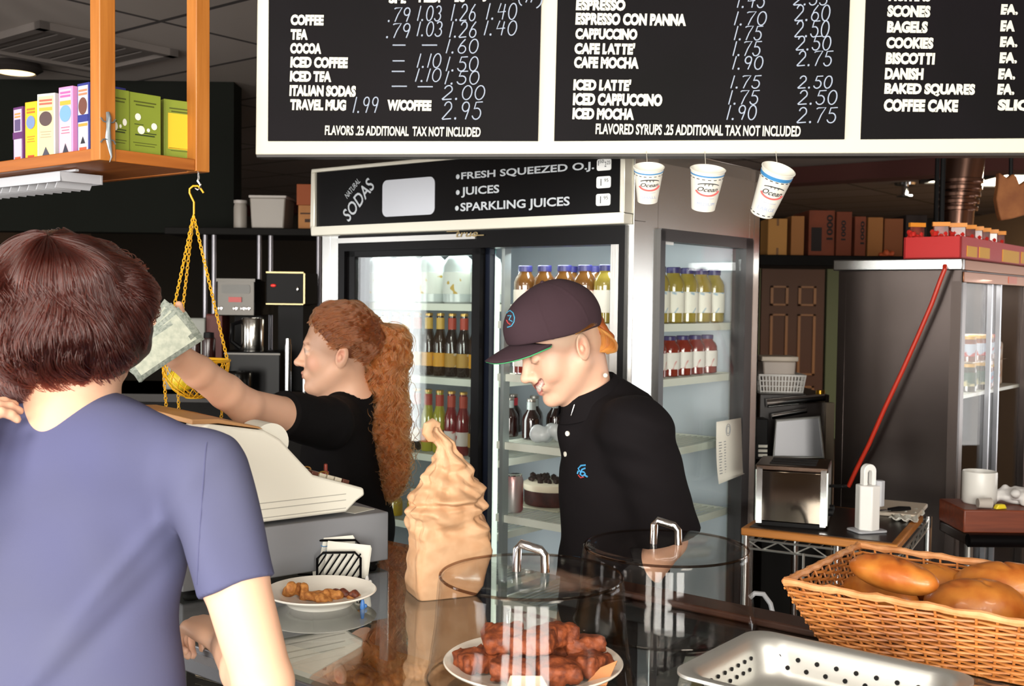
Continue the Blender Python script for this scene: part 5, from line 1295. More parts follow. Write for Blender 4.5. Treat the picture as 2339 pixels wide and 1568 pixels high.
cyl('jar', 'dark jar with a yellow label behind the money hand', 'jar', 434, 458, 772, 820, CY - .2, mat('jar_brown', '#2a1210', .2), cap=M_blkm).location.z = top_c + .12
cyl('jar', 'dark jar with a white label right of the yellow-labelled one', 'jar', 462, 492, 768, 820, CY - .2, mat('jar_brown'), cap=M_blkm).location.z = top_c + .12
t, w_, h_ = blk('jar_crate', 'small dark riser under the two dark jars', 'crate', 425, 500, 822, 905, CY - .28, .2, M_dk); t.location.z = top_c + .0005
for o in [o for o in bpy.data.objects if o.name.startswith('jar') and o.get('category') == 'jar']: o.location.z = top_c + h_ + .001
t, w_, h_ = blk('tissue_box', 'pale grey box behind the banknotes', 'box', 372, 468, 722, 780, CY + .1, .12, mat('box_grey', '#8d8f88', .6)); t.location.z = top_c + .0005; 
for c in t.children: c.scale.z = (at(0, 722, CY + .1).z - top_c) / h_
t, w_, h_ = blk('red_carton', 'red-brown carton beside the pale grey box', 'box', 470, 508, 712, 790, CY + .12, .12, mat('carton_red', '#54201a', .6)); t.location.z = top_c + .0005
for c in t.children: c.scale.z = (at(0, 712, CY + .12).z - top_c) / h_
# overhead rack on poles
SY = 4.75
t, w_, h_ = blk('overhead_rack', 'dark metal overhead rack on thin poles at the back left', 'rack', 375, 765, 523, 535, SY, .42, M_dk, part='rack_shelf')
zrk2 = t.location.z + h_
for px in (466, 486, 590, 616, 726):
    x = at(px, 600, SY).x - t.location.x; MB().tube([(x, .02, top_c - t.location.z + .0), (x, .02, 0)], .011, 10).build('pole', mat('pole_grey', '#77757a', .3, .8), t)
def onrack(name, label, cat, px0, px1, py0, dep, m, dy=.04, group=None):
    a = at(px0, 520, SY + dy); c = at(px1, py0, SY + dy); h_ = c.z - zrk2
    t = thing(name, label, cat, ((a.x + c.x) / 2, SY + dy, zrk2 + .0005), 0, group); w_ = c.x - a.x
    return t, w_, h_
t, w_, h_ = onrack('plastic_tub', 'large clear plastic tub on the overhead rack', 'tub', 570, 652, 447, .2, None)
M_tub = mat('tub_plastic', '#8f8880', .4); MB().prism([(-w_ / 2 + .008, 0), (w_ / 2 - .008, 0), (w_ / 2, h_ - .01), (-w_ / 2, h_ - .01)], 0, .2, 'y').build('tub_body', M_tub, t, bevel=.006); MB().box(-w_ / 2 - .004, w_ / 2 + .004, -.004, .204, h_ - .012, h_).build('lid', mat('tub_lid', '#a19a94', .4), t, bevel=.003)
t, w_, h_ = onrack('plastic_jar', 'narrow pale jar left of the clear tub on the rack', 'jar', 534, 564, 465, .1, None, dy=.1)
MB().lathe([(0, 0), (w_ / 2, 0), (w_ / 2, h_ - .02), (w_ / 2 - .004, h_), (0, h_)], 24).build('jar_body', M_tub, t); MB().lathe([(0, h_), (w_ / 2, h_ - .001), (w_ / 2, h_ + .012), (0, h_ + .014)], 24).build('lid', mat('tub_lid'), t)
t1, w_, h1 = onrack('cardboard_carton', 'lower cardboard carton with dark print on the overhead rack', 'carton', 681, 764, 470, .3, None)
MB().box(-w_ / 2, w_ / 2, 0, .3, 0, h1).build('carton_body', M_crd, t1, bevel=.003)
b = MB(); 
for x0, x1, z0, z1 in ((-.05, .07, .28, .42), (-.07, .02, .62, .68)): b.box(x0, x1, -.001, 0, h1 * z0, h1 * z1)
b.build('print', mat('carton_print', '#3a2416', .8), t1)
t2, w_, h2 = onrack('cardboard_carton', 'upper red-brown carton stacked on the printed one', 'carton', 677, 764, 422, .28, None)
t2.location.z = zrk2 + h1 + .001; MB().box(-w_ / 2, w_ / 2, 0, .28, 0, h2 - h1).build('carton_body', mat('carton_orange', '#8a4420', .8), t2, bevel=.003); MB().box(.01, .06, -.001, 0, .03, h2 - h1 - .01).build('label_patch', mat('carton_patch', '#b07a44', .8), t2)
# ================================================================== STEEL REACH-IN CABINET at the right
KC = at(2195, 640, 3.6); KM = frame((KC.x, KC.y, 0), YAW); KI = KM.inverted()
KX = KM.to_3x3() @ Vector((1, 0, 0)); KY = KM.to_3x3() @ Vector((0, 1, 0))
def kf(px, py, y=0.0): q = KI @ onplane(px, py, KM @ Vector((0, y, 0)), KY); return q.x, q.z
def ks(px, py, x=0.0): q = KI @ onplane(px, py, KM @ Vector((x, 0, 0)), KX); return q.y, q.z
kt = kf(2190, 594)[1]; kw = -kf(1912, 800)[0]; kd = .95
M_kst = steel('cabinet_steel', '#4f4744', .3, axis=2)
M_warm_lit = mat('warm_lit_steel', '#8f6148', .35, 1.0)  # steel with the warm lamp tint put into its colour
cab = thing('steel_cabinet', 'tall stainless reach-in cabinet with sliding glass doors at right', 'cabinet', (KC.x, KC.y, 0), YAW)
T2 = .03; dy0 = ks(2204, 800)[0]; dzt = ks(2300, 652)[1]
b = MB(); b.box(-kw, 0, 0, T2, .1, kt); b.box(-kw, 0, kd - T2, kd, .1, kt); b.box(-kw, -kw + T2, 0, kd, .1, kt); b.box(-kw, 0, 0, kd, .1, .16); b.box(-kw, 0, 0, kd, kt - .02, kt)
b.box(-T2, 0, 0, dy0, .1, kt); b.box(-T2, 0, kd - .05, kd, .1, kt); b.box(-T2, 0, 0, kd, dzt, kt); b.box(-T2, 0, 0, kd, .1, .5)
b.build('cabinet_shell', M_kst, cab, bevel=.003)
l0 = kf(1913, 628, -.03)[1]
MB().box(-kw - .01, .012, -.03, 0, kf(2195, 617, -.03)[1], kt + .004).build('top_lip', steel('lip_steel', '#c2c3c4', .25, axis=0), cab, bevel=.004)
MB().box(0, .012, 0, kd, ks(2250, 622, .012)[1], kt + .002).build('side_lip', M_warm_lit, cab, bevel=.003)
MB().box(0, .006, dy0 * .2, kd, dzt, ks(2250, 622, .006)[1] - .004).build('header_panel', M_warm_lit, cab, bevel=.002)
a = ks(2303, 648, .006); c = ks(2322, 634, .006)
MB().box(.006, .008, a[0], c[0], a[1], c[1]).build('badge', mat('badge_copper', '#b8593a', .4, .3), cab)
b = MB()
for p in (2266, 2286): y = ks(p, 800)[0]; b.box(-.02, -.004, y - .006, y + .008, .5, dzt)
b.build('door_stile', mat('stile_alu', '#b4b6bc', .3, .9), cab)
MB().box(-.022, -.018, dy0, kd - .05, .5, dzt).build('sliding_glass', glass('cabinet_glass', (.97, .97, .97), .02, .25), cab)
MB().box(-kw + T2, -kw + T2 + .008, T2, kd - T2, .16, kt - .02).build('back_liner', mat('liner_steel', '#a8aab0', .35, .9), cab)
b = MB()
z0 = ks(2230, 672, -.05)[1]
for r in range(4):
    for k in range(16): b.box(-kw + T2 + .0085, -kw + T2 + .0095, .06 + k * .03, .08 + k * .03, z0 + r * .02, z0 + .011 + r * .02)
b.build('vent_slots', mat('hole_black'), cab)
zsh = [ks(2230, 898, -.03)[1], ks(2230, 765, -.03)[1]]
for z in zsh[:1]: MB().box(-kw + T2 + .01, -T2 - .004, T2, kd - T2, z - .012, z).build('inner_shelf', M_trim, cab)
o = area('cabinet_light', KM @ Vector((-.2, .45, kt - .06)), KM @ Vector((-.2, .45, 0)), .2, .6, 4, (1, .93, .85))
# jars inside
def jar(label, y, z, r, h, cl_, lid, lab, x=-.08):
    P_ = KM @ Vector((x, y, z + .0006)); t = thing('jar', label, 'jar', P_, YAW, 'jars in the steel cabinet')
    MB().lathe([(0, 0), (r, 0), (r, h * .8), (r * .85, h * .9), (r * .85, h * .92), (0, h * .92)], 20).build('glass_jar', mat(cl_[0], cl_[1], .15, coat=.5), t)
    MB().lathe([(0, h * .88), (r * .95, h * .88), (r * .95, h), (0, h)], 20).build('lid', mat(lid[0], lid[1], .4), t)
    MB().lathe([(r + .0002, h * .2), (r + .001, h * .21), (r + .001, h * .68), (r + .0002, h * .69)], 20).build('paper_label', mat(lab[0], lab[1], .5, noise=(30, 1), col2=lab[2], thr=(.55, .6)), t)
YL = ('lid_yellow', '#d0a020')
q = [ks(p, 870, -.08)[0] for p in (2203, 2228, 2250, 2266)]
jz = zsh[0]
for i, y in enumerate(q):
    jar('%s jar, %s from the left in the lower row of the cabinet' % ('green-labelled' if i < 2 else 'blue-labelled', ORD[i]), y + .012, jz, .036 if i < 2 else .024, .10 if i < 2 else .085, ('jar_olive', '#3a3410') if i < 2 else ('jar_amber', '#7a4018'), YL, ('lab_green', '#1f4a2a', '#c8c090') if i < 2 else ('lab_blue', '#9ab0cc', '#d84a30'))
MB().box(-.14, -.045, q[0] - .03, q[3] + .05, .0, .004).xf(Matrix.Translation((0, 0, jz + .104))).build('glass_tier', M_fg, cab)
for i, y in enumerate(q):
    jar('%s jar with blue label, %s from the left on the upper tier' % ('red-lidded' if i == 3 else 'yellow-lidded', ORD[i]), y + .012, jz + .1085, .034 if i < 2 else .024, .09, ('jar_amber', '#7a4018'), YL if i < 3 else ('lid_red', '#b03a22'), ('lab_blue2', '#b8c4d4', '#b83a2a'))
# pale packets further back
for i, (y, z, h, c_) in enumerate(((.64, zsh[0], .2, '#c9a58a'), (.77, zsh[0], .17, '#b89070'))):
    t = thing('packet', 'pale %s packet deep in the steel cabinet' % ('tall' if i == 0 else 'short'), 'packet', KM @ Vector((-.12, y, z + .0006)), YAW); MB().box(-.05, .05, -.045, .045, 0, h).build('wrapper', mat('packet%d' % i, c_, .4, noise=(20, 2), col2='#e6d8c8'), t, bevel=.01)
# red cord hanging across the cabinet face
cp = [KM @ Vector((*(lambda q: (q[0], -.042, q[1]))(kf(px, py, -.042)),)) for px, py in ((2158, 615), (2148, 640), (2128, 695), (2098, 765), (2060, 850), (2020, 935), (1985, 1015), (1955, 1075), (1938, 1112))]
cp = [KM @ Vector((kf(2158, 616, -.03)[0], -.03, kt - .02))] + cp
o = MB().tube(cp, .0075, 10).build('red_cable', mat('cord_red', '#b02a14', .35)); tag(o, 'red cord drooping diagonally across the steel cabinet face', 'cord')

# red box of candy bags on top of the cabinet
rzz = kt + .005
rb = thing('red_display_box', 'red cardboard tray with yellow price tags on the steel cabinet', 'display box', KM @ Vector((0, 0, rzz)), YAW)
ry0 = ks(2118, 560, -.0)[0]
a = KI @ atz(2120, 600, rzz); 
x0, y0 = -.20, .03; hB = .075
b = MB(); b.box(x0, -.01, y0, y0 + .006, 0, hB); b.box(-.016, -.01, y0, kd - .03, 0, hB); b.box(x0, x0 + .006, y0, kd - .03, 0, hB); b.box(x0, -.01, kd - .036, kd - .03, 0, hB); b.box(x0, -.01, y0, kd - .03, 0, .005)
b.build('tray', mat('tray_red', '#b81616', .5), rb)
for p0, p1, q0, q1 in ((2208, 2231, 565, 586), (2236, 2260, 568, 589), (2289, 2327, 576, 598), (2332, 2360, 580, 602)):
    a = ks(p0, q1, -.01); c = ks(p1, q0, -.01); MB().box(-.01, -.008, a[0], c[0], a[1] - rzz, c[1] - rzz).build('price_tag', mat('tag_yellow', '#e0a52a', .6), rb)
M_bag = mat('candy_film', '#4a2a26', .25, noise=(40, 2), col2='#8a3a30', coat=.6); M_cand = mat('candy_red', '#c42a24', .3, coat=.4); M_hdr = mat('header_orange', '#df8a24', .5)
cb = None
bags = [(-.17, .07, .4), (-.09, .07, .1), (-.055, .14, 0), (-.055, .25, .15), (-.055, .34, -.1), (-.055, .43, .1), (-.055, .53, -.1), (-.055, .63, .1)]
for i, (x, y, r_) in enumerate(bags):
    P_ = KM @ Vector((x, y, rzz + .006)); lb = 'candy bag with orange header in the red tray, %s from the left' % ORD[i]
    if cb is None:
        cb = thing('candy_bag', lb, 'candy bag', P_, -.25 + r_, 'candy bags in the red tray')
        MB().prism([(-.027, .015), (.027, .015), (.025, .108), (-.025, .108)], -.005, .005, 'y').build('clear_bag', M_bag, cb, bevel=.003)
        MB().box(-.028, .028, -.007, .007, .106, .120).build('header_card', M_hdr, cb)
        b = MB(); rr = random.Random(1)
        for k in range(26): b.ball((rr.uniform(-.026, .026), rr.uniform(-.014, .014), rr.uniform(.04, .088)), rr.uniform(.009, .012), 8)
        b.build('red_candies', M_cand, cb)['kind'] = 'stuff'
    else: dup(cb, P_, -.25 + r_, lb)
# brown star-shaped card hanging from a black rod, stove pipe, rods
sp = at(2308, 450, 4.6); t = thing('brown_star', 'brown kraft star hung on a black rod above the candy', 'ornament', (sp.x, sp.y, sp.z), 0)
pt = [(2278, 395), (2298, 408), (2310, 398), (2318, 405), (2325, 424), (2337, 416), (2352, 405), (2350, 440), (2352, 470), (2338, 492), (2310, 500), (2283, 505), (2277, 485), (2272, 455), (2276, 430)]
sg_ = [(at(x, y, sp.y).x - sp.x, at(x, y, sp.y).z - sp.z) for x, y in pt]
MB().prism(sg_, -.02, .02, 'y').build('kraft_star', mat('kraft_star', '#a86a3c', .7, noise=(14, 3), col2='#8f5530'), t, bevel=.006)
MB().tube([(0, .0, .04), (-.01, .0, CZ - sp.z - .001)], .009, 8).build('rod', M_blkm, t)
pp = at(2195, 430, 6.0); t = thing('stove_pipe', 'shiny metal stove pipe rising to the ceiling at right', 'pipe', (pp.x, pp.y, 0), 0)
def PP(px, py): p = at(px, py, 6.0); return Vector((p.x - pp.x, 0, p.z))
M_pipe = mat('pipe_metal', '#8a6a5c', .22, 1.0)
topd = (PP(2205, 350) - PP(2192, 440)).normalized(); tp_ = PP(2205, 350); tp_ += topd * ((CZ - .001 - tp_.z) / topd.z)
MB().tube([tp_, PP(2192, 440)], .105, 28).build('upper_pipe', M_pipe, t)
MB().tube([PP(2192, 440) + Vector((0, 0, .0)), PP(2186, 500), PP(2180, 600), Vector((PP(2178, 620).x, 0, .9))], .085, 28).build('lower_pipe', M_pipe, t)
for k in range(5): c = PP(2195, 415).lerp(PP(2187, 478), k / 4); MB().tube([c - Vector((0, 0, .012)), c + Vector((0, 0, .012))], .116 - .003 * k, 28).build('collar', M_pipe, t, bevel=.004)
for i, px in enumerate((2139, 2152)):
    p = at(px, 450, 5.6 - .6 * i); zz = at(px, 565, p.y).z
    MB_ = MB().tube([(p.x, p.y, 1.70 if i else 1.75), (p.x, p.y, CZ - .001)], .012, 8).build('ceiling_rod', M_blkm); tag(MB_, 'thin black rod hanging left of the stove pipe, %s one' % ('nearer' if i else 'farther'), 'rod')

# ================================================================== SHELF OF CARTONS at the back
UY = 5.3
t, w_, h_ = blk('wall_shelf', 'dark long shelf of cartons beyond the fridge', 'shelf', 1700, 2230, 588, 606, UY, .45, M_dk, part='shelf_board')
zu = t.location.z + h_
for px in (1748, 1990, 2200): x = at(px, 600, UY).x - t.location.x; MB().box(x - .02, x + .02, .38, .43, -t.location.z, 0).build('upright', M_dk, t)
def carton(label, p0, p1, py0, dep, m, rz_=0.0, txt=None, dy=.05, stripes=None):
    a = at(p0, 590, UY + dy); c = at(p1, py0, UY + dy); w_ = c.x - a.x; h_ = c.z - zu
    t = thing('cardboard_carton', label, 'carton', ((a.x + c.x) / 2, UY + dy, zu + .0006), 0); MB().box(-w_ / 2, w_ / 2, 0, dep, 0, h_).build('carton_body', m, t, bevel=.003)
    if txt:
        b = MB()
        for s, u0, u1, v0, v1 in txt:
            M_ = Matrix.Translation((-w_ / 2 + u1 * w_, -.0012, v0 * h_)) @ Matrix.Rotation(-PI / 2, 4, 'Y')
            if s == '#': b.box(-w_ / 2 + u0 * w_, -w_ / 2 + u1 * w_, -.001, 0, v0 * h_, v1 * h_)
            else:
                st = b.mark(); b.text(s, 0, (v1 - v0) * h_, 0, (u1 - u0) * w_, bold=.03); b.xf(M_, st)
        b.build('print', mat('carton_ink', '#1a0f0c', .8), t, smooth=0, recalc=False)
    if stripes:
        b = MB(); b.box(-w_ * .06, w_ * .06, -.001, 0, 0, h_ * .2); b.box(-w_ * .06, w_ * .06, -.001, 0, h_ * .8, h_); b.build('tape', mat('carton_tape', '#7a5228', .6), t)
carton('tan carton with tape stubs nearest the fridge', 1753, 1799, 500, .25, mat('carton_tan', '#b98444', .8), stripes=True)
carton('narrow tan carton, second from the fridge', 1806, 1838, 494, .25, mat('carton_tan2', '#a06a38', .8))
carton('large dark carton with upright black lettering', 1846, 1908, 481, .3, M_crdd, txt=[('1000', .68, .92, .35, .9), ('#', .1, .5, .1, .62)])
carton('dark carton side panel box next to the lettered one', 1909, 1947, 484, .3, mat('carton_rust', '#6e3218', .8), txt=[('1000', .3, .6, .35, .8)], dy=.04)
carton('thin dark carton lettered upright, left of the tan pair', 1951, 1979, 495, .3, M_crdd, txt=[('1000', .5, .85, .3, .88)])
carton('tan carton, left of the plain pair near the cabinet', 1981, 2018, 497, .25, mat('carton_tan3', '#96602e', .8))
carton('brown carton, right of the plain pair near the cabinet', 2019, 2064, 500, .25, mat('carton_brown', '#7e4622', .8))
carton('blackish carton at the end behind the candy tray', 2067, 2118, 492, .25, mat('carton_black', '#20120e', .8))
o = lump('orange_cloth', 'small orange cloth bunched on the shelf above the cabinet', at(2030, 590, UY - .0).x, UY + .02, .03, 6, mat('cloth_orange', '#c0562a', .7), 3, 'cloth', .6, z=zu, vox=.005)

# ================================================================== TOASTER STAND
zB = .958
TBo = atz(2050, 1246, zB); TBy = atz(2147, 1181, zB); TBl = atz(1692, 1206, zB)
tyaw = math.atan2(-(TBl - TBo).y, -(TBl - TBo).x); TM = frame((TBo.x, TBo.y, 0), tyaw); TI = TM.inverted()
blen = (TBl - TBo).length; bdep = (TI @ TBy).y
rackt = thing('wire_cart', 'chrome wire cart with truss edges under the wooden board', 'cart', (TBo.x, TBo.y, 0), tyaw)
M_wire = mat('wire_grey', '#a9aaa6', .3, .7)
def truss(b, p0, p1, h_):
    p0, p1 = Vector(p0), Vector(p1); d = Vector((0, 0, -h_)); b.tube([p0, p1], .0035, 6); b.tube([p0 + d, p1 + d], .0035, 6); n_ = max(4, int((p1 - p0).length / .045))
    pts = [p0.lerp(p1, k / n_) + (d if k % 2 else Vector()) for k in range(n_ + 1)]; b.tube(pts, .0026, 5)
zr_ = zB - .035
xa, xb, ya, yb = -blen + .01, .0, .02, bdep + .12
for zz in (zr_, .35):
    b = MB()
    truss(b, (xa, ya, zz), (xb, ya, zz), .026); truss(b, (xb, ya, zz), (xb, yb, zz), .026); truss(b, (xa, yb, zz), (xb, yb, zz), .026); truss(b, (xa, ya, zz), (xa, yb, zz), .026)
    for k in range(1, 12): x = xa + (xb - xa) * k / 12; b.tube([(x, ya, zz), (x, yb, zz)], .0022, 5)
    b.build('wire_shelf', M_wire, rackt)
for x, y in ((xa, ya), (xa, yb), (xb, yb), (-.16, ya)): MB().tube([(x, y, .0), (x, y, zr_ + .012)], .0115, 12).build('post', M_chr, rackt)
MB().tube([(-.25, ya - .01, .3), (-.25, ya - .01, zr_ - .02)], .004, 6).build('hanging_rod', M_wire, rackt)
bd = thing('wooden_board', 'orange-edged dark board carrying the toaster on the wire cart', 'board', (TBo.x, TBo.y, zB - .022), tyaw)
MB().box(-blen, 0, 0, bdep, 0, .022).build('edge_board', wood('board_edge', '#c8823a', '#a9682a', 5), bd, bevel=.004)
MB().box(-blen + .02, -.018, .018, bdep - .018, .0222, .024).build('dark_top', mat('board_dark', '#1c1512', .3), bd)
zT = zB + .0025
# toaster
t0 = TI @ atz(1728, 1200, zT); t1 = TI @ atz(1884, 1212, zT); t2 = TI @ atz(1942, 1188, zT)
d_ = (t1 - t0); tw_ = d_.length; P_ = TM @ t0; ta = tyaw + math.atan2(d_.y, d_.x)
ts = thing('toaster', 'chrome pop-up toaster with mirror side on the wooden board', 'toaster', (P_.x, P_.y, zT), ta)
TF = frame(ts.location, ta).inverted(); q = TF @ (TM @ t2); tdp = max(.12, q.y)
th_ = onplane(1884, 1066, TM @ t1, TM.to_3x3() @ Vector((0, 1, 0))).z - zT
M_mir = mat('toaster_mirror', '#6b6158', .06, 1.0)
MB().box(0, tw_, .0, tdp, .012, th_ - .02).build('toaster_body', M_mir, ts, bevel=.004)
for x in (0, tw_ - .012): MB().box(x - .002, x + .014, -.004, .004, .008, th_ - .012).build('corner_trim', M_chr, ts)
b = MB().box(tw_, tw_ + .006, .0, tdp, .012, th_ - .012).build('end_plate', mat('trim_bright', '#d6dcd6', .25, .8), ts)
b = MB().box(-.006, 0, 0, tdp, .012, th_ - .012); b.build('end_plate', mat('trim_bright', '#d6dcd6', .25, .8), ts, bevel=.002)
b = MB(); b.box(-.006, tw_ + .006, -.004, tdp + .004, th_ - .02, th_ - .005); b.build('top_plate', mat('top_brown', '#4a3a30', .25, .8), ts, bevel=.003)
b = MB()
for k in range(3): b.box(.03, tw_ - .03, tdp * (.18 + .26 * k), tdp * (.3 + .26 * k), th_ - .006, th_ - .003)
b.build('slots', mat('hole_black'), ts)
MB().box(.004, tw_ - .004, .006, tdp - .006, 0, .012).build('base', M_blkm, ts)
MB().bar((tw_ + .006, tdp * .5, th_ * .62), (tw_ + .05, tdp * .3, th_ * .66), .022, .008).build('lever', M_blkm, ts, bevel=.003)
b = MB()
for k in range(2): b.lathe([(0, 0), (.011, 0), (.011, .012), (0, .014)], 14, M=Matrix.Translation((tw_ + .006, tdp * (.35 + .35 * k), .04)) @ Matrix.Rotation(PI / 2, 4, 'Y'))
b.build('knob', M_blkm, ts)
# white upright holder
hp_ = atz(1980, 1214, zT); t = thing('white_holder', 'white plastic hexagonal holder with a loop on top by the toaster', 'holder', (hp_.x, hp_.y, zT), .3)
hex_ = lambda r, k=6: [(r * math.cos(a * 2 * PI / k + .3), r * math.sin(a * 2 * PI / k + .3)) for a in range(k)]
hh = at(1980, 1108, hp_.y).z - zT
MB().prism(rrect(-.047, .047, -.035, .035, .012), 0, .006, 'z').build('base_plate', M_wp, t, bevel=.002); MB().prism(hex_(.034), .006, hh, 'z').build('column', mat('white_plastic2', '#f0efec', .35), t, bevel=.003)
b = MB(); h2 = at(1980, 1060, hp_.y).z - zT
for y in (-.008, .008): pass
loop = [(-.020, hh), (-.020, h2 - .02)] + [(-.020 * math.cos(a * PI / 10), h2 - .02 + .020 * math.sin(a * PI / 10)) for a in range(1, 10)] + [(.020, h2 - .02), (.020, hh)] + [(.007, hh), (.007, h2 - .024), (.004, h2 - .018), (-.004, h2 - .018), (-.007, h2 - .024), (-.007, hh)]
MB().prism(loop, -.01, .01, 'y').build('loop_handle', mat('white_plastic2'), t, bevel=.002)
MB().prism(hex_(.014), hh * .55, hh * 1.1, 'z').xf(Matrix.Translation((.03, -.012, 0))).build('side_tube', M_wp, t, bevel=.002)
# white cutting sheet, paper, knife
q = TI @ atz(2062, 1172, zT); cs = thing('cutting_sheet', 'white plastic cutting sheet on the board right of the holder', 'cutting board', TM @ Vector((q.x, q.y, zT)), tyaw)
MB().prism(rrect(-.10, .055, -.085, .14, .01), 0, .012, 'z').build('sheet', mat('sheet_cream', '#d9cbb8', .5), cs, bevel=.003)
t = thing('paper_napkin', 'crumpled white napkin at the right edge of the cutting sheet', 'napkin', TM @ Vector((-.04, q.y - .06, zT)), tyaw); npts = MB(); n = 10
for i in range(n + 1):
    for j in range(n + 1):
        u, v = i / n - .5, j / n - .5; npts.v.append((u * .07 + .01 * math.sin(j), v * .2 + .005 * math.sin(i * 2), .006 + .005 * math.sin(i * 1.7 + j) + .004 * math.cos(j * 2.1)))
npts.f = [(i * (n + 1) + j, i * (n + 1) + j + 1, (i + 1) * (n + 1) + j + 1, (i + 1) * (n + 1) + j) for i in range(n) for j in range(n)]; npts.m = [0] * len(npts.f)
o = npts.build('napkin_sheet', mat('paper_white'), t, recalc=False); o.modifiers.new('s', 'SOLIDIFY').thickness = .0008
t = thing('knife', 'knife with black handle lying on the cutting sheet', 'knife', cs.location + Vector((-.055, -.055, .013)), .35)
MB().tube([(-.01, 0, .007), (.03, 0, .008), (.07, 0, .007)], [.006, .0085, .006], 10, flat=.7).build('knife_handle', M_blkm, t); MB().prism([(-.01, -.01), (-.01, .012), (-.1, .01), (-.12, .0)], .005, .0065, 'z').build('blade', M_chr, t)
# white cord loop under the cart
wl = [atz(px, py, z) for px, py, z in ((1716, 1368, .93), (1728, 1356, .945), (1750, 1362, .94), (1764, 1385, .9), (1768, 1412, .86))]
o = MB().tube([at(px, py, 2.55) for px, py in ((1712, 1366), (1724, 1356), (1744, 1358), (1760, 1380), (1767, 1410), (1767, 1440), (1768, 1560))], .006, 8).build('white_cable', M_wp); tag(o, 'white cord looping below the wire cart', 'cord')

# ================================================================== RANGE and containers behind the toaster
RY = 4.3
t, w_, h_ = blk('oven', 'dark oven with chrome bar behind the toaster', 'oven', 1728, 1895, 902, 1240, RY, .5, mat('oven_dark', '#1d1512', .3), part='oven_body')
zo = t.location.z + h_
MB().box(-w_ / 2, w_ / 2, .02, .48, -t.location.z, 0).build('plinth', M_dk, t)
MB().tube([(-w_ / 2 + .02, -.03, h_ - .035), (w_ / 2 - .03, -.03, h_ - .01)], .017, 12).build('chrome_bar', M_chr, t)
MB().tube([(-w_ / 2 + .04, -.035, h_ - .085), (w_ / 2 - .1, -.035, h_ - .06)], .011, 12).build('lower_bar', M_chr, t)
MB().box(w_ / 2 - .02, w_ / 2 + .012, -.03, 0, -.15, h_ - .03).build('corner_post', mat('post_bright', '#b8a690', .35, .7), t)
MB().lathe([(0, 0), (.018, 0), (.018, .018), (0, .02)], 14, M=Matrix.Translation((w_ / 2 - .04, -.01, h_ + .0)) ).build('brass_knob', mat('brass', '#b88a2e', .3, .9), t)
a = at(1764, 1050, RY - .12); c = at(1880, 960, RY - .12)
st = thing('sheet_pan', 'grey sheet pan leaning against the oven behind the toaster', 'pan', (a.x, RY - .17, a.z), 0); w2, h2 = c.x - a.x, c.z - a.z
b = MB().prism([(0, 0), (w2, 0), (w2 * .92, h2), (.01, h2 * .9)], 0, .006, 'y'); b.xf(Matrix.Rotation(-.12, 4, 'X')); b.build('pan_face', mat('pan_grey', '#8d8d90', .35, .8), st, bevel=.002)
b = MB().tube([Matrix.Rotation(-.12, 4, 'X') @ Vector(p) for p in ((0, 0, 0), (w2, 0, 0), (w2 * .92, 0, h2), (.01, 0, h2 * .9))], .006, 8, closed=True); b.build('pan_rim', M_wire, st)
t, w_, h_ = blk('pan_stand', 'low dark stand carrying the leaning sheet pan', 'stand', 1740, 1890, 1052, 1240, RY - .2, .16, M_dk); MB().box(-w_ / 2, w_ / 2, 0, .15, -t.location.z, 0).build('plinth', M_dk, t)
st.location.z = t.location.z + h_ + .002; st.location.y = RY - .14
t, w_, h_ = blk('label_box', 'black box with three white label strips left of the sheet pan', 'box', 1734, 1768, 955, 1050, RY - .3, .07, M_blkm)
t.location.z = st.location.z - .001; b = MB()
for k in range(3): b.box(-.01, w_ / 2 - .002, -.001, 0, .012 + k * .017, .022 + k * .017)
b.build('white_strips', mat('paper_white'), t); t.location.y = RY - .215
# basket and tub on the oven
a = at(1734, 898, RY + .06); c = at(1840, 862, RY + .06); bw = c.x - a.x
t = thing('white_basket', 'white plastic mesh basket on top of the oven', 'basket', ((a.x + c.x) / 2, RY + .15, zo + .0006), 0); bh = (c.z - a.z)
b = MB()
for k in range(15):
    x = -bw / 2 + bw * k / 14
    for y in (-.09, .09): b.bar((x * .9, y * .9, 0), (x, y, bh), .005, .004)
for k in range(9):
    y = -.09 + .18 * k / 8
    for x in (-bw / 2, bw / 2): b.bar((x * .9, y * .9, 0), (x, y, bh), .005, .004)
for z in (0, .33, .66, 1.0):
    f = .9 + .1 * z; b.tube([(-bw / 2 * f, -.09 * f, z * bh + .003), (bw / 2 * f, -.09 * f, z * bh + .003), (bw / 2 * f, .09 * f, z * bh + .003), (-bw / 2 * f, .09 * f, z * bh + .003)], .003 if z < 1 else .005, 6, closed=True)
b.box(-bw * .45, bw * .45, -.08, .08, 0, .003)
b.build('mesh_sides', mat('basket_white', '#d6d3ce', .5), t)
a = at(1745, 862, RY + .1); c = at(1830, 812, RY + .1)
t = thing('white_tub', 'whitish plastic tub standing in the mesh basket', 'tub', t.location + Vector((-.005, 0, .004)), 0); tw2 = (c.x - a.x) / 2 ; th2 = c.z - zo - .01
MB().prism([(-tw2 * .78, 0), (tw2 * .78, 0), (tw2 * .9, th2 - .02), (-tw2 * .9, th2 - .02)], -.06, .06, 'y').build('tub_body', mat('tub_white', '#a89c92', .4), t, bevel=.006); MB().box(-tw2, tw2, -.068, .068, th2 - .02, th2).build('lid', mat('tub_lid2', '#b5a898', .4), t, bevel=.004)

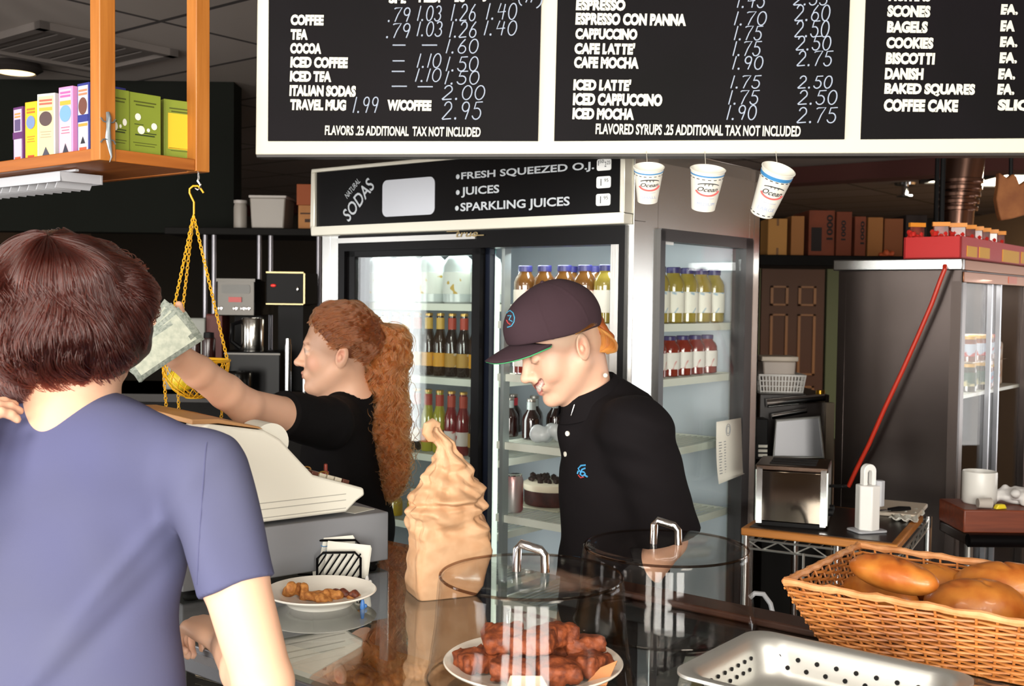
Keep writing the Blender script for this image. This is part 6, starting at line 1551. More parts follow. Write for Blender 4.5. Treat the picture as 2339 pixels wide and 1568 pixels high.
# ================================================================== PREP TABLE at the right edge
PY_ = 3.25
zc = atz(2190, 1133, 1.0)
ptb = at(2192, 1212, PY_); pz_ = ptb.z
tbl = thing('prep_table', 'dark prep table with rounded rail at the right edge', 'table', (ptb.x, PY_, 0), 0)
MB().box(0, .75, -.05, .16, pz_ - .035, pz_).build('table_top', mat('table_dark', '#231814', .35), tbl, bevel=.006)
MB().tube([(.0, -.06, pz_ - .017), (.22, -.06, pz_ - .017)], .02, 14).build('front_rail', M_blk, tbl)
for x in (.02, .28, .7): MB().tube([(x, -.02, 0), (x, -.02, pz_ - .035)], .0125, 10).build('leg', mat('leg_grey', '#8f8c88', .3, .8), tbl)
MB().box(.2, .26, -.12, -.06, 0, pz_ - .03).build('orange_post', mat('post_orange', '#b5552a', .5), tbl, bevel=.003)
cbk = thing('chopping_block', 'thick reddish-brown chopping block on the prep table', 'chopping board', (ptb.x, PY_, pz_ + .0006), 0)
th = at(2192, 1160, PY_).z - pz_
MB().box(-.005, .3, -.04, .15, 0, max(th, .04)).build('block', wood('block_red', '#7a3a22', '#5e2a18', 5), cbk, bevel=.004)
zb2 = cbk.location.z + max(th, .04)
bp_ = at(2237, 1120, PY_ + .08); t = thing('white_bowl', 'white straight-sided bowl on the chopping block', 'bowl', (bp_.x, PY_ + .08, zb2 + .0006), 0)
r = 38 / FPX * (PY_ + .08); h_ = max(.05, at(2237, 1077, PY_ + .08).z - zb2)
MB().lathe([(0, 0), (r * .92, 0), (r, .006), (r, h_ - .004), (r * .97, h_), (r * .93, h_ - .004), (r * .9, .008), (0, .008)], 36).build('bowl_body', mat('bowl_white', '#d3d1cc', .35), t)
t = thing('small_glass', 'small glass lying in front of the white bowl', 'glass', (bp_.x - .025, PY_ - .015, zb2 + .0165), 0)
MB().tube([(-.02, 0, 0), (.02, 0, 0)], [.014, .016], 18).build('tumbler', mat('glass_grey', '#b0a8a0', .15, spec=.7), t)
t = thing('lemon_wedge', 'yellow lemon wedge by the small glass', 'lemon wedge', (bp_.x + .02, PY_ - .02, zb2 + .001), .3); MB().prism([(-.02, 0), (.02, 0), (.012, .014), (-.012, .014)], -.008, .008, 'y').build('wedge', mat('lemon_skin0'), t, bevel=.003)
cc = at(2325, 1120, PY_ + .03); s = SDF(); rr = random.Random(3); c0 = Vector((cc.x, PY_ + .05, zb2 + .02))
for k in range(14): s.cone(c0 + Vector((rr.uniform(-.06, .08), rr.uniform(-.05, .05), rr.uniform(-.012, .03))), c0 + Vector((rr.uniform(-.06, .08), rr.uniform(-.05, .05), rr.uniform(-.012, .02))), .014, .009, k=.01)
s.cut((0, 0, zb2 + .001), (0, 0, -1)); s.disp = lambda P: wob(P, 110, 2) * .003
o = s.build('dish_cloth', mat('cloth_white', '#c9c6c4', .8), c0 - Vector((.13, .1, .04)), c0 + Vector((.14, .1, .08)), .004); tag(o, 'crumpled white dish cloth right of the white bowl', 'cloth')
# ================================================================== PEOPLE
SKIN = lin('#dfb093'); LIP = lin('#bd655c'); BROW = lin('#6b4028'); TEETH = lin('#f2ece0'); EYEW = lin('#b8aca2'); DARK = lin('#2a1a14'); BLUSH = lin('#d8937c')
M_skin = mat('skin', '#dfae90', .48, attr='Col', sss=.12, spec=.4, bump=(420, .08, .0005))
def V3(p): return np.array(p, float)
def axes(yaw, pitch, roll=0.0):
    """head frame (columns forward, left, up): yaw about z from +x, pitch down"""
    R = Matrix.Rotation(yaw, 3, 'Z') @ Matrix.Rotation(pitch, 3, 'Y') @ Matrix.Rotation(roll, 3, 'X')
    return np.array(R)
def head(s, C0, R, sc=.95, skin=SKIN, smile=False, lids=False, brow=BROW, lip=LIP, blush=BLUSH):
    C0 = V3(C0); p = lambda f, l, u: C0 + R @ (np.array((f, l, u)) * sc)
    E = lambda c, r, k, col=skin, sub=False, Rr=None: s.ell(p(*c), np.array(r) * sc, R if Rr is None else Rr, k, col, sub)
    K = lambda a, b, ra, rb, k, col=skin, sub=False: s.cone(p(*a), p(*b), ra * sc, rb * sc, k, col, sub)
    E((-.012, 0, .036), (.099, .078, .086), .01); E((.03, 0, -.035), (.066, .058, .088), .03)
    for d in (-1, 1):
        K((-.004, d * .054, -.052), (.062, d * .016, -.103), .020, .017, .03)
        E((.056, d * .037, -.034), (.026, .023, .026), .022, blush if blush is not None else skin)
    E((.083, 0, -.106), (.018, .02, .017), .02)
    K((.080, -.03, .022), (.080, .03, .022), .0125, .0125, .02)
    for d in (-1, 1): E((.098, d * .031, .0), (.017, .0165, .0115), .014, None, True)
    # nose
    K((.088, 0, .012), (.113, 0, -.033), .0085, .0115, .014); E((.117, 0, -.034), (.0105, .0115, .0095), .008)
    for d in (-1, 1): E((.104, d * .0115, -.038), (.010, .0075, .0075), .007)
    for d in (-1, 1): E((.110, d * .0065, -.0445), (.004, .0035, .003), .003, lin('#8a4a3a'), True)
    # eyes
    for d in (-1, 1):
        if lids:
            E((.0815, d * .031, .0), (.0125, .0145, .0115), .004)
            K((.090, d * .018, -.0052), (.0905, d * .036, -.0062), .0022, .0022, .002, DARK); K((.0905, d * .036, -.0062), (.083, d * .046, -.0035), .0022, .0016, .002, DARK)
        else:
            E((.081, d * .031, .0), (.0118, .0135, .0115), .002, EYEW); E((.0895, d * .0315, -.0002), (.0046, .0066, .006), .001, DARK); E((.079, d * .031, .0075), (.0145, .0165, .0095), .003); E((.078, d * .031, -.0095), (.0145, .0165, .007), .003)
            K((.089, d * .017, .0062), (.092, d * .031, .0082), .003, .0032, .003); K((.092, d * .031, .0082), (.081, d * .0455, .004), .0032, .003, .003)
            K((.0895, d * .019, .0048), (.0905, d * .04, .0056), .0016, .0016, .001, DARK); K((.089, d * .018, -.0075), (.085, d * .042, -.007), .0032, .003, .004)
        K((.0945, d * .012, .019), (.0925, d * .033, .0245), .0034, .0034, .003, brow); K((.0925, d * .033, .0245), (.080, d * .049, .020), .0032, .0024, .003, brow)
    # mouth
    if smile:
        K((.090, -.022, -.062), (.090, .022, -.062), .015, .015, .02)
        mc = lambda q, o=0.0, dz=0.0: (.1005 + o - .0165 * abs(q) ** 2.2, q * .0345, -.0695 + .0215 * q * q + dz)
        n_ = 10
        for i in range(n_):
            q0, q1 = -1 + 2 * i / n_, -1 + 2 * (i + 1) / n_; t0, t1 = 1 - .42 * abs(q0) ** 2, 1 - .42 * abs(q1) ** 2
            K(mc(q0, .002), mc(q1, .002), .0125 * t0, .0125 * t1, .002, lin('#6a2622'), True)
        for i in range(9):
            q = -.86 + 1.72 * i / 8; E(mc(q, -.0035, .0018), (.0048, .0048, .0085 * (1 - .4 * abs(q))), .0012, TEETH)
        for i in range(n_):
            q0, q1 = -1 + 2 * i / n_, -1 + 2 * (i + 1) / n_; t = lambda q: 1 - .85 * abs(q) ** 2
            K(mc(q0, -.0005, 0.0112 * t(q0)), mc(q1, -.0005, 0.0112 * t(q1)), .0034, .0034, .003, lip)
            K(mc(q0, -.0015, -.0132 * t(q0)), mc(q1, -.0015, -.0132 * t(q1)), .0046, .0046, .003, lip)
        for d in (-1, 1): K((.093, d * .02, -.045), (.076, d * .041, -.062), .0022, .0022, .006, skin, True)
        for d in (-1, 1): E((.066, d * .04, -.046), (.02, .016, .017), .012, blush)
    else:
        K((.088, -.016, -.068), (.088, .016, -.068), .013, .013, .018)
        E((.104, 0, -.0695), (.012, .017, .0028), .003, lin('#7a302a'), True)
        for d in (-1, 1):
            K((.1035, 0, -.0645), (.092, d * .022, -.069), .0045, .0025, .004, lip); K((.100, 0, -.0755), (.091, d * .021, -.070), .0058, .0026, .004, lip)
    # ears
    for d in (-1, 1):
        Re = R @ np.array(Matrix.Rotation(-.28, 3, 'Y')) @ np.array(Matrix.Rotation(d * .35, 3, 'Z'))
        ec = (-.016, d * .079, -.018)
        E(ec, (.0185, .0065, .031), .006, skin, False, Re); E((ec[0] + .003, d * .0865, -.014), (.010, .0055, .019), .004, lin('#c98a72'), True, Re)
        E((ec[0] + .004, d * .083, -.020), (.005, .004, .008), .003, skin, False, Re)
    return p
def limb(s, pts, rs, col=SKIN, k=.02):
    for i in range(len(pts) - 1): s.cone(pts[i], pts[i + 1], rs[i], rs[i + 1], k if i == 0 else .010, col)
def hand(s, wrist, fwd, palm, side, curl, sc=1.0, col=SKIN, thumb_curl=.5):
    w_ = Vector(wrist); f = Vector(fwd).normalized(); n = Vector(palm); n = (n - f * n.dot(f)).normalized(); l = n.cross(f) * side
    s.ell(w_ + f * .048 * sc, np.array((.05, .036, .0155)) * sc, np.array([list(f), list(l), list(n)]).T, .012, col)
    for i, (lat, ln, fw) in enumerate(((.030, .072, .086), (.010, .082, .090), (-.010, .076, .086), (-.029, .060, .078))):
        kn = w_ + (f * fw + l * lat) * sc; s.cone(w_ + (f * .012 + l * lat * .5) * sc, kn, .0115 * sc, .0098 * sc, .012, col)
        p = kn; a = 0; d0 = (f + l * lat * 2.2).normalized()
        for j, (fr, r) in enumerate(((.46, .0092), (.30, .0083), (.24, .0074))):
            a += curl[j] * (1 + .12 * (i - 1)); d_ = (Matrix.Rotation(-a * side, 3, l) @ d0) if False else (d0 * math.cos(a) + n * math.sin(a))
            q = p + d_ * (ln * fr * sc); s.cone(p, q, r * sc, (r - .0009) * sc, .004, col); p = q
        s.ell(p - n * .0035 * sc, (.0055 * sc,) * 3, None, .003, lin('#e3b5a4'))
    p = w_ + (f * .022 + l * .026) * sc; d_ = (f * .62 + l * .68 + n * .35).normalized()
    for ln, r, t in ((.04, .0125, 0), (.032, .0105, thumb_curl), (.026, .009, thumb_curl)):
        d_ = (d_ + (f * .7 - l * .5 + n * .35) * t).normalized(); q = p + d_ * ln * sc; s.cone(p, q, r * sc, (r - .0012) * sc, .008, col); p = q
def feet_legs(s, hip, yaw, col=SKIN):
    h = Vector(hip); l = Vector((-math.sin(yaw), math.cos(yaw), 0)); f = Vector((math.cos(yaw), math.sin(yaw), 0)); an = []
    for d in (-1, 1):
        a, k_, b = h + l * d * .085, h + l * d * .09 + f * .015 - Vector((0, 0, h.z * .48)), h + l * d * .095 - Vector((0, 0, h.z - .085))
        limb(s, [a, k_, b], [.062, .045, .034], col, .03); s.cone(b - Vector((0, 0, .035)) - f * .03, b - Vector((0, 0, .055)) + f * .13, .03, .022, .02, col); an.append((a, k_, b, f))
    return an
def trousers(name, hip, legs, m, parent, rx=.155, ry=.11, yaw=0.0):
    s = SDF(); h = Vector(hip)
    s.ell(h + Vector((0, 0, .04)), (ry, rx, .16), np.array(Matrix.Rotation(yaw, 3, 'Z')), .03)
    for a, k_, b, f in legs: limb(s, [a + Vector((0, 0, .02)), k_, b], [.088, .066, .054], None, .04)
    s.cut((0, 0, .04), (0, 0, -1)); s.cut((0, 0, h.z + .13), (0, 0, 1)); s.disp = lambda P: wob(P, 26, 1) * .003
    return s.build(name, m, (h.x - .32, h.y - .32, 0), (h.x + .32, h.y + .32, h.z + .22), .009, parent)
def shoes(legs, m, parent):
    for a, k_, b, f in legs:
        s = SDF(); g = Vector((b.x, b.y, 0)); s.cone(g - f * .045 + Vector((0, 0, .045)), g + f * .15 + Vector((0, 0, .032)), .044, .036, .02); s.cone(g + Vector((0, 0, .05)), g + Vector((0, 0, .09)), .044, .042, .02)
        s.cut((0, 0, .0015), (0, 0, -1)); s.cut((0, 0, .1), (0, 0, 1)); s.build('shoe', m, g - Vector((.22, .22, .02)), g + Vector((.22, .22, .13)), .007, parent)
def march(s, px, py, Y0, Y1):
    d = ray(px, py); ys = np.linspace(Y0, Y1, 400); P = np.array([list(CAMP + d * (y / d.y)) for y in ys]); v = s.eval(P); i = int(np.argmax(v < 0)) if (v < 0).any() else 0
    p = P[i]; e = .004; n = np.array([s.eval((p + e * np.eye(3)[k])[None])[0] - s.eval((p - e * np.eye(3)[k])[None])[0] for k in range(3)])
    return Vector(p), Vector(n).normalized()
def hair_mat(name, col, rough=.3, hl='#ffffff'):
    m = bpy.data.materials.new(name); m.use_nodes = True; nt = m.node_tree; nt.nodes.remove(nt.nodes['Principled BSDF'])
    h = nt.nodes.new('ShaderNodeBsdfHairPrincipled'); h.parametrization = 'COLOR'; h.inputs['Color'].default_value = (*lin(col), 1)
    h.inputs['Roughness'].default_value = rough; h.inputs['Radial Roughness'].default_value = .45; h.inputs['Coat'].default_value = .15; h.inputs['Random Roughness'].default_value = .2
    if 'Random Color' in h.inputs: h.inputs['Random Color'].default_value = .6
    nt.links.new(h.outputs[0], nt.nodes['Material Output'].inputs[0]); MATS[name] = m
    return m
def vnoise(P, s, seed): return np.stack([wob(P, s, seed), wob(P, s, seed + 1), wob(P, s, seed + 2)], -1)
def field(P, s, seed): sh = P.shape; return vnoise(P.reshape(-1, 3), s, seed).reshape(sh)

# ------------------------------------------------------------------ customer in the violet-blue T-shirt, seen from behind
AY = 1.55
pa_ = thing('person', 'short-haired customer in violet-blue T-shirt seen from behind at the counter', 'person', (at(150, 1000, 1.56).x, 1.56, 0), 0)
s = SDF(); RA = axes(math.radians(62), .12)
hc = at(160, 735, 1.57); head(s, hc, RA, .95)
nb = at(155, 985, 1.55); s.cone(at(168, 830, 1.565), at(158, 965, 1.56), .055, .057, .03, SKIN); s.cone(at(158, 965, 1.56), at(145, 1060, 1.59), .055, .06, .03, SKIN)
for px in (20, 290): s.cone(at(160, 985, 1.575), at(px, 1035, 1.585), .032, .026, .05, SKIN)
hipA = at(140, 1760, 1.56); hipA.z = .93
s.cone(at(150, 1060, 1.57), (hipA.x, hipA.y, 1.0), .085, .085, .05, SKIN); s.cone(at(-120, 1075, 1.57), at(430, 1075, 1.57), .035, .035, .05, SKIN)
legsA = feet_legs(s, hipA, math.radians(70))
shR, elR, wrR = at(470, 1085, 1.54), at(602, 1562, 1.46), at(520, 1470, 1.72)
limb(s, [shR, shR.lerp(elR, .5), elR, elR.lerp(wrR, .35), wrR], [.047, .0455, .0395, .040, .028], SKIN, .03)
hand(s, wrR, at(428, 1405, 1.80) - wrR, (.25, -.35, -.9), 1, (.75, 1.0, .6), .98, SKIN, .3)
shL, elL, wrL = at(-140, 1085, 1.56), at(-330, 1420, 1.47), at(-100, 1075, 1.40)
limb(s, [shL, shL.lerp(elL, .5), elL, elL.lerp(wrL, .35), wrL], [.047, .045, .038, .038, .027], SKIN, .03)
hand(s, wrL, at(-62, 975, 1.43) - wrL, (.5, .75, -.3), -1, (.5, .6, .3), .85, SKIN, .3)
s.build('body', M_skin, (-1.25, 1.15, 0), (-.15, 2.05, 1.85), .0032, pa_, color=True)
# T-shirt
sh = SDF()
sh.ell(at(150, 1190, 1.575), (.185, .108, .20), None, .03); sh.ell(at(140, 1500, 1.575), (.168, .105, .30), None, .05); sh.ell((hipA.x, hipA.y, 1.0), (.165, .115, .16), None, .05)
for e, k0 in (((440, 1082), (200, 1048)), ((-120, 1082), (110, 1048))): sh.cone(at(*k0, 1.565), at(*e, 1.555), .056, .056, .04)
sh.cone(at(215, 1025, 1.555), at(350, 1032, 1.555), .044, .044, .04); sh.cone(at(70, 1032, 1.555), at(-60, 1040, 1.555), .044, .044, .04); sh.cone(at(40, 1050, 1.555), at(240, 1042, 1.555), .078, .078, .03)
arm = elR - shR
sh.cone(at(462, 1085, 1.545), shR + arm * .60, .064, .0555, .024); sh.cone(at(-128, 1085, 1.56), shL + (elL - shL) * .6, .064, .056, .024)
ua, ul = arm.normalized(), (elL - shL).normalized()
def sh_disp(P):
    # broad diagonal fold across the back, sleeve creases, light wobble of the cloth
    q = P - np.array(at(240, 1360, 1.46)); u = q @ np.array((.62, 0, .78)); v = q @ np.array((.78, 0, -.62))
    d = -.0055 * np.exp(-((v + .01) / .012) ** 2) * np.exp(-(u / .20) ** 2) + .0045 * np.exp(-((v - .022) / .02) ** 2) * np.exp(-(u / .2) ** 2)
    q2 = P - np.array(at(100, 1490, 1.46)); v2 = q2 @ np.array((.74, 0, -.67)); d += -.006 * np.exp(-((v2 - .02) / .014) ** 2) * np.exp(-((q2 @ np.array((.67, 0, .74))) / .2) ** 2)
    a_ = np.array(at(470, 1085, 1.52)); q3 = P - a_; near = np.exp(-(np.linalg.norm(q3 - np.array((-.01, 0, -.09)), axis=1) / .1) ** 2)
    d += .004 * np.sin(q3 @ np.array((75., 0, 28.))) * near
    return d + wob(P, 14, 2) * .003 + wob(P, 45, 3) * .0008
sh.disp = sh_disp
sh.hem(shR + arm * .56, elR, .085); sh.hem(shL + (elL - shL) * .6, elL, .085); sh.cut((0, 0, .84), (0, 0, -1))
nk = at(140, 962, 1.545)
sh.ell(nk + Vector((-.010, .02, .062)), (.090, .080, .036), None, .006, None, True)
sho = sh.build('t_shirt', mat('tshirt_violet', '#56586e', .9, noise=(2.5, 3), col2='#4f5172', bump=(900, .15, .0006), spec=.2), (-1.2, 1.3, .8), (-.2, 1.85, 1.5), .0042, pa_)
# raised shoulder seam and sleeve hem
b = MB(); seam = []
for py in range(1012, 1345, 18):
    px = 472 - 22 * ((py - 1012) / 332) ** .8
    p, n = march(sh, px, py, 1.2, 1.75); seam.append(p + n * .0006)
b.tube(seam, .0011, 5); b.build('shoulder_seam', mat('tshirt_seam', '#4a4c6c', .9), pa_, world=True)
trousers('trousers', hipA, legsA, mat('denim', '#3a4a6a', .85), pa_, yaw=math.radians(70)); shoes(legsA, mat('shoe_dark', '#2a2422', .6), pa_)
# hair: a wavy chin-length bob
hs = SDF(); HC = hc + Vector((-.004, -.008, .012))
hs.ell(HC + Vector((-.005, 0, .0)), (.108, .112, .100), None, .03); hs.ell(HC + Vector((-.01, -.004, -.045)), (.098, .084, .042), None, .03); hs.ell(HC + Vector((.05, .02, -.03)), (.06, .07, .06), None, .03)
hs.disp = lambda P: wob(P, 40, 1) * .005 + wob(P, 110, 2) * .0025
hs.cone(hc + Vector((.09, .14, -.04)), hc + Vector((.05, .09, -.05)), .06, .05, .02, None, True)
hair = hs.build('hair', mat('hair_dark_red', '#1c0a07', .55, noise=(30, 4), col2='#2c0f09'), HC - Vector((.18,) * 3), HC + Vector((.18,) * 3), .0045, pa_)
M_hA = hair_mat('hair_auburn_dark', '#2c0e09', .3)
rg = np.random.default_rng(21); N_, K_ = 15000, 30; ncl = 520
cl_ = rg.integers(0, ncl, N_); cth = rg.uniform(0, 2 * PI, ncl); cph = rg.uniform(0, 1.35, ncl); cend = rg.uniform(.75, 1.75, ncl); cw = rg.uniform(0, 6.28, ncl); crr = rg.uniform(.95, 1.05, ncl); ccurl = rg.uniform(.3, 1.0, ncl)
th = cth[cl_] + rg.normal(0, .055, N_) / np.clip(cph[cl_] + .15, .15, 1); ph0 = np.clip(cph[cl_] + rg.normal(0, .05, N_), .02, 2.0)
ph1 = np.minimum(ph0 + cend[cl_] + rg.normal(0, .05, N_), 2.18 + .16 * np.sin(th * 5 + 1) + rg.normal(0, .04, N_))
u = np.linspace(0, 1, K_)[None]; ph = ph0[:, None] + (ph1 - ph0)[:, None] * u
swirl = th[:, None] + .5 * u * np.sin(2 * cth + 1)[cl_][:, None]
wave = np.sin(5.2 * ph + 1.5 * np.sin(2 * swirl) + .9 * np.sin(5 * swirl + 1) + .5 * np.sin(cw)[cl_][:, None])
lay = crr[cl_][:, None] + rg.normal(0, .010, N_)[:, None] + .062 * wave * np.clip(ph * 1.2, 0, 1)
rad = np.array((.116, .118, .112)); ax_t = Matrix.Rotation(.45, 3, 'X')
D_ = np.stack([np.sin(ph) * np.cos(swirl), np.sin(ph) * np.sin(swirl), np.cos(ph)], -1) @ np.array(ax_t).T
P_ = np.array(HC) + D_ * rad * lay[..., None]
tang = np.stack([-np.sin(swirl), np.cos(swirl), np.zeros_like(swirl)], -1); curl = (np.clip((u - .45) / .55, 0, 1) ** 1.3) * ccurl[cl_][:, None] * .021
P_ = P_ + tang * (curl * np.sin(9 * u + cw[cl_][:, None]))[..., None] + D_ * (curl * np.cos(9 * u + cw[cl_][:, None]))[..., None] + field(P_, 30, 4) * .006
front = (P_[:, 0, 1] > HC.y + .085) & (P_[:, -1, 2] < HC.z)
strands('hair_strands', P_[~front], M_hA, pa_, .0007, .0004)

# ------------------------------------------------------------------ cashier with the long curly ponytail
BYY = 2.95
pb_ = thing('person', 'cashier with long curly auburn ponytail and black shirt holding out banknotes', 'person', (at(790, 1000, 2.98).x, 2.98, 0), 0)
s = SDF(); RB = axes(PI + .06, .03); hcB = at(774, 799, BYY)
pB = head(s, hcB, RB, .945, skin=lin('#e6b598'), brow=lin('#7a4a30'), blush=lin('#dc967e'))
SKB = lin('#e6b598')
s.cone(hcB + Vector((.02, 0, -.06)), at(806, 925, 2.97), .05, .052, .03, SKB); s.cone(at(806, 925, 2.97), at(795, 1000, 2.98), .055, .08, .04, SKB)
s.cone(hcB + Vector((-.03, 0, -.098)), at(770, 905, 2.96), .03, .045, .03, SKB)
hipB = Vector((at(800, 1300, 3.0).x, 3.0, .95))
s.cone(at(790, 1010, 2.98), hipB, .07, .085, .05, SKB); s.cone(at(745, 962, 2.78), at(800, 985, 3.14), .036, .036, .05, SKB)
legsB = feet_legs(s, hipB, PI)
shB, elB, wrB = at(735, 968, 2.74), at(560, 928, 2.45), at(402, 812, 2.24)
limb(s, [shB, shB.lerp(elB, .5), elB, elB.lerp(wrB, .3), elB.lerp(wrB, .7), wrB], [.045, .0425, .0395, .038, .0335, .0275], SKB, .03)
hand(s, wrB, at(332, 762, 2.17) - wrB, (-.15, .55, .75), 1, (.5, .7, .4), .98, SKB, .25)
shB2, elB2, wrB2 = at(800, 985, 3.12), at(815, 1160, 3.14), at(722, 1170, 2.98)
limb(s, [shB2, elB2, wrB2], [.044, .038, .028], SKB, .03); hand(s, wrB2, (-.9, -.35, -.1), (0, 0, -1), -1, (.4, .5, .3), .98, SKB)
s.build('body', M_skin, (-1.0, 2.0, 0), (-.15, 3.4, 1.8), .0028, pb_, color=True)
sb = SDF(); 
sb.ell(at(778, 1060, 2.97), (.108, .17, .17), None, .04); sb.ell(at(792, 1230, 2.99), (.108, .155, .24), None, .05); sb.ell(hipB, (.115, .16, .15), None, .05)
sb.cone(at(800, 945, 2.97), at(745, 968, 2.78), .055, .062, .04); sb.cone(at(805, 950, 2.97), at(800, 985, 3.13), .055, .06, .04); sb.cone(at(795, 918, 2.96), at(810, 925, 2.97), .057, .058, .03)
sb.cone(at(742, 970, 2.75), shB.lerp(elB, .55), .066, .056, .03); sb.cone(shB2, elB2, .066, .06, .03)
sb.disp = lambda P: wob(P, 22, 1) * .0035 + wob(P, 60, 2) * .0012
sb.hem(shB.lerp(elB, .56), elB, .09); sb.cut((0, 0, .86), (0, 0, -1))
sb.cone(hcB + Vector((.015, 0, -.05)), at(803, 905, 2.965), .045, .0545, .004, None, True)
sb.build('black_shirt', mat('shirt_black', '#0f0d0e', .9, spec=.12, bump=(900, .1, .0005)), (-.95, 2.5, .8), (-.15, 3.35, 1.55), .0045, pb_)
trousers('trousers', hipB, legsB, mat('trousers_black', '#161518', .9), pb_, yaw=PI); shoes(legsB, mat('shoe_dark'), pb_)
# hair: scalp cap, strands drawn back, curly ponytail
CB = np.array(hcB)
def hb(f, l, u_): return CB + RB @ (np.array((f, l, u_)) * .945)
hs = SDF(); hs.ell(hb(-.014, 0, .040), np.array((.104, .083, .090)) * .945, RB, .01)
cp0 = hb(.034, 0, .036); hs.cut(cp0, RB @ np.array((.73, 0, -.68)), .01)
for d in (-1, 1): hs.ell(hb(.055, d * .08, -.04), np.array((.06, .045, .05)), RB, .012, None, True); hs.ell(hb(-.016, d * .088, -.024), np.array((.021, .026, .030)), RB, .006, None, True)
hs.disp = lambda P: wob(P, 120, 1) * .0012
M_hbase = mat('hair_base_auburn', '#5c3018', .6)
hs.build('hair', M_hbase, hcB - Vector((.16,) * 3), hcB + Vector((.16,) * 3), .0035, pb_)
M_hB = hair_mat('hair_auburn', '#6c3618', .34); M_hB2 = hair_mat('hair_auburn_backlit', '#8a4a22', .34)  # ponytail copy is lighter: backlight put into its colour
rg = np.random.default_rng(5); knot = hb(-.096, -.004, .066); kd = knot - hb(-.014, 0, .03); kd /= np.linalg.norm(kd)
N_ = 3600; f_ = rg.uniform(-.6, 1.0, N_); a_ = rg.uniform(-1.75, 1.75, N_)
dirs = []
while len(dirs) < N_:
    v = rg.normal(size=3); v /= np.linalg.norm(v); loc = v * np.array((.105, .085, .0925)) + np.array((-.014, 0, .04))
    if loc[0] * .73 - loc[2] * .68 < .008 + .03 * max(0, .05 - abs(loc[1])) and loc[2] > -.06 and not (loc[0] > -.036 and loc[2] < .006): dirs.append(v)
dirs = np.array(dirs) @ RB.T
u = np.linspace(0, 1, 26)[None, :, None]; Dv = dirs[:, None] * (1 - u ** 1.2) + kd[None, None] * (u ** 1.2); Dv /= np.linalg.norm(Dv, axis=-1, keepdims=True)
loc = Dv @ RB; Q = loc * np.array((.105, .085, .0925)) * .945 * (1.0 + rg.uniform(-.01, .045, N_)[:, None, None] + .05 * np.sin(u * PI)) + np.array((-.014, 0, .04)) * .945
P_ = CB + Q @ RB.T; cq = rg.integers(0, 160, N_); P_ += field(P_, 70, 3) * .0045 + field(P_, 200, 5) * .002; fq_ = rg.uniform(14, 24, 160)[cq][:, None]; pq_ = rg.uniform(0, 6.28, 160)[cq][:, None] + rg.normal(0, .3, (N_, 1)); P_ += (dirs[:, None] * np.sin(fq_ * u[..., 0] + pq_)[..., None] + np.cross(dirs, kd)[:, None] * np.cos(fq_ * u[..., 0] + pq_)[..., None]) * .0028 * (u * (1 - u) * 4)
strands('hair_strands', P_, M_hB, pb_, .0008, .0006)
ctrl = np.array([list(knot), list(at(888, 752, 3.0)), list(at(872, 850, 3.0)), list(at(862, 940, 2.995)), list(at(884, 1010, 2.98)), list(at(892, 1080, 2.97)), list(at(886, 1140, 2.97))])
cu = np.linspace(0, 1, 44); cc = np.stack([np.interp(cu, np.linspace(0, 1, 7), ctrl[:, i]) for i in range(3)], -1)
for _ in range(4): cc[1:-1] = (cc[:-2] + 2 * cc[1:-1] + cc[2:]) / 4
wd = np.interp(cu, [0, .08, .25, .5, .7, .88, 1], [.010, .026, .052, .055, .04, .028, .012])
N_ = 5200; ncl = 220; cl_ = rg.integers(0, ncl, N_); off = rg.normal(size=(ncl, 2)); off /= np.maximum(1, np.linalg.norm(off, axis=1, keepdims=True) / 1.05); o2 = off[cl_] * 1.1 + rg.normal(0, .045, (N_, 2))
Ls = np.clip(rg.normal(.85, .16, N_), .3, 1.0); idx = np.linspace(0, 1, 44)[None] * Ls[:, None]
Pc = np.stack([np.interp(idx, cu, cc[:, i]) for i in range(3)], -1); W_ = np.interp(idx, cu, wd)
phs = rg.uniform(0, 6.28, ncl)[cl_][:, None] + rg.normal(0, .25, N_)[:, None]; frq = (rg.uniform(28, 75, ncl) * rg.choice((-1, 1), ncl))[cl_][:, None]; cr = (rg.uniform(.005, .0115, ncl)[cl_])[:, None] * np.clip(idx * 5, 0, 1)
P_ = Pc + np.stack([o2[:, :1] * W_ + cr * np.cos(frq * idx + phs), o2[:, 1:] * W_ * .8 + cr * np.sin(frq * idx + phs), .4 * cr * np.sin(frq * idx * .7 + phs)], -1)
P_ += field(P_, 30, 6) * .007 + field(P_, 95, 2) * .004 + rg.normal(0, .0035, (N_, 1, 3)) * np.clip(idx * 2, 0, 1)[..., None] * (rg.random((N_, 1, 1)) < .25) * 2.5
strands('ponytail', P_, M_hB2, pb_, .0008, .0006)
wn = 700; st_ = rg.uniform(0, 1, (wn, 2)); root = np.array([hb(.052 - .05 * a, d * .078, .02 - .09 * a) for a, d in zip(st_[:, 0], np.where(st_[:, 1] < .75, 1, -1))])
b = MB(); kk = Vector(knot); b.tube([Vector(hb(-.092 + .0, .026 * math.cos(a * PI / 8), .066 + .026 * math.sin(a * PI / 8))) for a in range(16)], .006, 8, closed=True)
b.build('hair_tie', mat('tie_blue', '#2a4ab0', .5), pb_, world=True)
b = MB(); b.tube([Vector(hb(-.106, .026 * math.cos(a * PI / 8), .060 + .026 * math.sin(a * PI / 8))) for a in range(16)], .0045, 8, closed=True); b.build('second_tie', mat('tie_purple', '#4a2a6a', .5), pb_, world=True)
